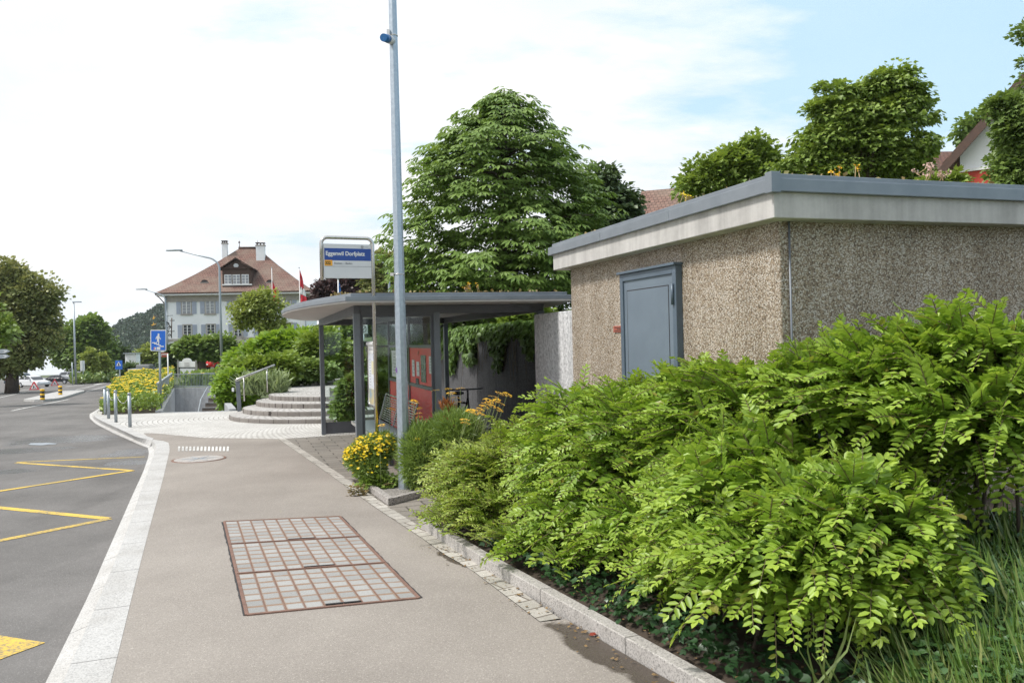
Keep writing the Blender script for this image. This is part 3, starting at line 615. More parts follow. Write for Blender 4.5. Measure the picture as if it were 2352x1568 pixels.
# ------------------------------------------------------------------ planting bank and its granite edging
KB = trace([(966, 1212), (1101, 1299), (1299, 1416.5), (1510.6, 1543)], 0); KB = KB + [flat(ext(KB[-1], KB[-2], 5))]
kpath = resample(KB, 24); KR = 1 if offs(kpath, 1)[0].x > kpath[0].x else -1
k_b = offs(kpath, .085 * KR)
hk = .085
mb = MB(); mb.loft([[flat(p, -.03) for p in kpath], [flat(p, hk) for p in kpath], [flat(p, hk) for p in k_b], [flat(p, -.03) for p in k_b]]); 
lg = [flat(kpath[0], -.03), flat(kpath[0], hk), flat(k_b[0], hk), flat(k_b[0], -.03)]
mb.prism([kpath[0] + E2 * .0 - EZ * .03, kpath[0] + E2 * .7 - EZ * .03, kpath[0] + E2 * .7 + E1 * .085 - EZ * .03, kpath[0] + E1 * .085 - EZ * .03], (0, 0, hk + .034))
tag(mb.build('granite_edging', M['kerb2'], None, .006), 'long pale granite edging along the foot of the leafy shrubs', 'granite edging')
rows = []
for w_, h in ((.085, .05), (.4, .12), (.9, .24), (1.5, .36), (2.4, .45), (3.6, .5), (7, .6), (14, .9)):
    r_ = offs(kpath, w_ * KR); rows.append([flat(p, h + .03 * math.sin(3 * p.x + 5 * p.y) * (w_ > .2)) for p in r_])
struct(MB().loft(rows, True).build('planting_bank', M['soil']))
def bank(x, y):                                                  # rough height of the bank
    p = Vector((x, y, 0)); d = min((Vector((q.x, q.y, 0)) - p).length for q in kpath)
    return gz(y) + float(np.interp(d, [0, .4, .9, 1.5, 2.4, 3.6, 7], [.05, .12, .24, .36, .45, .5, .6]))
fbp = trace([(806, 1100), (838, 1119), (985, 1134)], .02) + [flat(G(985, 1134) + E2 * 1.0, .02), flat(kpath[0] + E1 * .6 + E2 * 1.8, .02), Vector((.35, 11.2, gz(11) + .02)), flat(GD(1000, 10.75), .02), flat(GD(830, 10.45), .02)]
bm = bmesh.new(); ring(fbp); bmesh.ops.triangle_fill(bm, edges=bm.edges[:], use_beauty=True)
me = bpy.data.meshes.new('flower_border_soil'); bm.to_mesh(me); bm.free(); me.materials.append(M['soil']); struct(link('flower_border_soil', me))
# granite surround of the tall pole
pa, pb, pc = G(840, 1123), G(891.7, 1161), G(985, 1137); pd = pa + (pc - pb)
def inw(a, b, c_): return (b - a).normalized() * c_
ps = thing('pole_surround', 'low rough granite surround filled with gravel at the foot of the tall pole', 'granite surround', pb)
mb = MB(); mb.prism([pa, pb, pb + inw(pb, pc, .09), pa + inw(pa, pd, .09)], (0, 0, .075)); mb.build('kerb_stone', M['rough_granite'], ps, .006)
mb = MB(); x0 = pb + inw(pb, pc, .093); mb.prism([x0, pc, pc + inw(pb, pa, .09), x0 + inw(pb, pa, .09)], (0, 0, .072)); mb.build('kerb_stone', M['rough_granite'], ps, .006)
gsf = MB().poly([p + EZ * .045 for p in (pa, pb, pc, pd)]).build('gravel_fill', M['gravel'], ps)
# ------------------------------------------------------------------ terrace: fanned steps and the upper square
st = thing('curved_steps', 'broad curved granite steps of four fanned treads left of the bus shelter', 'steps', (STEPC[0], 19.3, gz(19.3)))
hs = [.098, .215, .335, .455]; XC = -4.5
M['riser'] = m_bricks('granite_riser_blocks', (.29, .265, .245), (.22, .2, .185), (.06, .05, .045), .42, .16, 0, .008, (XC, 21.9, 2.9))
for k, (uf, yf) in enumerate(((521.6, 19.0), (552.8, 19.8), (584, 20.8), (613.6, 21.74))):
    mm = (uf - CX_) / F_; q_ = math.sqrt(1 + mm * mm); Rk = (XC - mm * yf) / (q_ + mm); c0 = Vector((XC, yf + Rk, 0))
    def circ(r_, z): return [Vector((c0.x + r_ * math.cos(t), c0.y + r_ * math.sin(t), gz(c0.y + r_ * math.sin(t) * (1 if k < 3 else 1)) + z)) for t in [2 * math.pi * i / 72 for i in range(72)]]
    lo = (hs[k - 1] if k else 0) - .02
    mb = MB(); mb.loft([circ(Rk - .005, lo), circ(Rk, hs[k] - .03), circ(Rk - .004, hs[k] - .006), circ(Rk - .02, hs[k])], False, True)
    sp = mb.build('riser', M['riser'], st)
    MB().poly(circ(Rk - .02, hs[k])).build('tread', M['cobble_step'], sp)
    if k == 3: TOPC, TOPR = c0, Rk
TH = .452
ter = [Vector((TOPC.x + (TOPR - .05) * math.cos(t), TOPC.y + (TOPR - .05) * math.sin(t), 0)) for t in np.linspace(R(178), R(330), 24)]
ter = [flat(p, TH) for p in ter] + [flat(Vector((.6, 19, 0)), TH), flat(Vector((.2, 62, 0)), TH), flat(G(806, 865, TH), TH), flat(G(733, 875.5, TH), TH), flat(G(632.7, 891, TH), TH)]
struct(MB().prism([p - EZ * .4 for p in ter], (0, 0, .4)).build('terrace', M['cobble_step']))
# ------------------------------------------------------------------ stairwell of the underpass
pd0, pd1 = pit(-3.2), pit(-.004)
sw = thing('underpass_stairwell', 'pedestrian underpass stairwell with grey concrete walls and steps below the plaza', 'underpass stairs', flat(PIT[0]))
def wallseg(a, b, t, top=0.0):
    d = (b - a).normalized(); n_ = Vector((d.y, -d.x, 0)) * t
    return MB().prism([flat(a, -3.2), flat(b, -3.2), flat(b, -3.2) + n_, flat(a, -3.2) + n_], (0, 0, 3.2 + top))
sg = -1
mb = wallseg(PIT[0], PIT[1], -.2, .05); mb.build('side_wall', M['concsm'], sw)
mb = wallseg(PIT[1], PIT[2], -.2, .05); mb.build('end_wall', M['concsm'], sw)
mb = wallseg(PIT[2], PIT[3], -.2, .05); mb.build('side_wall', M['concsm'], sw)
mb = wallseg(PIT[3], PIT[4], -.2, .05); mb.build('side_wall', M['concsm'], sw)
mb = wallseg(PIT[4], PIT[0], -.2, 0); mb.build('front_wall', M['concsm'], sw)
mb = MB()
for k in range(14):
    d0 = 32.6 - k * .34; ul, ur = 482 - k * 7.2, 498 + (32.6 - d0) * 2.4
    a, b, c, d = GD(ul, d0), GD(ur, d0), GD(ur + .8, d0 - .36), GD(ul - 7.2, d0 - .36); z = -.06 - k * .165
    mb.prism([flat(p, z - .5) for p in (a, b, c, d)], (0, 0, .5))
mb.build('stair_flight', m_granite('dark_step_stone', (.2, .175, .155), .85), sw)
for k in range(14):
    mb = MB(); d0 = 32.6 - k * .34 - .36; ul, ur = 482 - k * 7.2 - 7.2, 498 + (32.6 - d0 - .36) * 2.4 + .8
    mb.bar(flat(GD(ul, d0), -.055 - k * .165), flat(GD(ur, d0), -.055 - k * .165), .04, .03); mb.build('stair_nosing', M['concsm'], sw)
mb = MB().tube([flat(p, h) for p, h in ((GD(442, 25.2), -1.1), (GD(448, 29), -.6), (GD(458, 34), -.2), (GD(474, 38.6), .1), (GD(490, 39.7), .15))], .025, 6); mb.build('handrail', M['galvdull'], sw)
# railing round the stairwell
rl = thing('stairwell_railing', 'grey metal railing of upright bars round the underpass stairwell', 'railing', flat(GD(369, 26.8)))
def railrun(a, b, h, nb, capw=.07):
    a, b = flat(a, .055), flat(b, .055); mb = MB(); mb.bar(a + EZ * h, b + EZ * h, capw, .05); mb.build('top_rail', M['galvdull'], rl)
    MB().bar(a + EZ * .06, b + EZ * .06, .03, .04).build('bottom_rail', M['galvdull'], rl)
    mb = MB()
    for i in range(nb + 1): q = a.lerp(b, i / nb); mb.bar(q, q + EZ * h, .018, .018)
    mb.build('bar_infill', M['galvdull'], rl)
railrun(GD(367.5, 25.6) - E2 * .1, GD(398.5, 40.1) - E2 * .1, .72, 96); railrun(GD(398.5, 40.1) + E1 * .08, GD(491, 40.2) + E1 * .08, .66, 26)
# ------------------------------------------------------------------ walls beside the shelter, hillside behind
w1a = V(1228, 790, P(1228, 790, 11.5), E1); w1b = w1a - E1 * 2.6
cwl = MB().prism([Vector((p.x, p.y, gz(p.y) - .1)) for p in (w1a, w1b, w1b + E2 * .22, w1a + E2 * .22)], (0, 0, 1)); 
topz = P(1228, 722, w1a.y).z
for i in range(4, 8): cwl.v[i].z = topz
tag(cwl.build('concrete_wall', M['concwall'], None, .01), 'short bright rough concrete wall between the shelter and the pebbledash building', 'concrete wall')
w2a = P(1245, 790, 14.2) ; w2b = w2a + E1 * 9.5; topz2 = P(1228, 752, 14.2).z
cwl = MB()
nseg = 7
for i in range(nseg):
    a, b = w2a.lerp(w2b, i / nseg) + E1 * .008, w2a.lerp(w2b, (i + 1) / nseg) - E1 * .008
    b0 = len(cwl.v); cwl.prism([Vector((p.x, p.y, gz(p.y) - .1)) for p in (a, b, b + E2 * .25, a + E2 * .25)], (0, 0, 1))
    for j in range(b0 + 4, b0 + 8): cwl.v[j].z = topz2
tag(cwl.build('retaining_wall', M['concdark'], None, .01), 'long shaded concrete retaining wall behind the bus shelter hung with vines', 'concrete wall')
rows = []
for b_, h in ((.22, topz2 - .12), (1.5, topz2 + .1), (5, topz2 + .5), (12, topz2 + 1.3), (25, topz2 + 2.6), (60, topz2 + 6)):
    rows.append([w2a + E1 * a + E2 * b_ + EZ * (h - w2a.z) + Vector((0, 0, .15 * math.sin(a * .7 + b_))) for a in (-3.6, -2, 0, 3, 6, 9.5, 14, 22, 34, 60)])
for r_ in rows: r_.insert(0, Vector((r_[0].x, r_[0].y - .02, gz(r_[0].y) - .3)))
struct(MB().loft(rows, True).build('hillside', M['lawn']))
# ------------------------------------------------------------------ pebbledash building
CF = P(1778, 500, 5.3)                                           # lower fascia corner
ZB = CF.z; LA = 3.88; LB = 9.0
sh = thing('flat_roofed_building', 'small flat roofed pebbledash building with a grey steel door and planted roof', 'building', Vector((CF.x, CF.y, gz(CF.y))))
def SL(a, b, z): return Vector((CF.x, CF.y, 0)) + E1 * a + E2 * b + EZ * z    # a along the street, b to the right
def shrect(a0, a1, b0, b1, z): return [SL(a0, b0, z), SL(a1, b0, z), SL(a1, b1, z), SL(a0, b1, z)]
def shbox(a0, a1, b0, b1, z0, z1): return MB().prism(shrect(a0, a1, b0, b1, z0), (0, 0, z1 - z0))
O_ = .14
shbox(O_, LA - O_, O_, LB - O_, -.2, ZB + .02).build('wall', M['pebble'], sh, .012)
shbox(0, LA, 0, LB, ZB, ZB + .19).build('fascia', M['fascia'], sh, .006)
rc = shbox(-.035, LA + .06, -.035, LB, ZB + .165, ZB + .25)
rc.build('roof_cap', M['zinc'], sh, .004)
shbox(-.005, LA + .01, -.005, LB, ZB + .25, ZB + .285).build('roof_cap_lip', M['zinc'], sh, .004)
shbox(-.05, .02, -.05, .02, ZB + .155, ZB + .288).build('corner_flashing', M['zinc'], sh, .003)
shbox(.08, LA - .08, .08, LB - .1, ZB + .27, ZB + .30).build('roof_substrate', M['soil'], sh)
for a in (1.3, 2.6): shbox(a - .002, a + .002, -.038, -.03, ZB + .17, ZB + .25).build('cap_seam', M['galvdull'], sh)
# wall A carries the door: helper gives points on it from sight lines
WA = SL(O_, O_, 0)
def onA(u, v, out=0.0): return V(u, v, WA, E1) - E2 * out
d_tl, d_tr = onA(1436, 632), onA(1566, 608)
sa = (d_tl - WA).dot(E1); sb = (d_tr - WA).dot(E1); zt = (d_tl.z + d_tr.z) / 2; zb_ = zt - 2.12
def A(s, z, out=0.0): return WA + E1 * s + EZ * z - E2 * out
def abox(s0, s1, z0, z1, o0, o1): return MB().prism([A(s0, z0, o0), A(s1, z0, o0), A(s1, z0, o1), A(s0, z0, o1)], (0, 0, z1 - z0))
dr = abox(sb + .055, sa - .055, zb_, zt - .06, .02, .045).build('door', M['door'], sh, .004)
for x in ((sb, sb + .06, zb_, zt), (sa - .06, sa, zb_, zt)): abox(*x, .0, .06).build('door_frame', M['doorframe'], sh, .004)
abox(sb + .06, sa - .06, zt - .065, zt, .0, .06).build('door_frame', M['doorframe'], sh, .004)
abox(sb - .015, sa + .015, zt, zt + .022, -.01, .085).build('door_lintel_drip', M['doorframe'], sh, .003)
mb = MB(); s0, s1 = sb + .15, sa - .125; z1 = zt - .16; th = .012
dl = abox(s0, s1, zb_ + .05, z1, .0445, .048); dl.build('door_panel', M['door'], dr, .002)
for x in ((s0 - .01, s0, zb_ + .05, z1), (s1, s1 + .01, zb_ + .05, z1), (s0 - .01, s1 + .01, z1, z1 + .01)): abox(*x, .0445, .0465).build('panel_groove', M['black'], dr)
for z in (zt - .32, zb_ + .4): MB().tube([A(sb + .04, z, .07), A(sb + .04, z + .17, .07)], .013, 8).build('hinge', M['doorframe'], dr)
MB().bar(A(sa - .12, zb_ + 1.0, .085), A(sa - .25, zb_ + 1.0, .085), .02, .02).build('handle', M['doorframe'], dr)
abox(sa - .135, sa - .105, zb_ + .92, zb_ + 1.08, .045, .055).build('lock_plate', M['doorframe'], dr)
p1, p2 = onA(1411, 749), onA(1437, 762); s1_, s0_ = (p1 - WA).dot(E1), (p2 - WA).dot(E1)
pq = abox(s0_, s1_, p2.z, p1.z, 0, .012).build('plaque', M['plaque'], sh, .002)
for i in range(3):
    zz_ = p1.z - (p1.z - p2.z) * (.25 + .25 * i); abox(s0_ + .04, s1_ - .03 - .05 * (i % 2), zz_ - .004, zz_ + .004, .012, .0135).build('plaque_lettering', M['wood'], pq)
WB = SL(O_, O_, 0); cp_ = V(1809, 520, WB, E2); bb = (cp_ - WB).dot(E2)
MB().tube([SL(O_ - .015, O_ + bb, .35), SL(O_ - .015, O_ + bb, ZB)], .007, 8).build('conduit', M['post'], sh)
mp = V(1862, 797, WB, E2); b2 = (mp - WB).dot(E2)
MB().prism([SL(O_ - .0, O_ + b2 - .05, .3), SL(O_, O_ + b2 + .13, .3), SL(O_ - .1, O_ + b2 + .13, .3), SL(O_ - .1, O_ + b2 - .05, .3)], (0, 0, mp.z - .3 + .02)).build('meter_box', M['concsm'], sh, .01)
# ------------------------------------------------------------------ bus shelter
P1 = P(820, 786, 10.7); P1 = Vector((P1.x, P1.y, 0)); P2 = P(738.5, 786, 16.4); P2 = Vector((P2.x, P2.y, 0))
LSH = (P2 - P1).dot(E1)
EA = (P2 - P1).normalized(); EB = Vector((EA.y, -EA.x, 0))
def S(a, b, z=0.0): q = P1 + EA * a + EB * b; return Vector((q.x, q.y, gz(q.y) + z))
LSH = (P2 - P1).length; WSH = 2.52; SOF = 2.14 + .09
bs = thing('bus_shelter', 'dark grey glazed bus shelter with a flat curved planted roof and red panels', 'bus shelter', S(LSH / 2, WSH / 2))
def S0(a, b, z): q = P1 + EA * a + EB * b; return Vector((q.x, q.y, gz(P1.y) + z))   # level line from the near post
def post(a, b, w=.085, d=.1, z1=SOF - .1, m_='post', name='post'):
    lo = S(a, b, 0); return MB().prism([lo - EA * d / 2 - EB * w / 2, lo - EA * d / 2 + EB * w / 2, lo + EA * d / 2 + EB * w / 2, lo + EA * d / 2 - EB * w / 2], (0, 0, S0(0, 0, z1).z - lo.z)).build(name, M[m_], bs, .006)
T1 = 1.05
for a, b in ((0, 0), (LSH, 0), (0, T1), (0, WSH), (LSH, WSH), (LSH, T1)): post(a, b)
def beam(a0, b0, a1, b1, z0=SOF - .115, z1=SOF, w=.08, m_='anth'):
    MB().bar(S0(a0, b0, (z0 + z1) / 2), S0(a1, b1, (z0 + z1) / 2), w, z1 - z0).build('beam', M[m_], bs, .004)
beam(-.05, 0, LSH + .05, 0); beam(0, .045, 0, WSH + .04, SOF - .117, SOF - .002); beam(LSH, .045, LSH, WSH + .04, SOF - .117, SOF - .002); beam(.045, WSH, LSH - .045, WSH)
beam(.045, T1, LSH - .045, T1, SOF - .1, SOF - .003, .06)
MB().bar(S0(LSH, WSH - .05, SOF - .15), S0(LSH, WSH - 1.15, SOF - .95), .05, .05).build('brace', M['anth'], bs)
# roof outline: straight ends, bulging long sides
def arc(b0, bul, rev=False):
    out = []
    for i in range(25):
        t = i / 24; a = -.83 + (LSH + 1.6) * t; out.append((a, b0 + bul * (4 * t * (1 - t))))
    return out[::-1] if rev else out
A_N, A_F = -.83, LSH + .77
outl = arc(-.22, -.62) + arc(WSH + .18, .5, True)
def roofpoly(ins, z0, z1):
    cx = sum(a for a, b in outl) / len(outl); cb = WSH / 2; pts = []
    for a, b in outl: 
        a2 = a + ins * (1 if a < cx else -1) * min(1, abs(a - cx) / 1.0); b2_ = b + ins * (1 if b < cb else -1); pts.append(S0(a2, b2_, z0))
    return MB().prism(pts, (0, 0, z1 - z0))
roofpoly(0.012, SOF, SOF + .02).build('soffit', M['soffit'], bs)
roofpoly(0, SOF + .02, SOF + .075).build('roof_edge', M['zinc'], bs, .004)
roofpoly(.07, SOF + .075, SOF + .115).build('roof_edge_lip', M['zinc'], bs, .004)
roofpoly(.12, SOF + .1, SOF + .125).build('roof_substrate', M['soil'], bs)
ROOF_Z = S0(0, 0, SOF + .125).z
# near end glazing between the front post and the second one
def pane(a0, b0, a1, b1, z0, z1, m_='glass', name='glass_pane', t=.012, off=0):
    a, b = S0(a0, b0, z0), S0(a1, b1, z0); d = (b - a).normalized(); n_ = Vector((d.y, -d.x, 0))
    return MB().prism([a + n_ * (off - t / 2), b + n_ * (off - t / 2), b + n_ * (off + t / 2), a + n_ * (off + t / 2)], (0, 0, z1 - z0)).build(name, M[m_], bs)
pane(0, .05, 0, T1 - .05, .22, SOF - .13)
MB().bar(S0(0, .045, SOF - .135), S0(0, T1 - .045, SOF - .135), .04, .035).build('glazing_frame', M['anth'], bs)
for b in (.06, T1 - .06): MB().bar(S0(0, b, .1), S0(0, b, SOF - .12), .04, .03).build('glazing_frame', M['anth'], bs)
# back wall: three bays of 2 m, red panels below
zr = 1.585 + .09; zbar = 1.0 + .09; L3 = LSH - .06
bays = [(.06, 2.0), (2.06, 4.05), (4.11, L3)]
for k, (a0, a1) in enumerate(bays):
    pane(a0, T1, a1, T1, zr + .02, SOF - .12)
    if k == 0:
        pane(a0, T1, a1, T1, .16, zbar - .03, 'red', 'red_panel'); pane(a0, T1, a1, T1, zbar + .03, zr - .015, 'red', 'red_panel')
    elif k == 1:
        pane(a0, T1, a1, T1, .16, zbar - .03, 'red', 'red_panel'); pane(a0, T1, a1, T1, zbar + .03, zr - .015, 'glass', 'display_pane')
    else: pane(a0, T1, a1, T1, .16, zr - .015)
    for z in (zr, zbar):
        if k < 2: MB().bar(S0(a0 - .02, T1, z), S0(a1 + .02, T1, z), .035, .045).build('rail', M['anth'], bs)
    MB().bar(S0(a1 + .03, T1, .05), S0(a1 + .03, T1, SOF - .1), .05, .05).build('mullion', M['anth'], bs)
MB().bar(S0(.07, T1, .05), S0(.07, T1, SOF - .1), .05, .04).build('mullion', M['anth'], bs)
# far end glazing with its dark kick plate
pane(LSH, .05, LSH, T1 - .05, .2, SOF - .13, 'glass'); pane(LSH, .045, LSH, T1 - .045, -.04, .19, 'anth', 'kick_plate', .03)
# notices on the panels (inner side faces the street, towards -EB)
def notice(a0, a1, z0, z1, m_, lines=0, name='notice'):
    q = S0(a0, T1 - .009, z0); n_ = pane(a0, T1 - .012, a1, T1 - .012, z0, z1, m_, name, .004)
    for i in range(lines):
        zz_ = z1 - (z1 - z0) * (i + 1) / (lines + 1); wv = (a1 - a0) * random.uniform(.55, .85)
        MB().prism([S0(a0 + (a1 - a0) * .1, T1 - .0155, zz_), S0(a0 + (a1 - a0) * .1 + wv, T1 - .0155, zz_), S0(a0 + (a1 - a0) * .1 + wv, T1 - .0145, zz_), S0(a0 + (a1 - a0) * .1, T1 - .0145, zz_)], (0, 0, .008)).build('notice_lettering', M['greytxt'], n_)
M['poster'] = mat('dark_map_poster', (.2, .23, .22), (.05, .06, .06), 13, .25, 0, 0)
M['poster2'] = mat('pale_green_poster', (.5, .6, .55), (.2, .3, .2), 5, .4)
notice(1.58, 1.78, 1.22, 1.47, 'whitesign', 4); notice(1.2, 1.42, 1.24, 1.45, 'whitesign', 2); notice(1.28, 1.5, 1.10, 1.2, 'black', 2)
notice(.72, 1.08, 1.16, 1.55, 'poster', 0); notice(.28, .48, 1.3, 1.54, 'whitesign', 5)
notice(2.25, 2.85, 1.15, 1.58, 'poster2', 5); notice(3.1, 3.75, 1.15, 1.6, 'whitesign', 7)
MB().bar(S0(1.22, T1 - .014, 1.6), S0(1.3, T1 - .014, 1.56), .003, .03).build('sticker', M['plaque'], bs)
# bench
bn = thing('bench', 'pale metal bench with a slatted back inside the bus shelter', 'bench', S(2.2, .62))
B0, B1 = .55, 3.5
MB().prism([S(B0, .3, .43), S(B1, .3, .43), S(B1, .78, .43), S(B0, .78, .43)], (0, 0, .022)).build('seat', M['galvdull'], bn, .004)
MB().bar(S(B0, .29, .43), S(B1, .29, .43), .03, .05).build('seat_edge', M['inox'], bn)
mb = MB()
for i in range(11):
    z = .5 + .034 * i; o_ = .76 + .011 * i; mb.bar(S(B0, o_, z), S(B1, o_, z), .012, .014)
mb.build('backrest', M['inox'], bn)
MB().bar(S(B0, .885, .89), S(B1, .885, .89), .03, .02).build('top_rail', M['inox'], bn)
for a in (B0 + .02, (B0 + B1) / 2, B1 - .02): MB().bar(S(a, .755, .44), S(a, .885, .9), .03, .02).build('back_support', M['galvdull'], bn)
for a in (B0 + .4, B1 - .4): MB().bar(S(a, .55, 0), S(a, .55, .43), .06, .06).build('leg', M['anth'], bn)
# stainless panel beyond the far glazing
pnl = [GD(754.5, 19.0), GD(779, 18.2)]
MB().prism([pnl[0] + EZ * .02, pnl[1] + EZ * .02, pnl[1] + EZ * .02 + E1 * .04, pnl[0] + EZ * .02 + E1 * .04], (0, 0, .02))
hp = MB(); z0 = P(755, 889.5, 19.0).z; z1 = P(779, 900, 18.2).z
hp.add([pnl[0], pnl[1], pnl[1] + E1 * .04, pnl[0] + E1 * .04, Vector((*pnl[0].xy, z0)), Vector((*pnl[1].xy, z1)), Vector((*pnl[1].xy, z1)) + E1 * .04, Vector((*pnl[0].xy, z0)) + E1 * .04], [(0, 1, 2, 3), (4, 5, 6, 7), (0, 1, 5, 4), (1, 2, 6, 5), (2, 3, 7, 6), (3, 0, 4, 7)])
tag(hp.build('stainless_bin', M['inox']), 'upright brushed steel bin with a slanted top between the shelter and the steps', 'bin')
# bicycle in the dark corner behind the red panels
bk = thing('bicycle', 'dark bicycle parked in the shaded rear bay of the bus shelter', 'bicycle', S(2.4, 1.75))
def wheel(a, b, nm='wheel'):
    c = S(a, b, .34); mb = MB(); n = 28
    pth = [c + EA * .33 * math.cos(2 * math.pi * k / n) + EZ * .33 * math.sin(2 * math.pi * k / n) for k in range(n + 1)]; mb.tube(pth, .018, 6, False)
    wv = mb.build(nm, M['dark'], bk); sp = MB()
    for k in range(0, n, 2): sp.tube([c, pth[k]], .0015, 4)
    sp.tube([c - EB * .04, c + EB * .04], .02, 8); sp.build('spokes', M['galvdull'], wv)
    return c
BQ = 1.95
c1 = wheel(1.75, BQ); c2 = wheel(2.8, BQ)
hd = S(1.95, BQ, .85); se = S(2.6, BQ, .85); bbk = S(2.35, BQ, .3)
mb = MB(); mb.tube([hd, bbk], .018); mb.tube([bbk, se], .016); mb.tube([hd - EZ * .08, se - EZ * .1], .016); mb.tube([bbk, c2], .012); mb.tube([se - EZ * .1, c2], .01); mb.tube([hd, c1], .014); mb.tube([hd, hd + EZ * .14], .014); mb.build('frame', M['black'], bk)
MB().tube([hd + EZ * .14 - EB * .27 + EA * .1, hd + EZ * .14 - EB * .1, hd + EZ * .14 + EB * .1, hd + EZ * .14 + EB * .27 + EA * .1], .012).build('handlebar', M['black'], bk)
MB().ball(se + EZ * .05, .1, 10, 6, (1, .7, .35)).build('saddle', M['black'], bk)
# ------------------------------------------------------------------ tall galvanised pole
pb_ = GD(921, 9.55); pt_ = Vector((pb_.x, pb_.y, 8.4)); pl = thing('lamp_mast', 'tall tapered galvanised steel mast rising out of the frame by the flowers', 'lamp mast', pb_)
def oct_mast(a, b, r0, r1, n=8): return MB().tube([a, b], [r0, r1], n, True, False)
oct_mast(pb_ + EZ * .03, pt_, .072, .034).build('mast', M['galv'], pl, .004)
MB().bar(pt_ - EZ * .1, pt_ + Vector((-1.9, .6, .25)), .06, .05).build('arm', M['galv'], pl); MB().box(pt_ + Vector((-2.1, .66, .27)), .6, .2, .1).build('lamp_head', M['galvdull'], pl, .02)
def mastx(z): t = (z - pb_.z) / (pt_.z - pb_.z); return pb_.lerp(pt_, t), .072 + (.034 - .072) * t
zc = V(890, 630, pb_, E2).z; c, r_ = mastx(zc)
cl_ = MB().lathe(c - EZ * .006, [(r_ + .001, 0), (r_ + .004, .003), (r_ + .004, .009), (r_ + .001, .012)], 24).build('clamp_band', M['inox'], pl); MB().box(c + Vector((-r_ - .02, -.02, 0)), .04, .03, .035).build('clamp_lug', M['inox'], cl_)
zc = V(890, 95, pb_, E2).z; c, r_ = mastx(zc)
MB().lathe(c + EZ * .06, [(r_ + .001, 0), (r_ + .004, .003), (r_ + .004, .012), (r_ + .001, .015)], 24).build('clamp_band', M['inox'], pl)
so_ = MB().tube([c + Vector((-.015, -r_ + .005, 0)), c + Vector((-.045, -r_ - .09, -.015))], [.047, .05], 14).build('socket_collar', M['whitesign'], pl)
MB().tube([c + Vector((-.045, -r_ - .09, -.015)), c + Vector((-.08, -r_ - .2, -.04))], [.046, .044], 14).build('socket_cap', M['plugblue'], pl)
MB().box(c + Vector((-.05, -r_ - .0, .075)), .035, .04, .09).build('socket_bracket', M['inox'], pl)
zc = V(907, 850, pb_, E2).z; c, r_ = mastx(zc); nn = Vector((-.85, -.5, 0)).normalized()
qv = c + nn * (r_ * .985); sx_ = Vector((-nn.y, nn.x, 0))
MB().prism([qv + sx_ * .02 * math.cos(t) + EZ * .03 * math.sin(t) for t in np.linspace(0, 2 * math.pi, 17)[:-1]], nn * .002).build('sticker', M['purple'], pl)
zc = V(907, 820, pb_, E2).z; c, r_ = mastx(zc); qv = c + nn * (r_ * .99); MB().prism([qv - sx_ * .02, qv + sx_ * .02, qv + sx_ * .02 + EZ * .007, qv - sx_ * .02 + EZ * .007], nn * .002).build('sticker', M['whitesign'], pl)
# ------------------------------------------------------------------ bus stop sign
bp = P(861, 786, 10.0); bp = Vector((bp.x, bp.y, gz(bp.y))); WB_ = .617
BX = (E2 * .995 + E1 * .1).normalized(); BN = Vector((BX.y, -BX.x, 0))          # board runs along BX, faces BN (towards the camera)
def BS(x, z, o=0.0): return Vector((bp.x, bp.y, 0)) + BX * x + BN * o + EZ * z
zt = V(858, 548, bp, BX).z; zlow = V(741, 643, bp, BX).z
sg_ = thing('bus_stop_sign', 'bus stop sign in a bent stainless tube frame with a blue name band', 'bus stop sign', bp)
r_ = .022; cr = .075
path = [BS(-WB_, zlow)] + [BS(-WB_ + cr * (1 - math.cos(t)), zt - cr + cr * math.sin(t)) for t in np.linspace(0, math.pi / 2, 8)] + [BS(-cr + cr * math.sin(t), zt - cr + cr * math.cos(t)) for t in np.linspace(0, math.pi / 2, 8)] + [BS(0, gz(bp.y) - .05)]
MB().tube(path, r_, 14).build('frame_tube', M['inox'], sg_)
def zz3(y): return zt - (y - 140) * (zt - zlow) / (592 - 140)
def xx3(x): return -WB_ + (x - 280) * WB_ / (800 - 280)
bx0, bx1 = xx3(300), xx3(782); zb0, zb1 = zz3(572), zz3(208)
MB().prism([BS(bx0, zb0, -.012), BS(bx1, zb0, -.012), BS(bx1, zb0, .012), BS(bx0, zb0, .012)], (0, 0, zb1 - zb0)).build('sign_board', M['whitesign'], sg_, .002)
def decal(x0, x1, y0, y1, m_, name, o=.0125, t=.0012, par=None):
    return MB().prism([BS(xx3(x0), zz3(y1), o), BS(xx3(x1), zz3(y1), o), BS(xx3(x1), zz3(y1), o + t), BS(xx3(x0), zz3(y1), o + t)], (0, 0, zz3(y0) - zz3(y1))).build(name, M[m_], par or sg_)
decal(307, 778, 255, 384, 'blue', 'name_band'); decal(307, 385, 381, 441, 'orange', 'line_number_panel', .0128); decal(307, 778, 446, 449, 'greytxt', 'divider_line')
hh = (zt - zlow) / 452
text('stop_name', 'Eggenwil Dorfplatz', 61 * hh, M['white'], sg_, BS(xx3(319), zz3(330), .0145), BX, EZ, bold=.0016, sx=.905)
text('line_number', '322', 44 * hh, M['black'], sg_, BS(xx3(312), zz3(426), .0148), BX, EZ, bold=.0012, sx=.9)
text('destination', 'Stetten – Baden', 31 * hh, M['greytxt'], sg_, BS(xx3(402), zz3(424), .0138), BX, EZ, bold=.0002, sx=.98)
lo_ = BS(xx3(690), zz3(236), .0128); MB().prism([lo_ + BX * 15 * hh * math.cos(t) + EZ * 15 * hh * math.sin(t) for t in np.linspace(0, 2 * math.pi, 21)[:-1]], BN * .001).build('operator_emblem', M['greytxt'], sg_)
mb = MB(); 
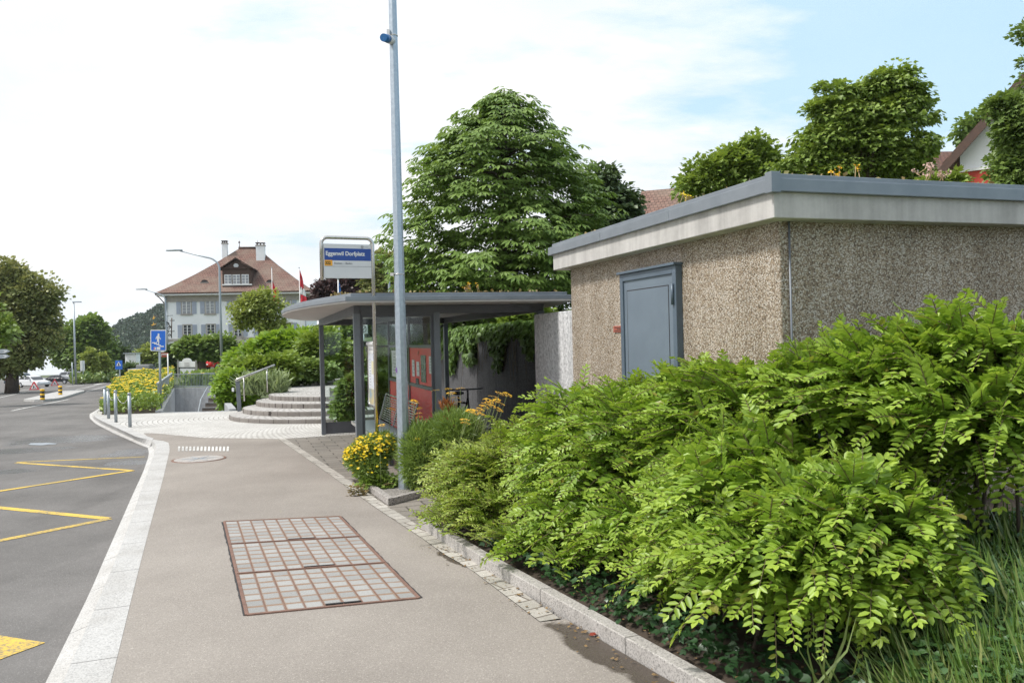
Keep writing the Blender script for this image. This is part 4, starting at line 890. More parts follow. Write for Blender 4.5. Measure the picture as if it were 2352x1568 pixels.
for a in (90, 210, 330):
    t = R(a); q = lo_ + BX * 6.5 * hh * math.cos(t) + EZ * 6.5 * hh * math.sin(t) + BN * .0012; mb.prism([q + BX * 4.5 * hh * math.cos(k) + EZ * 4.5 * hh * math.sin(k) for k in np.linspace(0, 2 * math.pi, 9)[:-1]], BN * .0006)
mb.build('emblem_mark', M['whitesign'], sg_)
decal(712, 757, 235, 240, 'galvdull', 'operator_lettering')
# timetable case on the same pole
tz0, tz1 = V(855, 932, bp, E1).z, V(851, 790, bp, E1).z; tt = thing('timetable_case', 'narrow timetable case in a rounded steel frame clamped to the bus stop pole', 'timetable', Vector((bp.x, bp.y, tz0)))
def TS(s_, z, o=0.0): return Vector((bp.x, bp.y, 0)) + E1 * (.035 + s_) + E2 * o + EZ * z
TW = .5
fr = [TS(.0, tz0 + .05), TS(.015, tz0 + .015), TS(.05, tz0), TS(TW - .05, tz0), TS(TW - .015, tz0 + .015), TS(TW, tz0 + .05), TS(TW, tz1), TS(0, tz1), TS(0, tz0 + .05)]
MB().tube(fr, .018, 8).build('frame', M['inox'], tt)
MB().prism([TS(.01, tz0 + .01, -.006), TS(TW - .01, tz0 + .01, -.006), TS(TW - .01, tz0 + .01, .006), TS(.01, tz0 + .01, .006)], (0, 0, tz1 - tz0 - .02)).build('backing', M['whitesign'], tt)
MB().tube([TS(-.02, tz1 + .005), TS(TW, tz1 + .005)], .03, 10).build('top_cap', M['white'], tt)
def tdec(s0, s1, f0, f1, m_, name='timetable_sheet', o=.0065):
    H = tz1 - tz0; o = -o; MB().prism([TS(s0, tz0 + f0 * H, o), TS(s1, tz0 + f0 * H, o), TS(s1, tz0 + f0 * H, o - .001), TS(s0, tz0 + f0 * H, o - .001)], (0, 0, (f1 - f0) * H)).build(name, M[m_], tt)
M['sheet'] = mat('printed_sheet', (.68, .7, .74), (.46, .49, .55), 22, .5); M['sheety'] = mat('yellow_tinted_sheet', (.66, .6, .36), (.5, .5, .4), 16, .5); M['photo'] = mat('printed_photo', (.62, .45, .12), (.15, .3, .45), 7, .4)
tdec(.03, TW - .03, .86, .97, 'white'); tdec(.03, TW - .03, .3, .84, 'sheet'); tdec(.06, .22, .52, .73, 'sheety', o=.0078); tdec(.03, TW - .03, .03, .28, 'photo')
for f in (.9, .915): tdec(.1, TW - .1, f, f + .006, 'greytxt', 'timetable_lettering', .0078)
for k in range(10): f = .34 + .045 * k; tdec(.28, TW - .08 - .03 * (k % 3), f, f + .008, 'greytxt', 'timetable_lettering', .0078)
# ------------------------------------------------------------------ chain bollards at the plaza edge
BP = [G(241.9, 952), G(249.7, 960.5), G(266.5, 969), G(298.7, 980)]; BT = [(239, 889.4), (246.2, 894), (264, 895.6), (296.3, 901.9)]
tops = []
bl0 = None
labs = ['slim grey steel chain bollard, farthest of four along the plaza kerb', 'slim grey steel chain bollard, second farthest of four along the plaza kerb', 'slim grey steel chain bollard, second nearest of four along the plaza kerb', 'slim grey steel chain bollard, nearest of four and closest to the pavement']
for i, q in enumerate(BP):
    H = .8
    if bl0 is None:
        o = thing('bollard', labs[0], 'bollard', q, 'chain bollards along the plaza kerb'); bl0 = o
        MB().lathe(q, [(.038, 0), (.038, H - .07)], 14).build('post', M['galvdull'], o); MB().lathe(q, [(.034, H - .075), (.034, H - .055)], 14).build('groove', M['anth'], o)
        MB().lathe(q, [(.038, H - .06), (.038, H - .012), (.03, H)], 14).build('cap', M['galvdull'], o)
    else: o = copy_tree(bl0, q); o['label'] = labs[i]
    tops.append(q + EZ * (H - .065))
for i in range(3):
    a, b = tops[i] + EZ * 0, tops[i + 1]; d = (b - a).normalized(); a = a + d * .04; b = b - d * .04; sag = .22 if i else .16
    if i == 0: continue
    ch = MB(); n = 26
    for k in range(n):
        t0, t1 = k / n, (k + .8) / n; f = lambda t: a.lerp(b, t) - EZ * sag * 4 * t * (1 - t)
        ch.tube([f(t0), f(t1)], .008, 5)
    o = ch.build('chain', M['inox']); tag(o, ['', 'sagging steel chain between the two middle bollards', 'sagging steel chain hooked to the nearest bollard'][i], 'chain', 'chains between the bollards')
# ------------------------------------------------------------------ handrail at the steps
ha, hb = P(571, 874, 22.8), P(628, 839.5, 24.2)
hr = thing('step_handrail', 'slanting stainless handrail on two thin posts beside the curved steps', 'handrail', GD(597, 23.2))
ha2 = P(572.5, 873.5, 22.8)
MB().tube([ha2, hb], .035, 10).build('rail', M['inox'], hr)
for u, v, d in ((598, 926, 22.9), (678, 894, 24.0)):
    pass
def vpost(u, d, vt, vb, r=.02): a = P(u, (vt + vb) / 2, d); return [Vector((a.x, a.y, P(u, vb, d).z)), Vector((a.x, a.y, P(u, vt, d).z))]
MB().tube(vpost(560.5, 23.1, 866, 921), .02, 8).build('post', M['inox'], hr); MB().tube(vpost(613.5, 24.0, 847, 901), .02, 8).build('post', M['inox'], hr)
for o in kids(hr):
    if o.name.startswith('rail'):
        bpy.data.objects.remove(o)
MB().tube([P(542, 872.5, 22.6), P(630, 838.5, 24.4)], .034, 10).build('rail', M['inox'], hr)
ap = vpost(546.5, 22.5, 876, 928); a_ = thing('ashtray_post', 'short dark grey post with a small white box at the foot of the steps', 'post', GD(546.5, 22.5))
MB().bar(GD(546.5, 22.5), ap[1], .11, .09).build('post', M['post'], a_, .008); MB().box(ap[1], .13, .11, .03).build('cap', M['anth'], a_, .005); MB().box(ap[1] + Vector((-.13, 0, -.22)), .06, .05, .1).build('box', M['whitesign'], a_, .01)
# ------------------------------------------------------------------ the large white house
DH = 100.0; hA = R(8)
HX = Vector((math.cos(hA), math.sin(hA), 0)); HY = Vector((-HX.y, HX.x, 0))
h0 = P(561, 786, DH)                                             # middle of the facade
HC = Vector((h0.x, h0.y, 0))
def onH(u, v, out=0.0): return V(u, v, HC - HY * out, HX)
def hz_(x, z): return onH(340.3 + .2604 * x, 530.9 + .2604 * z)  # zoomed photo coordinates -> facade
def hx(zx, zy=700): return (hz_(zx, zy) - HC).dot(HX)
def hh_(zy, zx=700): return hz_(zx, zy).z
HG = gz(100) - .3
hs_ = thing('town_hall', 'large white three storey house with pale shutters and a brown hipped tile roof', 'house', Vector((HC.x, HC.y, HG)))
def H(x, z, o=0.0): return HC + HX * x + EZ * z - HY * o         # o: out of the wall, towards us
XL, XR = hx(160), hx(1398); DEP = 13.0; ZE = hh_(560)
def hbox(x0, x1, z0, z1, o0, o1): return MB().prism([H(x0, z0, o0), H(x1, z0, o0), H(x1, z0, o1), H(x0, z0, o1)], (0, 0, z1 - z0))
hbox(XL, XR, HG - 1, ZE, -DEP, 0).build('wall', M['plaster'], hs_)
zc0 = hh_(606); hbox(XL - .1, XR + .1, zc0, ZE + .02, -DEP - .1, .1).build('cornice', M['stone'], hs_)
hbox(XL - .16, XR + .16, zc0 - .12, zc0 + .02, -DEP - .16, .18).build('cornice_moulding', M['stone'], hs_)
OV = 1.0
hbox(XL - OV + .05, XR + OV - .05, ZE - .03, ZE + .16, -DEP - OV, OV - .08).build('eave_board', M['white'], hs_)
hbox(XL - OV, XR + OV, ZE + .14, ZE + .3, -DEP - OV - .05, OV).build('gutter', M['wood'], hs_)
zs = hh_(950); hbox(XL - .04, XR + .04, zs - .16, zs + .16, -.5, .1).build('string_course', M['stone'], hs_)
hbox(XL - .03, XR + .03, HG - .5, HG + .9, -.5, .05).build('plinth', M['stone'], hs_)
# hipped roof with a kick at the eaves; uv: along / up the slope
def roof(name, x0, x1, o0, o1, ze, zr_, rx0, rx1, kick, m_, parent, Hf):
    me_v = []; me_f = []; uvs = []
    midy = (o0 + o1) / 2
    def ringat(t):                                              # t 0 eave .. 1 ridge, concave profile
        zt_ = ze + (zr_ - ze) * ((1 - kick) * t + kick * t * t)
        return [(x0 + (rx0 - x0) * t, o0 + (midy - o0) * t, zt_), (x1 + (rx1 - x1) * t, o0 + (midy - o0) * t, zt_), (x1 + (rx1 - x1) * t, o1 + (midy - o1) * t, zt_), (x0 + (rx0 - x0) * t, o1 + (midy - o1) * t, zt_)]
    T = [0, .12, .25, .45, .7, .995]; rings = [ringat(t) for t in T]
    for i in range(len(T) - 1):
        for k in range(4):
            a, b = rings[i][k], rings[i][(k + 1) % 4]; c, d = rings[i + 1][(k + 1) % 4], rings[i + 1][k]; b0 = len(me_v)
            q = [Hf(p[0], p[2], p[1]) for p in (a, b, c, d)]; me_v += q; me_f.append((b0, b0 + 1, b0 + 2, b0 + 3))
            ax = (q[1] - q[0]).normalized()
            hgt = lambda p: p.z * 1.3
            uvs += [(p.dot(ax), hgt(p)) for p in q]
    off = WL[parent.name]; me = bpy.data.meshes.new(name); me.from_pydata([tuple(v - off) for v in me_v], [], me_f); uv = me.uv_layers.new(name='UVMap')
    for i, c in enumerate(uvs): uv.data[i].uv = c
    me.materials.append(m_); return link(name, me, parent)
ZR = onH(560, 570.0, -DEP / 2).z + 1.0
sc_ = (DH + DEP / 2) / DH
RX0, RX1 = hx(738) * sc_, hx(900) * sc_
rt = V(560, 530.9 + .2604 * 150, HC + HY * DEP / 2, HX); ZR = rt.z
roof('roof', XL - OV, XR + OV, OV, -DEP - OV, ZE + .29, ZR, RX0, RX1, .22, M['tile'], hs_, H)
MB().tube([H(RX0 - .1, ZR + .02, -DEP / 2), H(RX1 + .1, ZR + .02, -DEP / 2)], .16, 8).build('ridge', M['tile2'], hs_)
def roof_o(zh):                                                 # distance behind facade where the front slope has height zh
    t = np.linspace(0, 1, 200); zt_ = ZE + .29 + (ZR - ZE - .29) * (.78 * t + .22 * t * t); tt_ = float(np.interp(zh, zt_, t)); return OV + (-DEP / 2 - OV) * tt_
def onslope(zx, zy):
    p = hz_(zx, zy)
    for _ in range(12):
        o = roof_o(p.z); p = V(340.3 + .2604 * zx, 530.9 + .2604 * zy, HC - HY * o, HX)
    return p, roof_o(p.z)
def box_at(c, sx_, so_, sz_, name, m_, bevel=0, par=None): return MB().box(c, sx_, so_, sz_, HX, HY).build(name, M[m_], par or hs_, bevel)
for (xa, ya, yb, wd) in ((678, 205, 112, .62), (994, 240, 130, 1.05)):
    p, o = onslope(xa, ya); top = V(340.3 + .2604 * xa, 530.9 + .2604 * yb, HC - HY * o, HX).z
    ch = box_at(Vector((p.x, p.y, (p.z - .8 + top) / 2)), wd, .7, top - p.z + .8, 'chimney', 'plaster')
    box_at(Vector((p.x, p.y, top + .03)), wd + .16, .86, .12, 'chimney_slab', 'stone', 0, ch); mb = MB()
    for k in (-1, 0, 1): mb = MB().box(Vector((p.x, p.y, top + .2)) + HX * k * wd * .4, .08, .6, .24, HX, HY); mb.build('chimney_pier', M['wood'], ch)
    box_at(Vector((p.x, p.y, top + .35)), wd + .1, .8, .07, 'chimney_cap', 'wood', 0, ch)
for x in (RX0, RX1): MB().tube([H(x, ZR, -DEP / 2), H(x, ZR + 1.0, -DEP / 2)], [.06, .02], 6).build('finial', M['wood'], hs_)
MB().ball(H(RX0, ZR + .75, -DEP / 2), .13, 8, 5).build('finial_ball', M['wood'], hs_); MB().bar(H(RX1 - .22, ZR + .72, -DEP / 2), H(RX1 + .22, ZR + .72, -DEP / 2), .03, .03).build('finial_bar', M['wood'], hs_)
for zx in (497, 1072):                                           # eyebrow vents
    p, o = onslope(zx, 452); c = H((p - HC).dot(HX), p.z, o + .05); ey = MB(); n = 10
    for s_ in (1, .8):
        pass
    ey.prism([c + HX * .42 * math.cos(t) + EZ * .34 * math.sin(t) for t in np.linspace(0, math.pi, n)], HY * 1.4); e_ = ey.build('roof_vent', M['tile2'], hs_)
    MB().prism([c - HY * .01 + HX * .3 * math.cos(t) + EZ * (.04 + .22 * math.sin(t)) for t in np.linspace(0, math.pi, n)], -HY * .02).build('vent_opening', M['black'], e_)
    MB().bar(c - HX * .5 - EZ * .02 - HY * .05, c + HX * .5 - EZ * .02 - HY * .05, .12, .08).build('vent_sill', M['stone'], e_)
# dormer
pd_, od = onslope(785, 480); DX0, DX1 = hx(655) * (1 - od / 100), hx(910) * (1 - od / 100); od2 = od + .2
def D_(zx, zy, o=0.0): return V(340.3 + .2604 * zx, 530.9 + .2604 * zy, HC - HY * (od2 + o), HX)
def dz(zy): return D_(785, zy).z
def dx(zx): return (D_(zx, 400) - HC).dot(HX)
dm = hbox(dx(655), dx(910), dz(490), dz(330), od2 - 3.5, od2).build('dormer', M['wood'], hs_)
hbox(dx(650), dx(915), dz(478), dz(466), od2, od2 + .12).build('dormer_sill', M['white'], dm)
for a, b in ((672, 736), (745, 812), (824, 888)):
    f_ = hbox(dx(a), dx(b), dz(466), dz(382), od2, od2 + .07).build('dormer_window', M['white'], dm)
    for i in range(2):
        x0 = dx(a) + .06 + i * (dx(b) - dx(a)) / 2; x1 = x0 + (dx(b) - dx(a)) / 2 - .1
        for j in range(3):
            z0 = dz(466) + .07 + j * (dz(382) - dz(466) - .1) / 3; hbox(x0, x1, z0, z0 + (dz(382) - dz(466) - .1) / 3 - .05, od2 + .07, od2 + .078).build('dormer_pane', M['glassl'], dm)
hbox(dx(660), dx(905), dz(330), dz(318), od2 - 3.5, od2 + .25).build('dormer_beam', M['wood'], dm)
MB().prism([H(dx(645), dz(330), od2), H(dx(920), dz(330), od2), H(dx(780), dz(252), od2)], HY * 3.2).build('dormer_gable', M['wood'], dm)
for s0, s1 in ((632, 780), (934, 776)):
    a, b = H(dx(s0), dz(338), od2 + .45), H(dx(s1), dz(243), od2 + .45); nn = Vector((0, 0, .12))
    MB().prism([a, b, b + nn, a + nn], HY * 4).build('dormer_roof', M['tile2'], dm)
c = H(dx(778), dz(303), od2 + .04); MB().prism([c + HX * .3 * math.cos(t) + EZ * .24 * math.sin(t) for t in np.linspace(0, 6.28, 17)[:-1]], -HY * .03).build('dormer_roundel', M['whitesign'], dm)
# windows
def window(zx, zy0, zy1, hw, sill=True, dark=True, sh_=True, zsh=None):
    xc = hx(zx); x0, x1 = xc - hw, xc + hw; z0, z1 = hh_(zy1), hh_(zy0)
    fr_ = hbox(x0 - .12, x1 + .12, z0 - .1, z1 + .13, 0, .07).build('window', M['stone'], hs_)
    hbox(x0, x1, z0, z1, .07, .078).build('pane', M['glassd' if dark else 'glassl'], fr_)
    wf = MB(); 
    hbox(xc - .05, xc + .05, z0, z1, .079, .10).build('frame', M['white'], fr_)
    for x in (x0, x1 - .05): hbox(x, x + .05, z0, z1, .079, .095).build('frame', M['white'], fr_)
    for k in range(1, 4): zz_ = z0 + (z1 - z0) * k / 4; hbox(x0 + .05, xc - .05, zz_ - .018, zz_ + .018, .079, .092).build('glazing_bar', M['white'], fr_); hbox(xc + .05, x1 - .05, zz_ - .018, zz_ + .018, .079, .092).build('glazing_bar', M['white'], fr_)
    hbox(x0 - .2, x1 + .2, z0 - .2, z0 - .08, 0, .16).build('sill', M['stone'], fr_)
    if sh_:
        for s_ in (-1, 1):
            xa = x0 - .14 - .52 if s_ < 0 else x1 + .14; sh0 = hbox(xa, xa + .5, z0 - .05, z1 + .06, .02, .08).build('shutter', M['shutter'], hs_)
            m2 = MB(); k = 0
            louv = MB()
            hbox(xa + .07, xa + .43, z0 + (z1 - z0) * .52, z1 - .06, .0805, .084).build('louvre_field', M['louvre'], sh0)
            hbox(xa + .07, xa + .43, z0 + .04, z0 + (z1 - z0) * .48, .0805, .084).build('louvre_field', M['louvre'], sh0)
mm_, nt, N, L = _new('louvred_shutter'); s_ = N.new('ShaderNodeSeparateXYZ'); L.new(pos(nt), s_.inputs[0]); fq = math_(nt, 'FRACT', math_(nt, 'MULTIPLY', s_.outputs[2], 9.0)); principled(nt, ramp(nt, fq, [(.25, (.24, .265, .32)), (.45, (.42, .46, .55))]), .6); M['louvre'] = mm_
for zx in (340, 548, 783, 1008, 1226): window(zx, 616, 720, .5, dark=False)
for zx in (343, 550, 790, 1010, 1230): window(zx, 822, 926, .46)
for zx in (250, 410, 545, 650, 1010, 1230): window(zx, 1060, 1150, .42, dark=True)
# entrance
xc = hx(790)
por = hbox(xc - 1.05, xc + 1.05, hh_(1010), hh_(985), 0, .8).build('portico', M['stone'], hs_)
for s_ in (-1, 1): MB().lathe(H(xc + s_ * .85, HG, .6), [(.2, 0), (.16, .3), (.14, hh_(1012) - HG), (.2, hh_(1010) - HG)], 10).build('column', M['stone'], por)
hbox(xc - .6, xc + .6, HG, hh_(1020), -.2, .06).build('entrance_door', M['wood'], por)
MB().prism([H(xc + .85 * math.cos(t) * (1 - .25 * math.sin(t)), hh_(985) + .62 * math.sin(t), 0) for t in np.linspace(0, math.pi, 14)], -HY * .35).build('pediment', M['stone'], por)
for xx in (XL + .1, XR - .15): MB().tube([H(xx, HG, .12), H(xx, ZE, .12)], .06, 6).build('downpipe', M['galvdull'], hs_)
MB().tube([H(XL - .98, ZE + .1, .9), H(XL - .6, ZE - .25, .6), H(XL - .15, ZE - .9, .2), H(XL - .1, ZE - 1.8, .12)], .06, 6).build('gutter_pipe', M['wood'], hs_)
# wrought iron inn sign on the corner
ws = thing('inn_sign', 'black wrought iron bracket sign with gilded figures on the corner of the white house', 'inn sign', H(XL + .3, ZE - 4, .2))
def wz(zx, zy, d=94.0): return P(.2604 * zx, 544.5 + .2604 * zy, d)
for yy in (735, 830): MB().tube([wz(1540, yy), wz(1498, yy)], .04).build('wall_fixing', M['black'], ws)
MB().tube([wz(1515, 712), wz(1512, 890)], .06, 6).build('back_bar', M['wood'], ws); 
MB().tube([wz(1512, 800), wz(1470, 745), wz(1430, 735), wz(1400, 700), wz(1360, 690)], .05, 6).build('bracket', M['black'], ws)
MB().tube([wz(1525, 690), wz(1465, 697)], .025, 6).build('tie_bar', M['black'], ws)
for (x, y, r_) in ((1480, 765, .18), (1490, 800, .2), (1478, 835, .2), (1495, 865, .16), (1362, 790, .22)):
    c = wz(x, y); MB().tube([c + r_ * (math.cos(t) * Vector((1, 0, 0)) + math.sin(t) * EZ) * (1 - t / 14) for t in np.linspace(0, 9, 22)], .035, 5).build('scroll', M['black'], ws)
for (x, y, sx_) in ((1357, 712, .22), (1355, 770, .34)):
    c = wz(x, y); MB().prism([c + Vector((-sx_, 0, -.08)), c + Vector((-.02, 0, -.15)), c + Vector((sx_, 0, .12)), c + Vector((.05, 0, .05)), c + Vector((0, 0, .3)), c + Vector((-.1, 0, .02))], (0, .05, 0)).build('gilded_figure', M['goldm'], ws)
MB().tube([wz(1340, 800), wz(1385, 800)], .035, 5).build('hanging_bar', M['black'], ws)
# ------------------------------------------------------------------ flags
def flagpole(name, label, u0, v0, vb, d, stripes, ub=None):
    a = P(u0, v0, d); b = P(ub or u0, vb, d); t = thing(name, label, 'flagpole', Vector((a.x, a.y, b.z)))
    MB().tube([Vector((a.x, a.y, b.z)), a], [.05, .03], 8).build('pole', M['white'], t); MB().ball(a, .06, 8, 5).build('finial', M['galvdull'], t)
    for (mt, f0, f1, w0, w1) in stripes:
        rows = []; Ht = a.z - b.z
        for i in range(9):
            f = f0 + (f1 - f0) * i / 8; z = a.z - Ht * f; wv = w0 + (w1 - w0) * i / 8; rows.append([Vector((a.x, a.y, z)) + Vector((.04 + wv * k / 6, .07 * math.sin(k * 2.1 + i * .35), -.25 * (k / 6) ** 1.3)) for k in range(7)])
        mb = MB(); mb.loft(rows, True); o = mb.build('cloth', M[mt], t); m_ = o.modifiers.new('solid', 'SOLIDIFY'); m_.thickness = .012
    return t
flagpole('flagpole', 'white flagpole with a drooping red and yellow banner in front of the white house', 624, 615, 770, 80, (('redcloth', .2, .34, .1, .42), ('yellowcloth', .34, .4, .42, .5), ('redcloth', .4, .55, .5, .6)))
flagpole('flagpole', 'white flagpole with a limp red and white flag near the house corner', 687, 615, 840, 70, (('redcloth', .02, .1, .08, .26), ('redcloth', .1, .2, .26, .3), ('whitecloth', .19, .27, .36, .5), ('redcloth', .27, .37, .5, .66)))
flagpole('flagpole', 'pole with a rolled bright blue banner behind the bus shelter', 776.5, 640, 832, 42, (('bluecloth', .04, .2, .06, .09),), 778)
# ------------------------------------------------------------------ street lamps
def lamp(name, label, u, d, v_top, arm, head_side, vb=None, grp='curved street lamps'):
    b = GD(u, d, -.1); t = thing(name, label, 'street lamp', b, grp)
    zt_ = P(u - 5, v_top, d).z; h = zt_ - b.z
    pth = [b, b + EZ * h * .5, b + EZ * (h - .9)]
    c = b + EZ * (h - .9)
    for k in range(1, 7): a_ = math.pi / 2 * k / 6 * .9; pth.append(c + Vector((head_side * .9 * (1 - math.cos(a_)), 0, .9 * math.sin(a_) * .8)))
    e = pth[-1]; pth.append(e + Vector((head_side * (arm - .9), 0, .1 + .13 * arm)))
    rr = [.085, .075, .06] + [.05] * 6 + [.035]
    MB().tube(pth, rr, 10).build('pole', M['galvdull'], t); q = pth[-1]
    hd = MB(); hd.prism([q + Vector((head_side * x, y, 0)) for x, y in ((-.15, -.06), (-.15, .06), (.3, .15), (.75, .12), (.85, 0), (.75, -.12), (.3, -.15))], (0, 0, .09)); hd.build('lamp_head', M['galvdull'], t, .02)
    return t
lamp('street_lamp', 'tall curved arm street lamp standing in front of the white house facade', 508, 50, 583, 2.5, -1)
lamp('street_lamp', 'curved arm street lamp at the left corner of the white house, behind the blue sign', 382, 74, 668, 1.9, -1)
lamp('street_lamp', 'street lamp whose arm peeks out between the bus stop sign and the tall mast', 897, 46, 588, .95, -1)
b = GRD(171.5, 100, -.1); t = thing('street_lamp', 'straight slender street lamp among the car park trees on the left', 'street lamp', b); zt_ = P(168, 694, 100).z
MB().tube([b, Vector((b.x, b.y, zt_))], [.14, .08], 10).build('pole', M['galvdull'], t); MB().box(Vector((b.x + .4, b.y, zt_ + .02)), 1.0, .3, .13).build('lamp_head', M['galvdull'], t, .02)
# ------------------------------------------------------------------ signs
def signpost(name, label, cat, u, d, vt, m_='galvdull', r_=.035, h=0):
    b = GD(u, d, h); t = thing(name, label, cat, b); zt_ = P(u, vt, d).z; MB().tube([b, Vector((b.x, b.y, zt_))], r_, 10).build('post', M[m_], t); return t, b
# blue underpass sign; px() maps the zoomed photo (480..640 x 1080..1240) to the board plane
t, b = signpost('underpass_sign', 'blue pedestrian underpass sign with a white figure walking down steps', 'sign', 366, 25.0, 760, 'galvdull', .035)
US = P(364.5, 786, 24.95); USP = Vector((US.x, US.y, 0))
def px(x, y, o=0.0): q = V(326.7 + .06945 * x, 735 + .06945 * y, USP, Vector((1, 0, 0))); return q - Vector((0, o, 0))
def plate(pts, o, th, m_, name): return MB().prism([px(x, y, o) for x, y in pts], (0, -th, 0)).build(name, M[m_], t)
def rrect(x0, y0, x1, y1, r_): 
    out = []
    for cx, cy, a0 in ((x1 - r_, y1 - r_, 0), (x0 + r_, y1 - r_, 90), (x0 + r_, y0 + r_, 180), (x1 - r_, y0 + r_, 270)):
        for k in range(5): a = R(a0 + 22.5 * k); out.append((cx + r_ * math.cos(a), cy + r_ * math.sin(a)))
    return out
plate(rrect(282, 318, 800, 1022, 40), 0, .03, 'whitesign', 'sign_board'); plate(rrect(312, 352, 778, 992, 18), .031, .003, 'signblue', 'sign_face')
plate([(x, y) for x, y in [(557 + 32 * math.cos(a), 478 + 38 * math.sin(a)) for a in np.linspace(0, 6.28, 15)[:-1]]], .035, .003, 'whitesign', 'pictogram')
plate([(528, 512), (580, 512), (592, 560), (640, 632), (618, 640), (578, 590), (574, 660), (580, 700), (576, 800), (582, 838), (548, 832), (540, 700), (520, 716), (486, 760), (478, 742), (512, 690), (508, 640), (494, 570), (478, 634), (460, 626), (474, 560)], .035, .0031, 'whitesign', 'pictogram')
plate([(342, 732), (455, 732), (455, 756), (500, 756), (500, 786), (545, 786), (545, 816), (630, 816), (630, 850), (735, 850), (735, 886), (612, 886), (612, 852), (560, 852), (560, 822), (490, 822), (490, 796), (415, 796), (415, 766), (342, 766)], .035, .0032, 'whitesign', 'pictogram')
plate([(405, 895), (470, 895), (470, 980), (405, 980)], .035, .003, 'whitesign', 'sticker'); plate([(495, 885), (612, 885), (612, 975), (495, 975)], .035, .003, 'whitesign', 'sticker'); plate([(400, 905), (430, 900), (425, 960), (402, 965)], .0385, .002, 'redcloth', 'sticker')
# brown direction sign behind it
t, b = signpost('direction_sign', 'small brown direction sign on a white bent post behind the blue sign', 'sign', 384.5, 38, 812, 'white', .03)
bz = P(376, 815, 38); MB().box(bz, .42, .04, .2).build('sign_board', M['brown'], t, .01); MB().box(bz + Vector((.02, -.022, .03)), .26, .004, .035).build('sign_lettering', M['whitesign'], t); MB().box(bz + Vector((-.13, -.022, -.03)), .07, .004, .05).build('sign_mark', M['whitesign'], t)
MB().box(P(373.5, 806, 38), .14, .03, .1).build('bracket_plate', M['whitesign'], t)
# pedestrian crossing sign
t, b = signpost('crossing_sign', 'small blue pedestrian crossing sign with a white triangle far down the road', 'sign', 273.5, 98, 832, 'galvdull', .07, -2.2)
cz = P(273, 838, 97.8); MB().box(cz, .84, .06, 1.05).build('sign_board', M['signblue'], t, .02)
MB().prism([cz + Vector((-.3, -.04, -.1)), cz + Vector((.3, -.04, -.1)), cz + Vector((0, -.04, .42))], (0, -.006, 0)).build('sign_triangle', M['whitesign'], t); MB().prism([cz + Vector((-.08, -.05, -.06)), cz + Vector((.09, -.05, -.06)), cz + Vector((.03, -.05, .24)), cz + Vector((-.03, -.05, .24))], (0, -.004, 0)).build('pictogram', M['black'], t)
t, b = signpost('road_sign', 'thin grey sign post with a narrow edge on sign beside the car park lamp', 'sign', 189.5, 105, 828, 'galvdull', .07, -2); MB().box(P(189.5, 840, 105), .24, .7, 1.3).build('sign_board', M['whitesign'], t, .02)
t, b = signpost('marker_post', 'plain thin grey post at the edge of the car park verge', 'post', 164.5, 98, 832, 'galvdull', .06, -2)
# grey direction arrows at the frame edge
t, b = signpost('arrow_signpost', 'two grey arrow shaped direction boards stacked on a post at the left edge', 'sign', -12, 34, 800, 'galvdull', .05)
for v in (807, 818.5):
    c = P(0, v, 33.9); MB().prism([c + Vector(q) for q in ((-.7, 0, -.085), (.22, 0, -.085), (.4, 0, 0), (.22, 0, .085), (-.7, 0, .085))], (0, .05, 0)).build('arrow_board', M['galvdull'], t, .005)
    MB().prism([c + Vector(q) + Vector((0, -.012, 0)) for q in ((.1, 0, -.06), (.2, 0, -.06), (.33, 0, 0), (.2, 0, .06), (.1, 0, .06), (.22, 0, 0))], (0, .008, 0)).build('arrow_mark', M['whitesign'], t)
# work warning triangles (folding)
def triangle(label, zu, zv0, zv1, zw, d, tilt):
    c = GR(.15625 * zu, 816.7 + .15625 * zv1, -.13); d = c.y; s_ = d / F_ * .15625; h = (zv1 - zv0) * s_; w_ = zw * s_
    t = thing('warning_triangle', label, 'warning sign', c, 'folding works warning signs'); n_ = Vector((tilt, -1, 0)).normalized(); x = Vector((-n_.y, n_.x, 0)); q0 = c - n_ * .02
    def T_(a, b, o): return q0 + x * a + EZ * b + n_ * o - n_ * (-.25) * 0
    MB().prism([T_(-w_ / 2, 0, 0), T_(w_ / 2, 0, 0), T_(.03, h, 0), T_(-.03, h, 0)], -n_ * .03).build('border', M['redcloth'], t)
    MB().prism([T_(-w_ * .34, h * .1, .004), T_(w_ * .34, h * .1, .004), T_(0, h * .78, .004)], n_ * .004).build('sign_face', M['whitesign'], t)
    MB().prism([T_(-.12 * w_, h * .14, .01), T_(-.02 * w_, h * .2, .01), T_(.0, h * .45, .01), T_(.06 * w_, h * .3, .01), T_(.2 * w_, h * .14, .01), T_(.08 * w_, h * .2, .01), T_(-.03 * w_, h * .56, .01), T_(-.08 * w_, h * .4, .01)], n_ * .003).build('pictogram', M['black'], t)
    for a in (-.45, .45): MB().bar(T_(a * w_ * .6, h * .4, -.03), T_(a * w_, 0, -.35), .03, .03).build('rear_leg', M['galvdull'], t)
triangle('red bordered works warning triangle, nearer of the two beside the white car', 500, 378, 500, 160, 0, -.1); triangle('red bordered works warning triangle, farther one beside the black car', 805, 340, 440, 110, 0, .35)
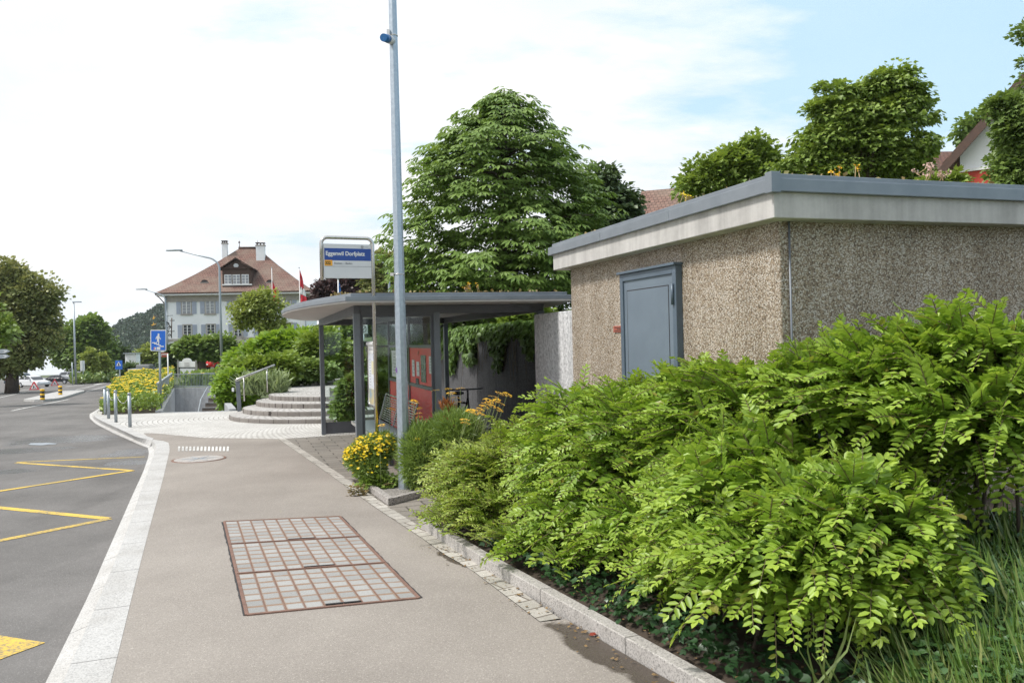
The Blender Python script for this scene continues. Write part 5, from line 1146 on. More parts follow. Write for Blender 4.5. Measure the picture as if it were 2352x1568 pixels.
# striped beacons
def beacon(label, u, vt, vb, on=0):
    b = GR(u, vb, -.02 if on else -.13); H_ = (vb - vt) * b.y / F_; r_ = H_ * .2
    t = thing('striped_beacon', label, 'beacon', b, 'black and yellow beacons along the road')
    for k in range(5): MB().lathe(b + EZ * H_ * k / 5, [(r_, 0), (r_, H_ / 5)] if k < 4 else [(r_, 0), (r_, H_ / 5 - .03), (r_ * .8, H_ / 5)], 14).build('band', M['bright_yellow' if k % 2 == 0 else 'black'], t)
beacon('black and yellow banded beacon at the near end of the traffic island', 97.7, 893.3, 918, 1); beacon('black and yellow banded beacon in the middle of the traffic island', 138.6, 885.5, 906.5, 1)
beacon('small black and yellow beacon at the far left kerb by the white car', 43.3, 884.7, 896.5); beacon('tiny far beacon on the left of the distant pair down the road', 263.3, 866, 877.2); beacon('tiny far beacon on the right of the distant pair down the road', 273.8, 865, 876.3)
bq = P(268, 868.5, GR(263.3, 877.2).y); tag(rebase(MB().box(bq, .36, .1, .26).build('barrier_board', M['wood'], None, .02), bq), 'dark board between the two distant striped beacons', 'barrier')
q = GRD(281, 100, -.1); t = thing('waste_container', 'dark green wheeled waste container by the crossing sign', 'waste container', q); MB().prism([q + Vector((-.5, 0, .08)), q + Vector((.5, 0, .08)), q + Vector((.6, 0, .75)), q + Vector((-.6, 0, .75))], (0, .6, 0)).build('bin_body', M['binGreen'], t, .03); MB().box(q + Vector((0, .3, .8)), 1.25, .7, .08).build('bin_lid', M['binGreen'], t, .03)
# arched notice kiosk
t = thing('notice_kiosk', 'white arched notice board on posts in front of the pruned tree', 'notice board', GD(430, 60))
kc = P(430, 836, 60)
def K(x, z, o=0.0): return P(.0, 0, 60) * 0 + V(428.9 + x, z, kc - Vector((0, o, 0)), Vector((1, 0, 0)))
MB().prism([K(-19, 843), K(19.5, 843), K(19.5, 830)] + [K(11 * math.cos(a), 830 - 7.5 * math.sin(a)) for a in np.linspace(0, math.pi, 12)] + [K(-19, 830)], (0, .12, 0)).build('header_board', M['white'], t, .01)
MB().prism([K(-16, 858), K(18, 858), K(18, 845.5), K(-16, 845.5)], (0, .1, 0)).build('notice_panel', M['whitesign'], t); MB().prism([K(-19, 845.3, .01), K(20, 845.3, .01), K(20, 843.3, .01), K(-19, 843.3, .01)], (0, .14, 0)).build('shadow_rail', M['black'], t)
for x in (-20.5, 21): p_ = K(x, 850); MB().bar(Vector((p_.x, p_.y, GD(430, 60).z)), K(x, 827), .1, .1).build('post', M['stone'], t)
for z in (832.5, 836, 839): MB().prism([K(-6, z + .9, .01), K(6, z + .9, .01), K(6, z, .01), K(-6, z, .01)], (0, -.01, 0)).build('notice_lettering', M['stone'], t)
# ------------------------------------------------------------------ cars
def car(name, label, base, rz, paint, L_=4.4, W_=1.8, kind='estate', cat='car', grp='cars parked on the left', sc_=1.0):
    t = thing(name, label, cat, base, grp); c = Vector(base); L_ *= sc_; W_ *= sc_; fx = Vector((math.cos(rz), math.sin(rz), 0)); fy = Vector((-fx.y, fx.x, 0))
    def Q(x, y, z): return c + fx * x * L_ + fy * y * W_ + EZ * z * sc_
    if kind == 'estate': bodyp = [(-.5, .32), (-.5, .75), (-.485, .92), (.14, .95), (.22, .9), (.44, .76), (.495, .6), (.5, .32)]; cab = [(-.475, .92), (-.40, 1.38), (-.25, 1.46), (.0, 1.44), (.08, 1.38), (.235, .9)]
    elif kind == 'sedan': bodyp = [(-.5, .34), (-.5, .8), (-.47, .93), (-.3, .96), (.14, .95), (.24, .9), (.45, .74), (.5, .58), (.5, .34)]; cab = [(-.36, .93), (-.22, 1.34), (-.1, 1.42), (.02, 1.4), (.08, 1.36), (.24, .9)]
    else: bodyp = [(-.5, .4), (-.5, .95), (.1, .95), (.14, 1.0), (.3, 1.0), (.48, .9), (.5, .7), (.5, .4)]; cab = [(.02, .95), (.03, 1.75), (.18, 1.78), (.32, .98)]
    rows = []
    for y, ins in ((-.5, .06), (-.485, 0), (-.3, -.02), (.3, -.02), (.485, 0), (.5, .06)): rows.append([Q(x * (1 - .03 * (abs(y) > .49)), y, z - (ins if z > .6 else 0)) for x, z in bodyp])
    mb = MB(); mb.loft(rows, True, True); n = len(bodyp); mb.f += [list(range(n)), list(range(5 * n, 6 * n))]; mb.sm += [False, False]; bd = mb.build('body', M[paint], t)
    rows = []
    for y, k in ((-.47, 0), (-.37, 1), (.37, 1), (.47, 0)): pass
    def cabrow(s): return [Q(x, s * (.47 - .1 * (z - cab[0][1]) / .5), z) for x, z in cab]
    mb = MB(); mb.loft([cabrow(-1), cabrow(1)], False, True); n = len(cab); mb.f += [list(range(n)), list(range(n, 2 * n))]; mb.sm += [False, False]; mb.build('cabin', M[paint], t)
    # side glass, slightly proud; windscreens
    for s in (-1, 1):
        pts = []
        cx = sum(x for x, z in cab) / len(cab); cz = sum(z for x, z in cab) / len(cab)
        for x, z in cab: x2 = cx + (x - cx) * .86; z2 = cz + (z - cz) * .78; pts.append(Q(x2, s * (.475 - .1 * (z2 - cab[0][1]) / .5), z2))
        MB().prism(pts, fy * s * .004).build('side_window', M['glassd'], t)
        xm = cx - .01; MB().prism([Q(xm - .008, s * .478, cab[0][1] + .06), Q(xm + .008, s * .478, cab[0][1] + .06), Q(xm + .008, s * .39, cab[0][1] + .46), Q(xm - .008, s * .39, cab[0][1] + .46)], fy * s * .006).build('window_pillar', M[paint], t)
        MB().box(Q(.16, s * .54, 1.0), .14, .16, .12, fx, fy).build('mirror', M[paint], t, .02)
    for (i, j, nm) in ((0, 1, 'rear_window'), (-2, -1, 'windscreen')):
        (xa, za), (xb, zb) = cab[i], cab[j]; e = .012 * (-1 if nm == 'rear_window' else 1)
        MB().poly([Q(xa + (xb - xa) * .12 + e, -.42, za + (zb - za) * .12), Q(xa + (xb - xa) * .12 + e, .42, za + (zb - za) * .12), Q(xa + (xb - xa) * .88 + e, .36, za + (zb - za) * .88), Q(xa + (xb - xa) * .88 + e, -.36, za + (zb - za) * .88)]).build(nm, M['glassd'], t)
    for x in (-.31, .32):
        for s in (-1, 1):
            w0, w1 = Q(x, s * .40, .33), Q(x, s * .505, .33); wh = MB().tube([w0, w1], .33 * sc_, 20, True, False).build('wheel', M['dark'], t); MB().tube([w1 - fy * s * .01, w1 + fy * s * .008], .21 * sc_, 14, True, False).build('rim', M['silver'], wh)
    for s in (-1, 1):
        MB().box(Q(-.497, s * .4, .78), .05, .22, .14, fx, fy).build('tail_light', M['redpaint'], t, .01); MB().box(Q(.485, s * .37, .66), .06, .3, .1, fx, fy).build('headlight', M['whitesign'], t, .01)
    MB().box(Q(-.502, 0, .6), .02, .5, .11, fx, fy).build('number_plate', M['whitesign'], t); MB().box(Q(.502, 0, .5), .02, .5, .11, fx, fy).build('number_plate', M['whitesign'], t)
    return t
car('parked_car', 'white estate car parked at an angle under the big tree on the left', GR(78, 889, -.12), R(-28), 'carwhite', 4.3, sc_=.84)
car('parked_car', 'black saloon with a chrome roof line parked beside the grass verge', GR(137, 881, -.1), R(-8), 'carblack', 4.7, kind='sedan', sc_=.84)
car('parked_car', 'silver estate car half hidden behind the black saloon', P(173, 876.0, 112), R(-10), 'silver', 4.5, sc_=.95)
car('parked_car', 'dark grey car in the shade right beside the big tree trunk', P(49, 884, 100), R(95), 'cargrey', 4.5, sc_=1.0)
car('parked_car', 'red small car parked behind the railing in front of the white house', P(508, 848, 84), R(58), 'redpaint', 3.7, 1.65, grp='cars near the house', sc_=.95)
b = P(334, 862.5, 95); tk = car('parked_truck', 'small grey flatbed truck with a mesh covered load far down the road', b, R(84), 'silver', 4.8, 2.6, 'truck', 'truck', None, .72)
MB().box(b + Vector((-.1, -1.0, .72)), 2.1, 1.8, .28).build('load_bed', M['galvdull'], tk, .02)
lf = MB().box(b + Vector((.15, -.5, 1.08)), 1.6, 1.0, .45).build('covered_load', mat('mesh_covered_load', (.3, .31, .3), (.12, .12, .12), 30, .9), tk, .12)
# ------------------------------------------------------------------ other buildings
def house(name, label, base, ax, L_, D2, ze, zr_, wallm, tilem, ov=.5):   # gable house: ridge along ax
    t = thing(name, label, 'house', base); ax = Vector((math.cos(ax), math.sin(ax), 0)); ay = Vector((-ax.y, ax.x, 0)); c = Vector((base[0], base[1], 0))
    def Q(a, b, z): return c + ax * a + ay * b + EZ * z
    MB().add([Q(-L_, -D2, base[2] - 3), Q(-L_, D2, base[2] - 3), Q(-L_, D2, ze), Q(-L_, 0, zr_), Q(-L_, -D2, ze), Q(L_, -D2, base[2] - 3), Q(L_, D2, base[2] - 3), Q(L_, D2, ze), Q(L_, 0, zr_), Q(L_, -D2, ze)],
             [(0, 1, 2, 3, 4), (5, 6, 7, 8, 9), (0, 4, 9, 5), (1, 2, 7, 6), (4, 3, 8, 9), (2, 3, 8, 7), (0, 1, 6, 5)]).build('wall', wallm, t)
    for s in (-1, 1):
        k = (zr_ - ze) / D2; e = (D2 + ov); q = [Q(-L_ - ov, s * e, ze - ov * k + .06), Q(L_ + ov, s * e, ze - ov * k + .06), Q(L_ + ov, 0, zr_ + .06), Q(-L_ - ov, 0, zr_ + .06)]
        mb = MB(); mb.prism(q, (0, 0, .18)); o = mb.build('roof', tilem, t); uv = o.data.uv_layers.new(name='UVMap')
        sl_ = math.hypot(1, k)
        for p in o.data.polygons:
            for li in p.loop_indices: v = o.data.vertices[o.data.loops[li].vertex_index].co + WL[t.name]; uv.data[li].uv = ((v - c).dot(ax) * 1.7, (v - c).dot(ay) * sl_ * 1.5)
        if ov > .3:
            for e2 in (-1, 1): MB().bar(Q(e2 * (L_ + ov + .02), s * e, ze - ov * k - .02), Q(e2 * (L_ + ov + .02), 0, zr_ - .02), .06, .26).build('bargeboard', M['wood'], t)
    return t, Q
# red and white gabled house at the upper right
d = 30.0; ea = P(2163, 392, d); ap_ = P(2440, 84, d)
axr = R(50); ax = Vector((math.cos(axr), math.sin(axr), 0)); ay = Vector((math.sin(axr), -math.cos(axr), 0))
ap_ = V(2440, 84, ea, ay); hw = (ap_ - ea).dot(ay); cc = Vector((ap_.x, ap_.y, 0)) + ax * 4.5
t, Q = house('gabled_house', 'house with a red lower wall and white gable behind the trees at upper right', (cc.x, cc.y, 1.5), axr, 4.0, hw - .5, ea.z + (ap_.z - ea.z) * .5 / hw, ap_.z, M['plaster'], M['tile2'])
zr0 = V(2230, 388, ea, ay).z
MB().prism([Q(-4.03, -hw + .5, -1), Q(-4.03, hw - .5, -1), Q(-4.0, hw - .5, -1), Q(-4.0, -hw + .5, -1)], (0, 0, zr0 + 1)).build('red_cladding', M['redwall'], t)
MB().bar(Q(-4.06, -hw + .5, zr0 + .04), Q(-4.06, hw - .5, zr0 + .04), .1, .1).build('white_sill_band', M['white'], t)
wg = P(2150, 360, 31.5)
tg, Q2 = house('side_wing', 'low brown tiled roof wing at the left of the red and white house', (wg.x + 1.2, wg.y + 3.2, 1.5), R(2), 1.6, 2.2, P(2155, 388, 31.5).z, P(2157, 341, 33).z, M['plaster'], M['tile2'], .2)
# terracotta roof behind the building roof
d = 36.0; ra, rb, lo2 = P(1481, 444, d), P(1660, 417, d - 1.2), P(1464, 497, d - 2)
axr = math.atan2(rb.y - ra.y, rb.x - ra.x); mid = (ra + rb) / 2; D2 = 3.4
t, Q = house('tiled_house', 'house with a worn terracotta tile roof rising behind the pebbledash building', (mid.x + .5, mid.y, 1.0), axr, (rb - ra).length / 2 + .4, D2, ra.z - 2.9, ra.z - .1, M['cream'], M['tile'], .25)
# cream house behind the retaining wall
c = P(1125, 745, 34); t, Q = house('cream_house', 'cream plastered house wall seen under the bus shelter roof', (c.x + .5, c.y + 3, 1.0), R(6), 1.45, 3, P(1100, 690, 34).z, P(1100, 650, 34).z, M['cream'], M['tile2'], .25)
# low far houses
for (u, v, d, w_, h_, lb) in ((300, 822, 120, .8, 1.2, 'tiny white house among the far trees beside the blue crossing sign'), (314, 824, 130, .8, .9, 'low white far house with a flat roof, right of the tiny white one')):
    c = P(u, v, d); t = thing('far_house', lb, 'house', Vector((c.x, c.y, gz(d)))); MB().prism([Vector((c.x - w_, c.y, gz(d))), Vector((c.x + w_, c.y, gz(d))), Vector((c.x + w_, c.y + 1.3, gz(d))), Vector((c.x - w_, c.y + 1.3, gz(d)))], (0, 0, c.z + h_ / 2 - gz(d))).build('wall', M['plaster'], t); MB().box(Vector((c.x, c.y + .6, c.z + h_ / 2 + .08)), w_ * 2 + .3, 1.8, .14).build('roof', M['galvdull'], t)
# grey rail frame and low things on the terrace
fr = thing('tube_barrier', 'pale steel tube frame with a grey box standing behind the vine covered wall', 'barrier', P(1065, 775, 23))
mb = MB().tube([P(1042, 778, 23), P(1041, 743, 23), P(1096, 741, 23), P(1098, 778, 23)], .03, 8, True, False); mb.build('tube', M['inox'], fr); MB().prism([P(1062, 752, 23.2), P(1094, 751, 23.2), P(1095, 776, 23.2), P(1062, 776, 23.2)], (0, .3, 0)).build('box', M['concsm'], fr)
# terrace furniture glimpsed through the shelter
c = P(812, 806, 36); t = thing('low_wall', 'pale low concrete wall on the upper terrace beyond the shelter', 'wall', Vector((c.x, c.y, .2))); MB().prism([P(798, 818, 36), P(830, 818, 36), P(830, 796, 36), P(798, 797, 36)], (.1, 2.5, 0)).build('wall_block', M['concsm'], t)
c = P(755, 800, 40); t = thing('terrace_bin', 'grey slanted roof bin on the upper terrace lawn', 'bin', Vector((c.x, c.y, P(755, 812, 40).z))); MB().prism([P(746, 812, 40), P(762, 812, 40), P(760, 800, 40), P(746, 800, 40)], (0, .5, 0)).build('bin_body', M['galvdull'], t); MB().prism([P(744, 800, 39.9), P(763, 800, 39.9), P(763, 798, 39.9), P(744, 798, 39.9)], (0, .7, 0)).build('bin_lid', M['whitesign'], t)
c = P(808, 830, 32); t = thing('park_bench', 'dark slatted bench with pale base on the upper terrace behind the shelter post', 'bench', Vector((c.x, c.y, P(808, 836, 32).z)))
for v in (823, 828, 832): MB().bar(P(797, v, 32), P(836, v, 32), .05, .06).build('slat', M['wood'], t)
MB().bar(P(797, 836, 32), P(836, 836, 32), .3, .07).build('seat', M['white'], t); MB().bar(P(800, 836, 32.2), P(800, 850, 32.2), .1, .1).build('leg', M['concsm'], t); MB().bar(P(832, 836, 32.2), P(832, 850, 32.2), .1, .1).build('leg', M['concsm'], t)
t, b = signpost('no_entry_plate', 'white plate with a black crossed mark on a thin post above the terrace', 'sign', 836, 38, 745, 'galvdull', .025, .5)
cz = P(836, 755, 37.9); MB().box(cz, .34, .03, .46).build('sign_board', M['whitesign'], t, .01); mb = MB(); mb.tube([cz + Vector((.1 * math.cos(a), -.02, .15 * math.sin(a))) for a in np.linspace(0, 6.3, 18)], .014, 5, False); mb.build('sign_mark', M['black'], t); MB().bar(cz + Vector((-.08, -.02, -.12)), cz + Vector((.08, -.02, .12)), .02, .02).build('sign_mark', M['black'], t)
# ------------------------------------------------------------------ trees
def tree(name, label, d, blobs, m_, leaf, nc, per, trunk=None, cr=.5, group=None, tm=T_KITE, up=.6, W=.5, flatk=.6, cat='tree', dep=1.0, bias=2.4, limbs=7, base=None, droop=.25, stuff=False):
    cs = []; wt = []
    for b in blobs:
        u, v, ru, rv = b[:4]; dd = d + (b[4] if len(b) > 4 else 0); c = P(u, v, dd); s = dd / F_
        cs.append((np.array(c), np.array([ru * s, (ru + rv) * .5 * s * dep, rv * s]))); wt.append(ru * rv)
    wt = np.array(wt) / sum(wt); idx = RNG.choice(len(cs), nc, p=wt)
    C = np.array([c[0] for c in cs])[idx]; A = np.array([c[1] for c in cs])[idx]
    dirs = rnd_unit(nc); rr = RNG.random(nc) ** (1 / bias) * (1 + .05 * RNG.normal(size=nc)); cc = C + dirs * A * rr[:, None]
    rr = np.where(RNG.random(nc) < .13, RNG.uniform(1.02, 1.24, nc), rr); cc = C + dirs * A * rr[:, None]
    size = cr * np.where(rr > 1.01, .6, 1.0) * (.55 + .9 * RNG.random(nc)); k = np.repeat(np.arange(nc), per); n = len(k)
    off = RNG.normal(size=(n, 3)) * .5; ol_ = np.linalg.norm(off, axis=1, keepdims=True); off = off / ol_ * np.minimum(ol_, .95 + .1 * RNG.random((n, 1))); off *= np.array([1, 1, flatk]); off = off * size[k][:, None]
    Ps = cc[k] + off; out = nrm(dirs[k] * .8 + nrm(off) * .7 + rnd_unit(n) * .4); D = out + np.array([0, 0, -droop]); N = np.array([0, 0, 1.0]) * up + dirs[k] * .45 + rnd_unit(n) * .55
    yg = np.clip(RNG.random(nc)[k] * .5 + .5 * (off[:, 2] / (size[k] * flatk * .6)), 0, 1) ** 1.6 * .6
    S = leaf * (.6 + .8 * RNG.random(n))
    if trunk is None and limbs == 0:
        lo = cc[np.argmin(cc[:, 2])]; bp_ = Vector((cs[0][0][0], cs[0][0][1], base if base is not None else float(lo[2])))
        t = thing(name, label, cat, bp_, group)
        o = leaf_mesh('foliage', Ps, D, N, S, m_, t, tm, W, yg)
        if stuff: pass
        return t, cc
    tu, tr, zb = trunk; b0 = P(tu, 786, d); b0 = Vector((b0.x, b0.y, zb)); t = thing(name, label, cat, b0, group)
    leaf_mesh('crown', Ps, D, N, S, m_, t, tm, W, yg)
    zt_ = max(float(c[0][2]) for c in cs); mid = Vector(np.average([c[0] for c in cs], axis=0, weights=wt)); top = Vector((mid.x, mid.y, mid.z + .3 * (zt_ - zb) * .3))
    h = (mid.z - zb); fork = b0 + Vector((0, 0, 1)) * h * .55 + (mid - b0) * .06
    tk = MB().tube([b0 - EZ * .2, b0 + EZ * h * .25 + Vector((tr * .2, 0, 0)), fork, mid.lerp(fork, .35), top], [tr * 1.25, tr, tr * .85, tr * .6, tr * .22], 10).build('trunk', M['bark'], t)
    pick = RNG.choice(nc, min(limbs, nc), replace=False)
    for q in pick:
        e = Vector(cc[q]); s = fork.lerp(mid, random.random() * .8); mdl = s.lerp(e, .5) + Vector((0, 0, .12 * (e - s).length)); MB().tube([s, mdl, e], [tr * .42, tr * .25, tr * .07], 6).build('limb', M['bark'], tk)
    return t, cc
# --- left group
tree('linden_tree', 'big flowering yellow green tree spreading over the parked cars on the left', 62, [(10, 655, 48, 50), (70, 680, 45, 40), (108, 682, 24, 26), (40, 740, 72, 48), (94, 772, 34, 26), (22, 800, 66, 50), (-70, 720, 80, 130), (60, 812, 36, 20), (-20, 830, 40, 26)], M['L_linden'], .25, 820, 56, (24, .42, gr(62) - .1), .95, up=.5, bias=2.8)
tree('broadleaf_tree', 'bright green branches leaning in at the left edge over the arrow boards', 36, [(-8, 742, 26, 22), (-22, 775, 34, 24), (-60, 740, 50, 60)], M['L_maple'], .22, 70, 40, (-85, .2, gz(36)), .6)
tree('broadleaf_tree', 'tall mid green tree behind the slender lamp on the left', 125, [(208, 757, 32, 26), (228, 790, 26, 24), (172, 785, 26, 34), (150, 800, 22, 35), (205, 815, 52, 36)], M['L_mid'], .5, 420, 40, (203, .4, gr(125)), 1.2, bias=2.6)
tree('young_tree', 'slim light green young tree on the grass verge, left one of two', 112, [(206, 818, 12, 16), (204, 838, 14, 18)], M['L_birch'], .3, 90, 34, (206, .1, gr(112) - .1), .6, group='young verge trees')
tree('young_tree', 'slim light green young tree on the grass verge, right one of two', 116, [(234, 824, 9, 11), (237, 838, 14, 15)], M['L_birch'], .3, 90, 34, (239, .1, gr(116) - .1), .6, group='young verge trees')
tree('small_tree', 'dark rounded small tree between the verge trees and the wooded hill', 128, [(270, 812, 20, 20), (258, 836, 28, 24)], M['L_dark'], .4, 150, 34, (266, .25, gr(128)), .9)
tree('bush_row', 'yellow green bushes along the far road behind the blue crossing sign', 130, [(300, 838, 26, 15), (330, 832, 30, 22), (345, 815, 22, 18), (288, 846, 20, 12), (318, 850, 34, 12)], M['L_birch'], .5, 260, 30, None, 1.0, limbs=0, cat='bushes', base=gr(130))
tree('shrub', 'dense dark shrub at the far end of the road beside the bushes', 112, [(305, 848, 12, 12), (296, 852, 12, 9)], M['L_dark'], .4, 50, 30, None, .8, limbs=0, cat='shrub', base=gr(112))
n = 3600; uu = RNG.uniform(164, 268, n); ds = 99 + (uu - 164) * .16 + RNG.uniform(0, 14, n); Ps = []
for u, dd in zip(uu, ds): q = GRD(u, dd, 0); Ps.append((q.x, q.y, q.z + RNG.random() * .9 * (1 + .3 * math.sin(u * .2))))
tag(leaf_mesh('verge_planting', np.array(Ps), rnd_unit(n) * np.array([1, 1, .4]) + np.array([0, 0, .8]), rnd_unit(n) + np.array([0, 0, .5]), RNG.uniform(.35, .7, n), M['L_grass'], None, T_BLADE, .3, RNG.random(n) * .6), 'low yellowish green planting along the car park verge', 'verge planting', None, 'stuff')
# --- wooded hill
HP = [(225, 812), (255, 775), (275, 752), (300, 738), (325, 727), (345, 716), (365, 708), (400, 700), (470, 700), (560, 720)]
hx_ = [a for a, b in HP]; hv_ = [b for a, b in HP]
us = np.linspace(200, 580, 40); rows = []
for f in (0, .3, .6, .85, 1.0): rows.append([P(u, 840 + (np.interp(u, hx_, hv_) + 4 - 840) * f, 420 + 180 * f) for u in us])
struct(MB().loft(rows, True).build('wooded_hill', M['L_forest']))
nc = 900; us = RNG.uniform(215, 560, nc); fs = RNG.random(nc) ** .8; cc = np.array([P(u, 838 + (np.interp(u, hx_, hv_) + 3 - 838) * f, 412 + 180 * f) for u, f in zip(us, fs)])
k = np.repeat(np.arange(nc), 46); n = len(k); off = RNG.normal(size=(n, 3)); off = nrm(off) * RNG.uniform(.7, 1, (n, 1)); off[:, 2] = np.abs(off[:, 2]) * 1.1; rr = RNG.uniform(2.2, 4.6, nc)[k][:, None]
tag(leaf_mesh('hill_forest', cc[k] + off * rr, off + rnd_unit(n) * .5, off + rnd_unit(n) * .3, RNG.uniform(1.2, 2.2, n), M['L_forest'], None, T_KITE, .6), 'dark blue green forest covering the far hill', 'forest', None, 'stuff')
# --- trees near the white house
tree('pollard_tree', 'broad flat clipped plane tree with a thick trunk in front of the white house', 68, [(440, 799, 30, 19), (475, 794, 36, 18), (514, 796, 20, 20), (462, 808, 38, 12), (490, 812, 26, 9)], M['L_mid'], .3, 330, 34, (461, .38, GD(461, 68).z - .3), .6, up=.7, bias=2.8)
tree('dark_tree', 'dark low tree beside the brown direction sign', 72, [(396, 812, 16, 16), (402, 832, 24, 20), (412, 826, 20, 14)], M['L_dark'], .3, 150, 34, (400, .2, GD(400, 72).z - .3), .6)
tree('airy_tree', 'airy light green tree in front of the right half of the white house', 44, [(598, 684, 26, 14), (552, 705, 22, 10), (632, 700, 18, 16), (572, 722, 26, 12), (618, 738, 34, 18), (560, 740, 14, 10), (590, 700, 34, 20), (645, 742, 10, 10)], M['L_birch'], .16, 190, 36, (597, .1, gz(44) + .4), .45, up=.5, bias=2.0, limbs=18)
tree('copper_tree', 'dark copper leaved tree behind the bus shelter roof', 75, [(745, 668, 22, 22), (790, 662, 34, 28), (825, 668, 20, 24), (770, 690, 50, 18)], M['L_copper'], .34, 170, 32, (785, .3, .4), .75)
tree('yellowish_tree', 'yellowish green tree partly hidden behind the bus stop sign and mast', 52, [(880, 625, 34, 38), (915, 615, 30, 30), (900, 665, 52, 40), (862, 655, 20, 40)], M['L_linden'], .26, 300, 36, (895, .25, .6), .6)
# --- terrace slope shrubs
def shrubby(label, d, blobs, m_, leaf, nc, per, cr=.35, base=0.0, **kw): return tree(kw.pop('name', 'shrub'), label, d, blobs, m_, leaf, nc, per, None, cr, kw.pop('group', 'shrubs on the terrace slope'), limbs=0, cat=kw.pop('cat', 'shrub'), base=base, bias=kw.pop('bias', 3.2), **kw)
shrubby('large bright green arching shrub at the top of the terrace slope', 33, [(605, 826, 58, 36), (650, 806, 60, 32), (705, 804, 52, 40), (572, 842, 38, 28)], M['L_hedge'], .19, 460, 40, .5, name='mound_shrub')
shrubby('rounded yellow green shrub at the right of the terrace slope beside the shelter post', 31, [(735, 800, 36, 40), (760, 822, 46, 28), (705, 832, 44, 18)], M['L_maple'], .17, 260, 40, .45, name='mound_shrub')
shrubby('low green shrub spilling over the wall of the underpass stairs', 27.5, [(535, 888, 24, 30), (526, 910, 8, 22), (550, 905, 22, 32), (545, 868, 22, 12)], M['L_hedge'], .13, 260, 40, .32, name='mound_shrub')
shrubby('mid green shrub in the middle of the slope behind the step handrail', 28.5, [(582, 858, 46, 28), (640, 846, 36, 24), (612, 872, 34, 12)], M['L_maple'], .15, 300, 40, .4, name='mound_shrub')
shrubby('dark leafy shrub in the dip of the slope right of the handrail', 29.5, [(690, 850, 34, 16), (730, 852, 34, 12), (655, 866, 26, 8)], M['L_mid'], .14, 200, 38, .36, name='mound_shrub')
shrubby('green bush row far across the terrace seen through the shelter', 46, [(770, 778, 50, 34), (820, 760, 50, 30), (870, 765, 50, 36), (920, 770, 50, 30), (800, 800, 40, 18)], M['L_mid'], .2, 420, 36, .5, .4, name='hedge_bush')
shrubby('low spreading shrub on the terrace lawn between the shelter posts', 34, [(775, 832, 36, 14), (806, 838, 28, 12), (840, 830, 36, 14)], M['L_birch'], .14, 180, 36, .38, .4, name='mound_shrub')
nb = 1500; c = np.array(P(612, 897, 24.8)); a = RNG.uniform(0, 6.28, nb); el = RNG.uniform(.5, 1.45, nb); Dd = np.stack([np.cos(a) * np.cos(el), np.sin(a) * np.cos(el), np.sin(el)], 1)
sv = thing('silvery_shrub', 'fine silvery green lavender like shrub behind the thin handrail posts', 'shrub', Vector((c[0], c[1], c[2])), 'shrubs on the terrace slope')
px0 = c + np.stack([RNG.uniform(-.7, .55, nb), RNG.uniform(-.4, .4, nb), RNG.uniform(-.12, .3, nb)], 1)
leaf_mesh('foliage', px0, Dd, rnd_unit(nb), RNG.uniform(.25, .5, nb), M['L_silver'], sv, T_BLADE, .07)
shrubby('small leafy bush growing beside the slanted steel bin behind the shelter glass', 17.6, [(805, 915, 18, 30), (796, 940, 18, 18), (818, 895, 14, 22), (808, 884, 10, 10)], M['L_mid'], .1, 190, 36, .2, gz(17.6), name='leafy_bush', group=None)
# --- flower bed between road and railing
def inpoly(x, y, pl):
    c = False; j = len(pl) - 1
    for i in range(len(pl)):
        if (pl[i].y > y) != (pl[j].y > y) and x < (pl[j].x - pl[i].x) * (y - pl[i].y) / (pl[j].y - pl[i].y) + pl[i].x: c = not c
        j = i
    return c
bedp = [GD(229, 23.6), GD(366, 23.8), GD(366, 26), GD(396, 40), GD(398, 52), GD(330, 52), GD(262, 39), GD(238, 29)]
struct(MB().poly([flat(p, .0) for p in bedp]).build('flower_bed_soil', M['soil']))
struct(MB().loft([[flat(p, .0) for p in (bedp[0], bedp[7], bedp[6], bedp[5], bedp[4])], [flatr(p, -.3) for p in (bedp[0], bedp[7], bedp[6], bedp[5], bedp[4])]]).build('flower_bed_bank', M['soil']))
xs = [p.x for p in bedp]; ys_ = [p.y for p in bedp]; pts = []
while len(pts) < 26000:
    x, y = random.uniform(min(xs), max(xs)), random.uniform(min(ys_), max(ys_))
    if inpoly(x, y, bedp): pts.append((x, y))
hgt = lambda x, y: .42 + .1 * math.sin(x * 2.1 + y) + .12 * math.sin(y * .9) + .012 * max(0, y - 26)
fp_ = np.array([(x, y, gz(y) + hgt(x, y) * random.random() ** .6) for x, y in pts]); n = len(fp_)
tag(leaf_mesh('bedding_foliage', fp_, rnd_unit(n) * np.array([1, 1, .5]) + np.array([0, 0, .6]), rnd_unit(n) + np.array([0, -.3, .7]), RNG.uniform(.07, .16, n), M['L_bed'], None, T_KITE, .34, RNG.random(n) ** 2), 'thick green bedding foliage between the chain bollards and the stairwell railing', 'bedding plants', None, 'stuff')
fl_ = [(x, y) for x, y in pts if (y > 25.5 + (x + 10) * -.35 and random.random() < .045) or random.random() < .005][:2600]
c = np.array([(x, y, gz(y) + hgt(x, y) + random.uniform(-.03, .1)) for x, y in fl_]); k = np.repeat(np.arange(len(c)), 6); n = len(k); a = np.tile(np.arange(6) * math.pi / 3, len(c)); 
tag(leaf_mesh('bedding_flowers', c[k], np.stack([np.cos(a), np.sin(a), .25 + 0 * a], 1), np.tile(np.array([0, -.35, 1.0]), (n, 1)) + rnd_unit(n) * .15, np.repeat(RNG.uniform(.05, .085, len(c)), 6), M['petal'], None, T_KITE, .5), 'countless orange yellow flowers over the bedding plants by the road', 'flowers', None, 'stuff')
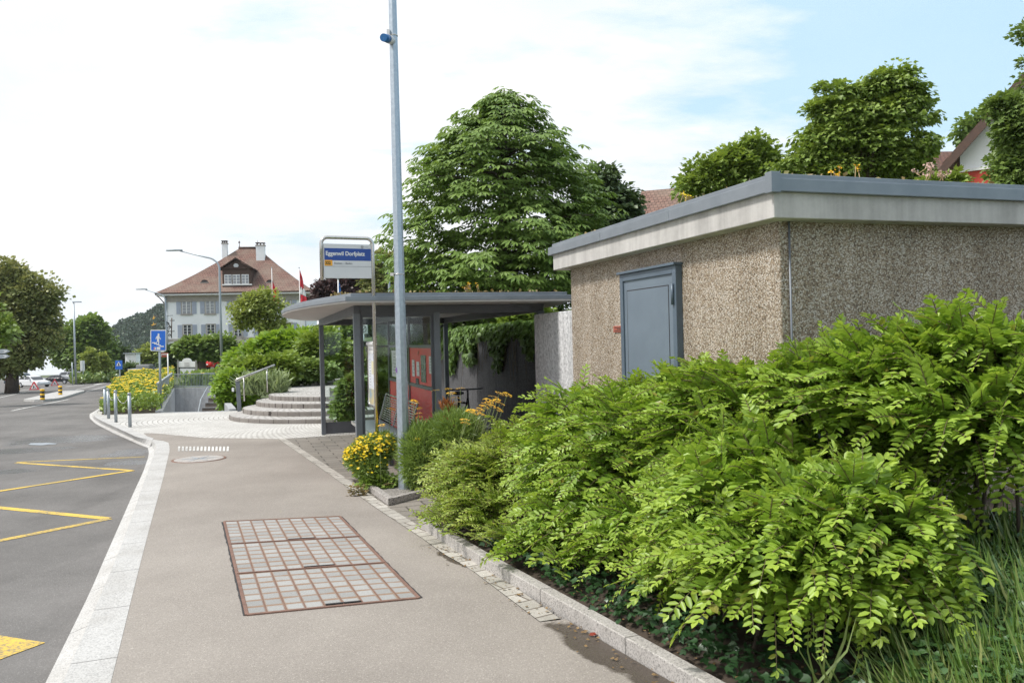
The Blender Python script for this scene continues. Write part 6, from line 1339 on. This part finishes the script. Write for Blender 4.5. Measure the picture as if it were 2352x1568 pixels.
# flowers behind the far railing
c = np.array([P(RNG.uniform(405, 492), 0, 41.5) for _ in range(180)]); c[:, 1] = RNG.uniform(41, 45, 180); c[:, 2] = [gz(y) + RNG.uniform(.2, .75) for y in c[:, 1]]; k = np.repeat(np.arange(180), 6); n = len(k); a = np.tile(np.arange(6) * math.pi / 3, 180)
tag(leaf_mesh('railing_flowers', c[k], np.stack([np.cos(a), np.sin(a), .2 + 0 * a], 1), np.tile(np.array([0, -.5, 1.0]), (n, 1)), RNG.uniform(.07, .12, n), M['petal'], None, T_KITE, .5), 'yellow flowers growing behind the far stairwell railing', 'flowers', None, 'stuff')
c = np.array([P(RNG.uniform(402, 494), 0, 41.5) for _ in range(2200)]); c[:, 1] = RNG.uniform(40.8, 46, 2200); c[:, 2] = [gz(y) + RNG.uniform(0, .6) for y in c[:, 1]]
tag(leaf_mesh('railing_foliage', c, rnd_unit(2200) * .6 + np.array([0, 0, 1]), rnd_unit(2200), RNG.uniform(.2, .4, 2200), M['L_fern'], None, T_KITE, .3), 'loose green foliage behind the far stairwell railing', 'bedding plants', None, 'stuff')
# --- horse chestnut: layered tiers of palmate leaves
d = 22.0; base = P(1160, 786, d); base = Vector((base.x, base.y, 1.9)); ch = thing('chestnut_tree', 'large conical horse chestnut with big palmate leaves behind the bus shelter', 'tree', base)
pv = [193, 202, 215, 236, 267, 300, 333, 380, 448, 500, 560, 610, 660, 700, 740]; pw = [8, 24, 54, 90, 112, 150, 176, 196, 212, 240, 244, 236, 228, 222, 200]
def prof(v, a): return 1.08 * np.interp(v, pv, pw) * (1 + .09 * math.sin(3 * a + v * .02) + .08 * math.sin(7 * a + v * .045) + .06 * math.sin(11 * a - v * .08))
nb_ = 920; ends = []
for i in range(nb_):
    v = 200 + 535 * (random.random() ** .72); a = random.uniform(0, 2 * math.pi); v = round(v / 26) * 26 + random.uniform(-14, 14); f = random.random() ** .28
    rad = prof(v, a) * f; s = d / F_; ctr = P(1158 - .02 * (v - 195), v + 18 * f, d); ends.append((ctr + Vector((math.cos(a) * rad * s, math.sin(a) * rad * s * .9, -.1 * f)), a, f, v))
Ps, D, N, S, Y = [], [], [], [], []
for (e, a, f, v) in ends:
    od = Vector((math.cos(a), math.sin(a), 0)); m_n = random.randint(7, 12)
    for k in range(m_n):
        t = random.uniform(-1.0, .25); sd = random.uniform(-.42, .42)
        p = e + od * t * .55 + Vector((-od.y, od.x, 0)) * sd + EZ * (random.uniform(-.14, .13) - .1 * t * t + .03)
        o2 = (od * random.uniform(.5, 1) + Vector((-od.y, od.x, 0)) * sd * 2 + Vector((random.uniform(-.3, .3), random.uniform(-.3, .3), -.15))).normalized()
        Ps.append(p); D.append(o2); N.append(EZ + od * .25 + Vector((random.uniform(-.35, .35), random.uniform(-.35, .35), 0))); S.append(random.uniform(.17, .3)); Y.append(max(0, random.random() ** 2 * .8 * f))
leaf_mesh('crown', Ps, D, N, S, M['L_chestnut'], ch, T_PALM, .5, Y)
tk = MB().tube([base - EZ * 1.5, base + EZ * 2, P(1158, 500, d), P(1158, 300, d), P(1158, 205, d)], [.28, .22, .14, .07, .02], 10).build('trunk', M['bark'], ch)
for (e, a, f, v) in random.sample(ends, 64):
    s0 = P(1158, v + 40, d); MB().tube([s0, s0.lerp(e, .55) + EZ * .12, e], [.05, .03, .01], 5).build('limb', M['bark'], tk)
# --- other trees on the right
tree('dark_tree', 'dark conical tree close behind the right flank of the big chestnut', 30, [(1375, 425, 42, 40), (1395, 470, 55, 40), (1420, 480, 38, 30), (1370, 520, 60, 50), (1440, 500, 18, 18), (1340, 560, 60, 60)], M['L_dark'], .2, 330, 36, (1375, .2, 2.2), .45, droop=.5)
tree('maple_tree', 'small light green maple between the terracotta roof and the tall maple', 24, [(1620, 400, 40, 26), (1650, 385, 34, 26), (1605, 425, 46, 24), (1690, 360, 26, 24), (1735, 335, 22, 24), (1750, 365, 22, 26), (1700, 395, 40, 30), (1660, 420, 70, 30)], M['L_maple'], .125, 210, 66, (1670, .12, 2.0), .36, tm=T_LOBE, W=.5)
tree('maple_tree', 'tall full maple tree rising above the planted roof of the building', 21, [(2040, 190, 46, 30), (2085, 225, 42, 34), (2000, 215, 26, 30), (1915, 215, 30, 26), (1900, 262, 38, 28), (1955, 270, 44, 34), (2040, 275, 60, 40), (2120, 268, 18, 12), (1885, 318, 44, 26), (1985, 330, 80, 36), (2095, 330, 44, 34), (1850, 362, 44, 22), (1935, 380, 70, 28), (2060, 385, 74, 32), (1810, 388, 20, 18), (1880, 410, 60, 16), (2100, 425, 40, 14)], M['L_maple'], .115, 430, 74, (2010, .16, 2.0), .36, tm=T_LOBE, W=.5, bias=2.2, droop=.5, flatk=.45, limbs=14)
tree('maple_tree', 'deep green maple cut by the right edge in front of the red house', 17, [(2318, 250, 40, 26), (2362, 305, 60, 62), (2362, 388, 60, 48), (2410, 190, 28, 80), (2450, 330, 60, 120), (2350, 425, 36, 16), (2366, 85, 8, 18), (2360, 150, 8, 10)], M['L_mid'], .1, 380, 76, (2420, .15, 2.0), .32, tm=T_LOBE, W=.5, bias=2.8)
tree('distant_tree', 'grey green tree top showing behind the roof of the red house', 52, [(2235, 300, 30, 28), (2255, 280, 20, 20), (2270, 330, 40, 40)], M['L_mid'], .3, 110, 32, (2260, .2, 3), .6)
tree('low_tree', 'low light green foliage along the roof edge at the right of the building', 18, [(2150, 426, 26, 10), (2190, 420, 12, 10)], M['L_maple'], .12, 70, 32, (2165, .05, 1.8), .25, tm=T_LOBE)
shrubby('bright green bush rising above the concrete wall behind the shelter end', 19, [(1205, 735, 30, 26), (1230, 722, 26, 16), (1195, 760, 26, 14), (1180, 745, 14, 22)], M['L_maple'], .13, 110, 34, .26, 1.8, name='leafy_bush', group=None)
# --- vine over the retaining wall
vn = thing('wall_vine', 'leafy vine draped over the dark retaining wall behind the shelter', 'climbing plant', w2a.lerp(w2b, .5))
Ps, D, N, S = [], [], [], []
wl = (w2b - w2a).length
for i in range(5200):
    s = random.random(); base_ = w2a.lerp(w2b, s); hang = .16 + .1 * math.sin(s * 23) + .1 * math.sin(s * 51 + 1) + (1.0 if s > .42 else .0) * (.55 + .3 * math.sin(s * 31)) + (.85 * max(0, 1 - abs(s - .235) / .08)) + .5 * max(0, 1 - abs(s - .05) / .05)
    z = topz2 + .14 - hang * random.random() ** 1.2 - .0; o_ = random.uniform(.02, .13) if z < topz2 else random.uniform(-.3, .12)
    Ps.append(Vector((base_.x, base_.y, z)) - E2 * o_); D.append(Vector((random.uniform(-1, 1), random.uniform(-1, 1), -.9))); N.append(-E2 + Vector((random.uniform(-.5, .5), random.uniform(-.5, .5), random.uniform(.1, .9)))); S.append(random.uniform(.08, .16))
leaf_mesh('foliage', Ps, D, N, S, M['L_vine'], vn, T_LOBE, .5)
mb = MB()
for k in range(26):
    s = random.uniform(.02, .9); q = w2a.lerp(w2b, s) - E2 * .03; mb = MB(); mb.tube([Vector((q.x, q.y, topz2 + .03)), Vector((q.x, q.y, topz2 - .3)) + E1 * random.uniform(-.1, .1), Vector((q.x, q.y, topz2 - random.uniform(.5, 1.0))) + E1 * random.uniform(-.2, .2)], .006, 4); mb.build('vine_stem', M['twig'], vn)
# --- air: one even box of thin haze round everything
mh_, nt, N, L = _new('thin_air'); pvn = N.new('ShaderNodeVolumePrincipled'); pvn.inputs['Color'].default_value = (.86, .92, 1, 1); pvn.inputs['Density'].default_value = .00014; pvn.inputs['Anisotropy'].default_value = .2
o_ = N.new('ShaderNodeOutputMaterial'); L.new(pvn.outputs[0], o_.inputs['Volume'])
tag(MB().box((0, 720, 35), 2400, 1620, 130).build('haze', mh_), 'thin pale summer haze filling the air over the village', 'haze', None, 'stuff')
# ------------------------------------------------------------------ shrubs of the planted bank
def spray_shrub(label, ells, ns, bias, leaf=.05, ln=(.3, .52), inner=.35, seed=0, dark=0.0):
    rr = random.Random(seed); es = []
    for (u, v, d, rx, ry, rz) in ells: es.append((P(u, v, d), Vector((rx, ry, rz))))
    c0 = es[0][0]; t = thing('shrub', label, 'shrub', Vector((c0.x, c0.y, bank(c0.x, c0.y))), 'leafy shrubs along the planted bank')
    Ps, D, N, S, Y, W = [], [], [], [], [], []; tw = MB(); wts = [e[1].x * e[1].z + e[1].x * e[1].y for e in es]
    for i in range(ns):
        c, r_ = rr.choices(es, wts)[0]
        n_ = Vector((rr.gauss(0, 1), rr.gauss(0, 1), rr.gauss(0, 1))).normalized()
        if n_.z < -.45: n_.z = -n_.z * rr.random()
        inn = rr.random() < inner; q = rr.uniform(.35, .8) if inn else rr.uniform(.78, 1.0)
        p = c + Vector((n_.x * r_.x, n_.y * r_.y, n_.z * r_.z)) * q
        if p.z < bank(p.x, p.y) + .12: continue
        nn = Vector((n_.x / r_.x, n_.y / r_.y, n_.z / r_.z)).normalized()
        dr = (nn * rr.uniform(.35, .75) + bias * rr.uniform(.5, 1.1) + Vector((rr.gauss(0, .3), rr.gauss(0, .3), rr.gauss(.05, .22)))).normalized()
        L = rr.uniform(*ln); sv_ = rr.uniform(1.1, 1.95); g = rr.uniform(.02, .42) * L; p0 = p - dr * L * .55
        npair = int(L / (.021 * sv_)); roll = rr.gauss(0, .45); last = None; pts = []
        for k in range(npair + 1):
            f = k / npair; pt = p0 + dr * L * f + Vector((0, 0, -g * f * f + .35 * g * f)); tg = (dr * L + Vector((0, 0, -2 * g * f + .35 * g))).normalized()
            if k % 3 == 0 or k == npair: pts.append(pt)
            if f < .18: continue
            side = tg.cross(EZ); side = side.normalized() if side.length > .05 else Vector((1, 0, 0)); nv = side.cross(tg).normalized()
            side2 = side * math.cos(roll) + nv * math.sin(roll); nv = side2.cross(tg).normalized()
            if nv.z < 0: nv = -nv
            s_ = leaf * sv_ * (1.08 - .5 * max(0, f - .55) / .45) * rr.uniform(.82, 1.15) * (.75 + .25 * min(1, f * 3))
            yv = 0 if inn else max(0, (f - .35)) * rr.uniform(.5, 1.35)
            for sg_ in (-1, 1):
                if rr.random() < .06: continue
                D.append(tg * rr.uniform(.45, .8) + side2 * sg_ * rr.uniform(.7, 1.0) + nv * rr.uniform(-.1, .28)); N.append(nv + Vector((rr.gauss(0, .22), rr.gauss(0, .22), rr.gauss(0, .15)))); Ps.append(pt + tg * (.008 * sg_)); S.append(s_); Y.append(min(1, yv)); W.append(rr.uniform(.25, .34))
            if k == npair: D.append(tg); N.append(nv); Ps.append(pt); S.append(s_); Y.append(min(1, yv + .2)); W.append(.36)
        if not inn or rr.random() < .3: tw.tube(pts, [.0028] * (len(pts) - 1) + [.0012], 3, False)
    leaf_mesh('foliage', Ps, D, N, S, M['L_hedge_olive' if seed == 1 else 'L_hedge'], t, T_OVATE, W, Y); tw.build('twigs', M['twig'], t)
    mb = MB()
    for k in range(9):                                            # woody stems from the ground
        c, r_ = rr.choices(es, wts)[0]; b = Vector((c.x + rr.uniform(-.4, .4) * r_.x, c.y + rr.uniform(-.3, .5) * r_.y, 0)); b.z = bank(b.x, b.y) - .03; e = c + Vector((rr.uniform(-.7, .7) * r_.x, rr.uniform(-.7, .7) * r_.y, rr.uniform(.1, .7) * r_.z)); st_ = MB(); st_.tube([b, b.lerp(e, .5) + Vector((rr.uniform(-.1, .1), rr.uniform(-.1, .1), .1)), e], [.012, .009, .004], 6); st_.build('stem', M['bark'], t)
    return t
LB_ = Vector((-.62, -.42, -.08))
spray_shrub('far left shrub of the bank, yellowish and spilling over the granite corner by the flowers', [(1120, 1120, 7.6, .48, .5, .44), (1060, 1090, 8.0, .3, .4, .28), (1200, 1030, 7.7, .38, .45, .26), (1105, 1200, 6.9, .3, .3, .3), (1060, 1190, 7.3, .24, .25, .26), (1035, 1215, 7.1, .24, .26, .2), (1085, 1262, 6.6, .26, .26, .2), (1170, 1275, 6.3, .3, .3, .24)], 1500, LB_, .036, (.26, .42), .35, 1)
spray_shrub('broad bright green shrub below the grey steel door', [(1330, 1080, 6.7, .55, .7, .72), (1440, 1120, 5.9, .55, .6, .68), (1480, 960, 6.5, .6, .6, .32), (1330, 1210, 6.0, .42, .4, .36), (1480, 1240, 5.3, .4, .4, .34), (1220, 1285, 6.0, .28, .3, .24), (1330, 1320, 5.5, .3, .3, .24)], 1850, LB_, .043, (.28, .48), .35, 2)
spray_shrub('tall shrub in front of the pebbledash corner, right of the door', [(1660, 1010, 5.7, .62, .6, .56), (1730, 1130, 4.9, .5, .5, .46), (1600, 930, 6.2, .42, .5, .3), (1640, 1180, 4.9, .4, .4, .36), (1560, 1300, 4.75, .3, .3, .24)], 1350, LB_, .046, (.3, .5), .35, 3)
spray_shrub('nearest low shrub hanging over the dark ivy at the bottom right', [(1800, 1290, 4.05, .50, .48, .34), (1960, 1250, 4.0, .48, .45, .38), (1700, 1180, 4.5, .42, .45, .36)], 820, Vector((-.5, -.55, -.18)), .05, (.32, .52), .3, 4)
spray_shrub('highest shrub leaning against the shaded pebbledash wall at the right', [(2020, 895, 4.9, .62, .5, .34), (2210, 842, 4.6, .46, .45, .32), (2200, 960, 4.4, .5, .45, .32), (1890, 900, 5.2, .45, .4, .26), (2060, 1060, 4.9, .5, .4, .4), (2280, 1020, 4.6, .45, .4, .36)], 1350, Vector((-.45, -.4, .05)), .047, (.3, .5), .35, 5)
# ivy and grass under the shrubs
Ps, D, N, S = [], [], [], []
for i in range(9000):
    k = random.random(); q = kpath[0].lerp(kpath[-1], 0); j = random.uniform(3, 23); a = kpath[int(j)].lerp(kpath[min(int(j) + 1, 23)], j % 1); w_ = .1 + 1.5 * random.random() ** 1.3; nrm_ = (k_b[int(j)] - kpath[int(j)]).normalized(); p = a + nrm_ * w_
    p.z = bank(p.x, p.y) + random.uniform(.02, .13); Ps.append(p); D.append(Vector((random.gauss(0, 1), random.gauss(0, 1), -.2))); N.append(Vector((random.gauss(0, .5), random.gauss(-.3, .5), 1))); S.append(random.uniform(.028, .058))
tag(leaf_mesh('ivy_ground_cover', Ps, D, N, S, M['L_ivy'], None, T_LOBE, .5), 'dark glossy ivy covering the soil behind the granite edging', 'ivy', None, 'stuff')
Ps, D, N, S, Y, W = [], [], [], [], [], []
for i in range(620):
    u, dd = (random.uniform(2060, 2560), random.uniform(2.3, 4.9)) if i < 330 else (random.uniform(2560, 3900), random.uniform(2.3, 5.6)); c = P(u, 900, dd)
    for k in range(26):
        p = Vector((c.x + random.gauss(0, .06), c.y + random.gauss(0, .06), 0)); p.z = bank(p.x, p.y) - .02; a = random.uniform(0, 6.28); Ps.append(p); D.append(Vector((math.cos(a) * .8 - .3, math.sin(a) * .8 - .15, random.uniform(.3, 1.0)))); N.append(Vector((math.cos(a), math.sin(a), -.3))); S.append(random.uniform(.14, .36)); Y.append(random.random() ** 3); W.append(random.uniform(.014, .026))
tag(leaf_mesh('grass', Ps, D, N, S, M['L_grass'], None, (np.array([(0, .5, 0), (0, -.5, 0), (.4, -.5, .06), (.4, .5, .06), (.75, -.36, -.02), (.75, .36, -.02), (1, 0, -.16)], float), [(0, 1, 2, 3), (3, 2, 4, 5), (5, 4, 6)]), W, Y), 'long loose grass on the bank at the bottom right', 'grass', None, 'stuff')
Ps, D, N, S = [], [], [], []
for i in range(8500):
    u, dd = random.uniform(2080, 2560), random.uniform(2.3, 5.0); p = P(u, 900, dd); p.z = bank(p.x, p.y) + random.uniform(.03, .16); Ps.append(p); D.append(Vector((random.gauss(0, 1), random.gauss(0, 1), .1))); N.append(Vector((random.gauss(0, .5), random.gauss(-.2, .5), 1))); S.append(random.uniform(.03, .06))
tag(leaf_mesh('periwinkle_ground_cover', Ps, D, N, S, M['L_deep'], None, T_OVATE, .45), 'low deep green leaves growing among the long grass', 'ground cover', None, 'stuff')
Ps, D, N, S, Y, W = [], [], [], [], [], []
for (u, v, dd) in ((1395, 1130, 5.9), (1500, 1080, 5.5), (1630, 1010, 5.2), (1910, 1470, 3.5), (1250, 1240, 6.4)):
    c = P(u, v, dd)
    for k in range(9): a = random.uniform(0, 6.28); Ps.append(c + Vector((random.gauss(0, .04), 0, -.2))); D.append(Vector((math.cos(a) * .5, math.sin(a) * .5 - .4, 1))); N.append(Vector((math.cos(a), math.sin(a), -.2))); S.append(random.uniform(.25, .42)); Y.append(.4); W.append(.02)
tag(leaf_mesh('stray_grass', Ps, D, N, S, M['L_grass'], None, T_BLADE, W, Y), 'stray grass blades poking out of the shrubs', 'grass', None, 'stuff')
# ------------------------------------------------------------------ flower border by the mast
def flowers(name, pts, rad, m_, parent, npet=7, tilt=.3, norm=None):
    c = np.array([tuple(p) for p in pts]); n0 = len(c); k = np.repeat(np.arange(n0), npet); n = len(k); a = np.tile(np.arange(npet) * 2 * math.pi / npet, n0); nv = nrm(np.array([0, -.45, 1.0]) + RNG.normal(size=(n0, 3)) * .35)[k]
    e = nrm(np.cross(nv, np.array([1.0, .1, 0]))); f = np.cross(nv, e); D = e * np.cos(a)[:, None] + f * np.sin(a)[:, None] + nv * tilt
    return leaf_mesh(name, c[k], D, nv, np.repeat(RNG.uniform(.75, 1.2, n0) * rad, npet), m_, parent, T_KITE, .42)
def blade_bush(name, label, cat, c, r_, n, m_, ln, W=.05, group=None, tm=T_BLADE, fol='foliage'):
    c = Vector(c); t = thing(name, label, cat, Vector((c.x, c.y, max(gz(c.y), c.z - r_[2]))), group); d_ = rnd_unit(n); q = RNG.random(n) ** .45
    Ps = np.array(c) + d_ * np.array(r_) * q[:, None] * .95; Ps[:, 2] = np.maximum(Ps[:, 2], gz(c.y) + .02 + .03 * RNG.random(n)); leaf_mesh(fol, Ps, d_ + rnd_unit(n) * .7 + np.array([0, 0, .35]), rnd_unit(n), RNG.uniform(*ln, n), m_, t, tm, W); return t
cor = thing('coreopsis_bush', 'feathery bush covered in small bright yellow flowers at the foot of the bus stop sign', 'flower bush', flat(P(850, 1040, 9.95)))
CE = [(P(858, 1036, 9.95), (.24, .27, .2)), (P(826, 1052, 9.85), (.17, .2, .17)), (P(850, 1075, 9.8), (.2, .2, .16)), (P(882, 1025, 10.0), (.14, .2, .16))]
Ps, D = [], []; pts = []
for i in range(9000):
    c_, r_ = random.choice(CE); n_ = Vector((random.gauss(0, 1), random.gauss(0, 1), random.gauss(.15, 1))).normalized(); p = c_ + Vector((n_.x * r_[0], n_.y * r_[1], n_.z * r_[2])) * random.random() ** .4; p.z = max(p.z, gz(p.y) + .03); Ps.append(p); D.append(n_ + Vector((random.gauss(0, .6), random.gauss(0, .6), random.gauss(.35, .5))))
leaf_mesh('foliage', Ps, D, rnd_unit(len(Ps)), RNG.uniform(.035, .085, len(Ps)), M['L_fern'], cor, T_BLADE, .09)
for i in range(520):
    c_, r_ = random.choice(CE[:2] + CE); n_ = Vector((random.gauss(-.2, 1), random.gauss(-.5, .8), random.gauss(.6, .6))).normalized()
    if n_.z < -.3 or (c_ is CE[2][0] and random.random() < .75): continue
    pts.append(c_ + Vector((n_.x * r_[0], n_.y * r_[1], n_.z * r_[2])) * random.uniform(.95, 1.18))
flowers('blossoms', pts, .019, M['petal'], cor, 8, .15)
ge = P(868, 1097, 9.72); g_ = thing('cranesbill_plant', 'low leafy cranesbill mound behind the granite surround of the mast', 'plant', Vector((ge.x, ge.y, gz(ge.y))))
n = 620; d_ = rnd_unit(n); d_[:, 2] = np.abs(d_[:, 2]); leaf_mesh('foliage', np.array(ge) + np.array([0, 0, -.1]) + d_ * np.array([.25, .2, .16]) * (RNG.random((n, 1)) ** .4), d_ + rnd_unit(n) * .6 + np.array([0, -.2, -.1]), d_ + np.array([0, -.4, 1]) + rnd_unit(n) * .4, RNG.uniform(.03, .06, n), M['L_maple'], g_, T_LOBE, .6)
Ps, D, N, S = [], [], [], []
for i in range(120): q = P(random.uniform(800, 842), random.uniform(1098, 1128), 9.4); q.z = gz(q.y) + random.uniform(.0, .12); Ps.append(q); D.append(Vector((random.gauss(0, 1), random.gauss(0, 1), .2))); N.append(Vector((random.gauss(0, 1), random.gauss(0, 1), 1))); S.append(random.uniform(.02, .06))
dl = thing('dry_weed', 'withered brownish weed at the edge of the sett strip by the mast', 'weed', Vector(Ps[0])); leaf_mesh('foliage', Ps, D, N, S, M['L_sedum'], dl, T_KITE, .4)
for k in range(5):
    a = P(868 + random.uniform(-25, 60), 1112, 9.55); a.z = gz(a.y) + .085; b = a + Vector((random.uniform(-.3, .35), random.uniform(-.12, .12), random.uniform(-.02, .03))); MB().tube([a, a.lerp(b, .5) + EZ * .02, b], .003, 4).build('dry_stem', M['drystalk'], dl)
fol1 = blade_bush('yarrow_foliage', 'tall feathery grey green foliage right of the galvanised mast', 'plant', P(968, 1050, 9.6), (.26, .4, .42), 9000, M['L_fern'], (.05, .12), .06)
fol2 = blade_bush('flower_foliage', 'thin leafed green plants under the leaning yellow yarrow heads', 'plant', P(1045, 1000, 9.6), (.34, .4, .30), 9000, M['L_fern'], (.05, .12), .06)
def zz4(x, y, d): return P(646.6 + .3038 * x, 646.6 + .3038 * y, d)
def yarrow(label, heads, d, lean, rad=.045):
    pts = [zz4(x, y, d + random.uniform(-.25, .25)) for x, y in heads]; c = sum(pts, Vector()) / len(pts); t = thing('yarrow_plant', label, 'yarrow', Vector((c.x, c.y, gz(c.y))), 'yarrow plants in the flower border')
    for p in pts:
        b = Vector((p.x, p.y, 0)) - lean * (p.z - gz(p.y)); b.z = gz(b.y); MB().tube([b, b.lerp(p, .6) + Vector((random.uniform(-.02, .02), 0, .03)), p], [.004, .0035, .003], 5).build('stalk', M['stalk'], t)
        r_ = rad * random.uniform(.8, 1.25); nv = (EZ + lean * .8 + Vector((random.uniform(-.25, .25), random.uniform(-.3, .1), 0))).normalized(); e = nv.orthogonal().normalized(); f = nv.cross(e); cs, ds = [], []
        for k in range(46): a = random.uniform(0, 6.28); q = r_ * random.random() ** .5; cs.append(p + e * q * math.cos(a) + f * q * math.sin(a) + nv * (.012 - .25 * q * q / r_ + random.uniform(0, .006))); ds.append(e * math.cos(a) + f * math.sin(a) + nv * .1)
        leaf_mesh('flower_head', cs, ds, [nv] * len(cs), .016, M['yarrow'], t, T_KITE, .7)
yarrow('upright yarrow with flat golden heads beside the right shelter post', [(1165, 828), (1262, 817), (1352, 812), (1280, 848), (1315, 883), (1330, 915), (1295, 985)], 10.1, Vector((.05, 0, 0)))
yarrow('leaning yarrow with a dense crowd of orange yellow heads before the dark wall', [(1645, 850), (1705, 857), (1600, 875), (1625, 900), (1560, 900), (1650, 925), (1540, 930), (1500, 970), (1590, 945), (1430, 980), (1445, 1000), (1510, 1010), (1385, 1050), (1390, 1075), (1640, 970), (1530, 950), (1475, 985), (1570, 920)], 9.3, Vector((.3, -.05, 0)))
yarrow('bent yarrow with drooping golden heads in front of the bench', [(1000, 908), (1010, 928), (940, 962), (1040, 963), (1035, 1003), (1040, 1030), (828, 968), (760, 1090), (975, 1155), (1130, 1085)], 10.0, Vector((.1, 0, 0)), .038)
rl_ = zz4(1238, 1068, 9.5); rd = thing('red_daylily', 'dark red flower low in the border in front of the red panel', 'flower', Vector((rl_.x, rl_.y, gz(rl_.y)))); MB().tube([Vector((rl_.x, rl_.y, gz(rl_.y))), rl_], .005, 5).build('stalk', M['stalk'], rd)
flowers('blossoms', [rl_ + Vector((random.gauss(0, .05), random.gauss(0, .03), random.gauss(0, .025))) for _ in range(9)], .055, M['redpetal'], rd, 6, .4)
bu = zz4(1245, 950, 9.8); br = thing('orange_daylily', 'rusty orange seed stalks between the shelter post and the yarrow', 'plant', Vector((bu.x, bu.y, gz(bu.y))))
Ps, D, N, S = [], [], [], []
for i in range(70): Ps.append(zz4(random.uniform(1210, 1300), random.uniform(930, 1000), 9.8)); D.append(Vector((random.gauss(0, .5), random.gauss(0, .3), 1))); N.append(Vector((random.gauss(0, 1), -1, 0))); S.append(random.uniform(.06, .14))
leaf_mesh('foliage', Ps, D, N, S, leafmat('rusty_leaf', (.4, .14, .04), (.25, .1, .03)), br, T_BLADE, .1)
dsy = [zz4(1025, 1190, 9.4), zz4(742, 1188, 9.6), zz4(745, 1275, 9.55)]
dt = thing('marigold', 'single larger golden daisies standing beside the galvanised mast', 'flower', Vector((dsy[0].x, dsy[0].y, gz(dsy[0].y)))); flowers('blossoms', [p for p in dsy for _ in range(2)], .04, M['petal'], dt, 9, .1)
for p in dsy: MB().tube([Vector((p.x, p.y, gz(p.y))), p], .003, 4).build('stalk', M['stalk'], dt)
# ------------------------------------------------------------------ planted roofs
def roofplants(name, label, pts, z, n, hmax):
    Ps = [p + EZ * (z - p.z + random.uniform(0, hmax)) for p in pts]; n = len(Ps)
    tag(leaf_mesh(name, Ps, rnd_unit(n) + np.array([0, 0, .6]), rnd_unit(n), RNG.uniform(.02, .055, n), M['L_sedum'], None, T_KITE, .5), label, 'roof plants', None, 'stuff')
sp = [S0(random.uniform(-.6, LSH + .5), random.uniform(-.3, WSH + .2), 0) for _ in range(5000)]
roofplants('shelter_sedum', 'patchy reddish sedum growing on the bus shelter roof', sp, ROOF_Z - .02, 0, .035)
zr_s = ZB + .30; sp = [SL(random.uniform(.1, LA - .1) , random.uniform(.1, 4), 0) for _ in range(2600)]
roofplants('building_sedum', 'patchy sedum and seed heads on the pebbledash building roof', sp, zr_s - .02, 0, .035)
def stalks(name, label, pts, h, z, ntop, m_top, grp=None, mst='drystalk'):
    t = thing(name, label, 'roof plant', Vector((pts[0].x, pts[0].y, z)), grp); tops = []
    for p in pts:
        b = Vector((p.x, p.y, z)); e = b + Vector((random.gauss(0, .04), random.gauss(0, .04), h * random.uniform(.6, 1.1))); MB().tube([b, b.lerp(e, .5) + Vector((random.gauss(0, .008), 0, 0)), e], .0035, 4).build('stalk', M[mst], t); tops.append(e)
    for e in tops:
        cs = [e + Vector((random.gauss(0, .011), random.gauss(0, .011), random.uniform(-.018, .012))) for _ in range(ntop)]; leaf_mesh('flower_head', cs, rnd_unit(len(cs)), rnd_unit(len(cs)) + np.array([0, 0, 1]), .017, m_top, t, T_KITE, .6)
def onroof(u, dd): p = P(u, 420, dd); return p
stalks('roof_stonecrop', 'tall dry stems with yellow tops on the building roof below the maple', [onroof(u, 6.1 + random.uniform(-.1, .5)) for u in (1902, 1913, 1926, 1938, 1950, 1964, 1982)], .22, zr_s, 8, M['yarrow'], 'flowering roof plants')
stalks('roof_stonecrop', 'small yellow flowering stems on the roof edge before the terracotta house', [onroof(u, 6.7 + random.uniform(-.1, .3)) for u in (1560, 1567, 1573, 1580, 1586, 1640)], .17, zr_s, 7, M['petal'], 'flowering roof plants')
stalks('roof_stonecrop', 'pale pinkish seed heads on the roof near the right frame edge', [onroof(u, 5.6 + random.uniform(-.1, .4)) for u in (2110, 2117, 2124, 2130, 2138, 2146, 2152, 2160, 2166, 2172)], .06, zr_s, 14, M['pinkpetal'], 'flowering roof plants')
qz = [zz4(x, 100, 11.4) for x in (1395, 1405, 1418, 1430, 1450, 1480, 1500)]
stalks('roof_stonecrop', 'yellow flowering stems sprouting from the bus shelter roof', qz, .17, ROOF_Z, 7, M['yarrow'], 'flowering roof plants')
# fallen leaf and litter on the damp patch
q = G(1352, 1458, .006); tag(rebase(leaf_mesh('fallen_leaf', [q, q + Vector((.03, .01, .002))], [(1, .2, .1), (1, -.3, .1)], [(0, -.2, 1), (.1, 0, 1)], .055, leafmat('red_dry_leaf', (.3, .05, .03), (.2, .04, .03)), None, T_OVATE, .45), q), 'reddish dry leaf on the damp asphalt at the granite edging', 'leaf')

# leaf litter along the granite edging
Ps, D, N, S = [], [], [], []
for i in range(900):
    j = random.uniform(2, 23); a = kpath[int(j)].lerp(kpath[min(int(j) + 1, 23)], j % 1); nr_ = (k_b[int(j)] - kpath[int(j)]).normalized()
    if random.random() < .45: w_ = -abs(random.gauss(0, .09)) - .004; z = gz(a.y) + .008
    else: w_ = .1 + abs(random.gauss(0, .25)); z = None
    p = a + nr_ * w_; p.z = z if z is not None else bank(p.x, p.y) + .025; Ps.append(p); D.append(Vector((random.gauss(0, 1), random.gauss(0, 1), .1))); N.append(Vector((random.gauss(0, .3), random.gauss(0, .3), 1))); S.append(random.uniform(.008, .03))
tag(leaf_mesh('leaf_litter', Ps, D, N, S, leafmat('dry_litter', (.26, .17, .08), (.13, .08, .04), None, .1), None, T_KITE, .5), 'small dry leaf litter scattered along the granite edging', 'leaf litter', None, 'stuff')
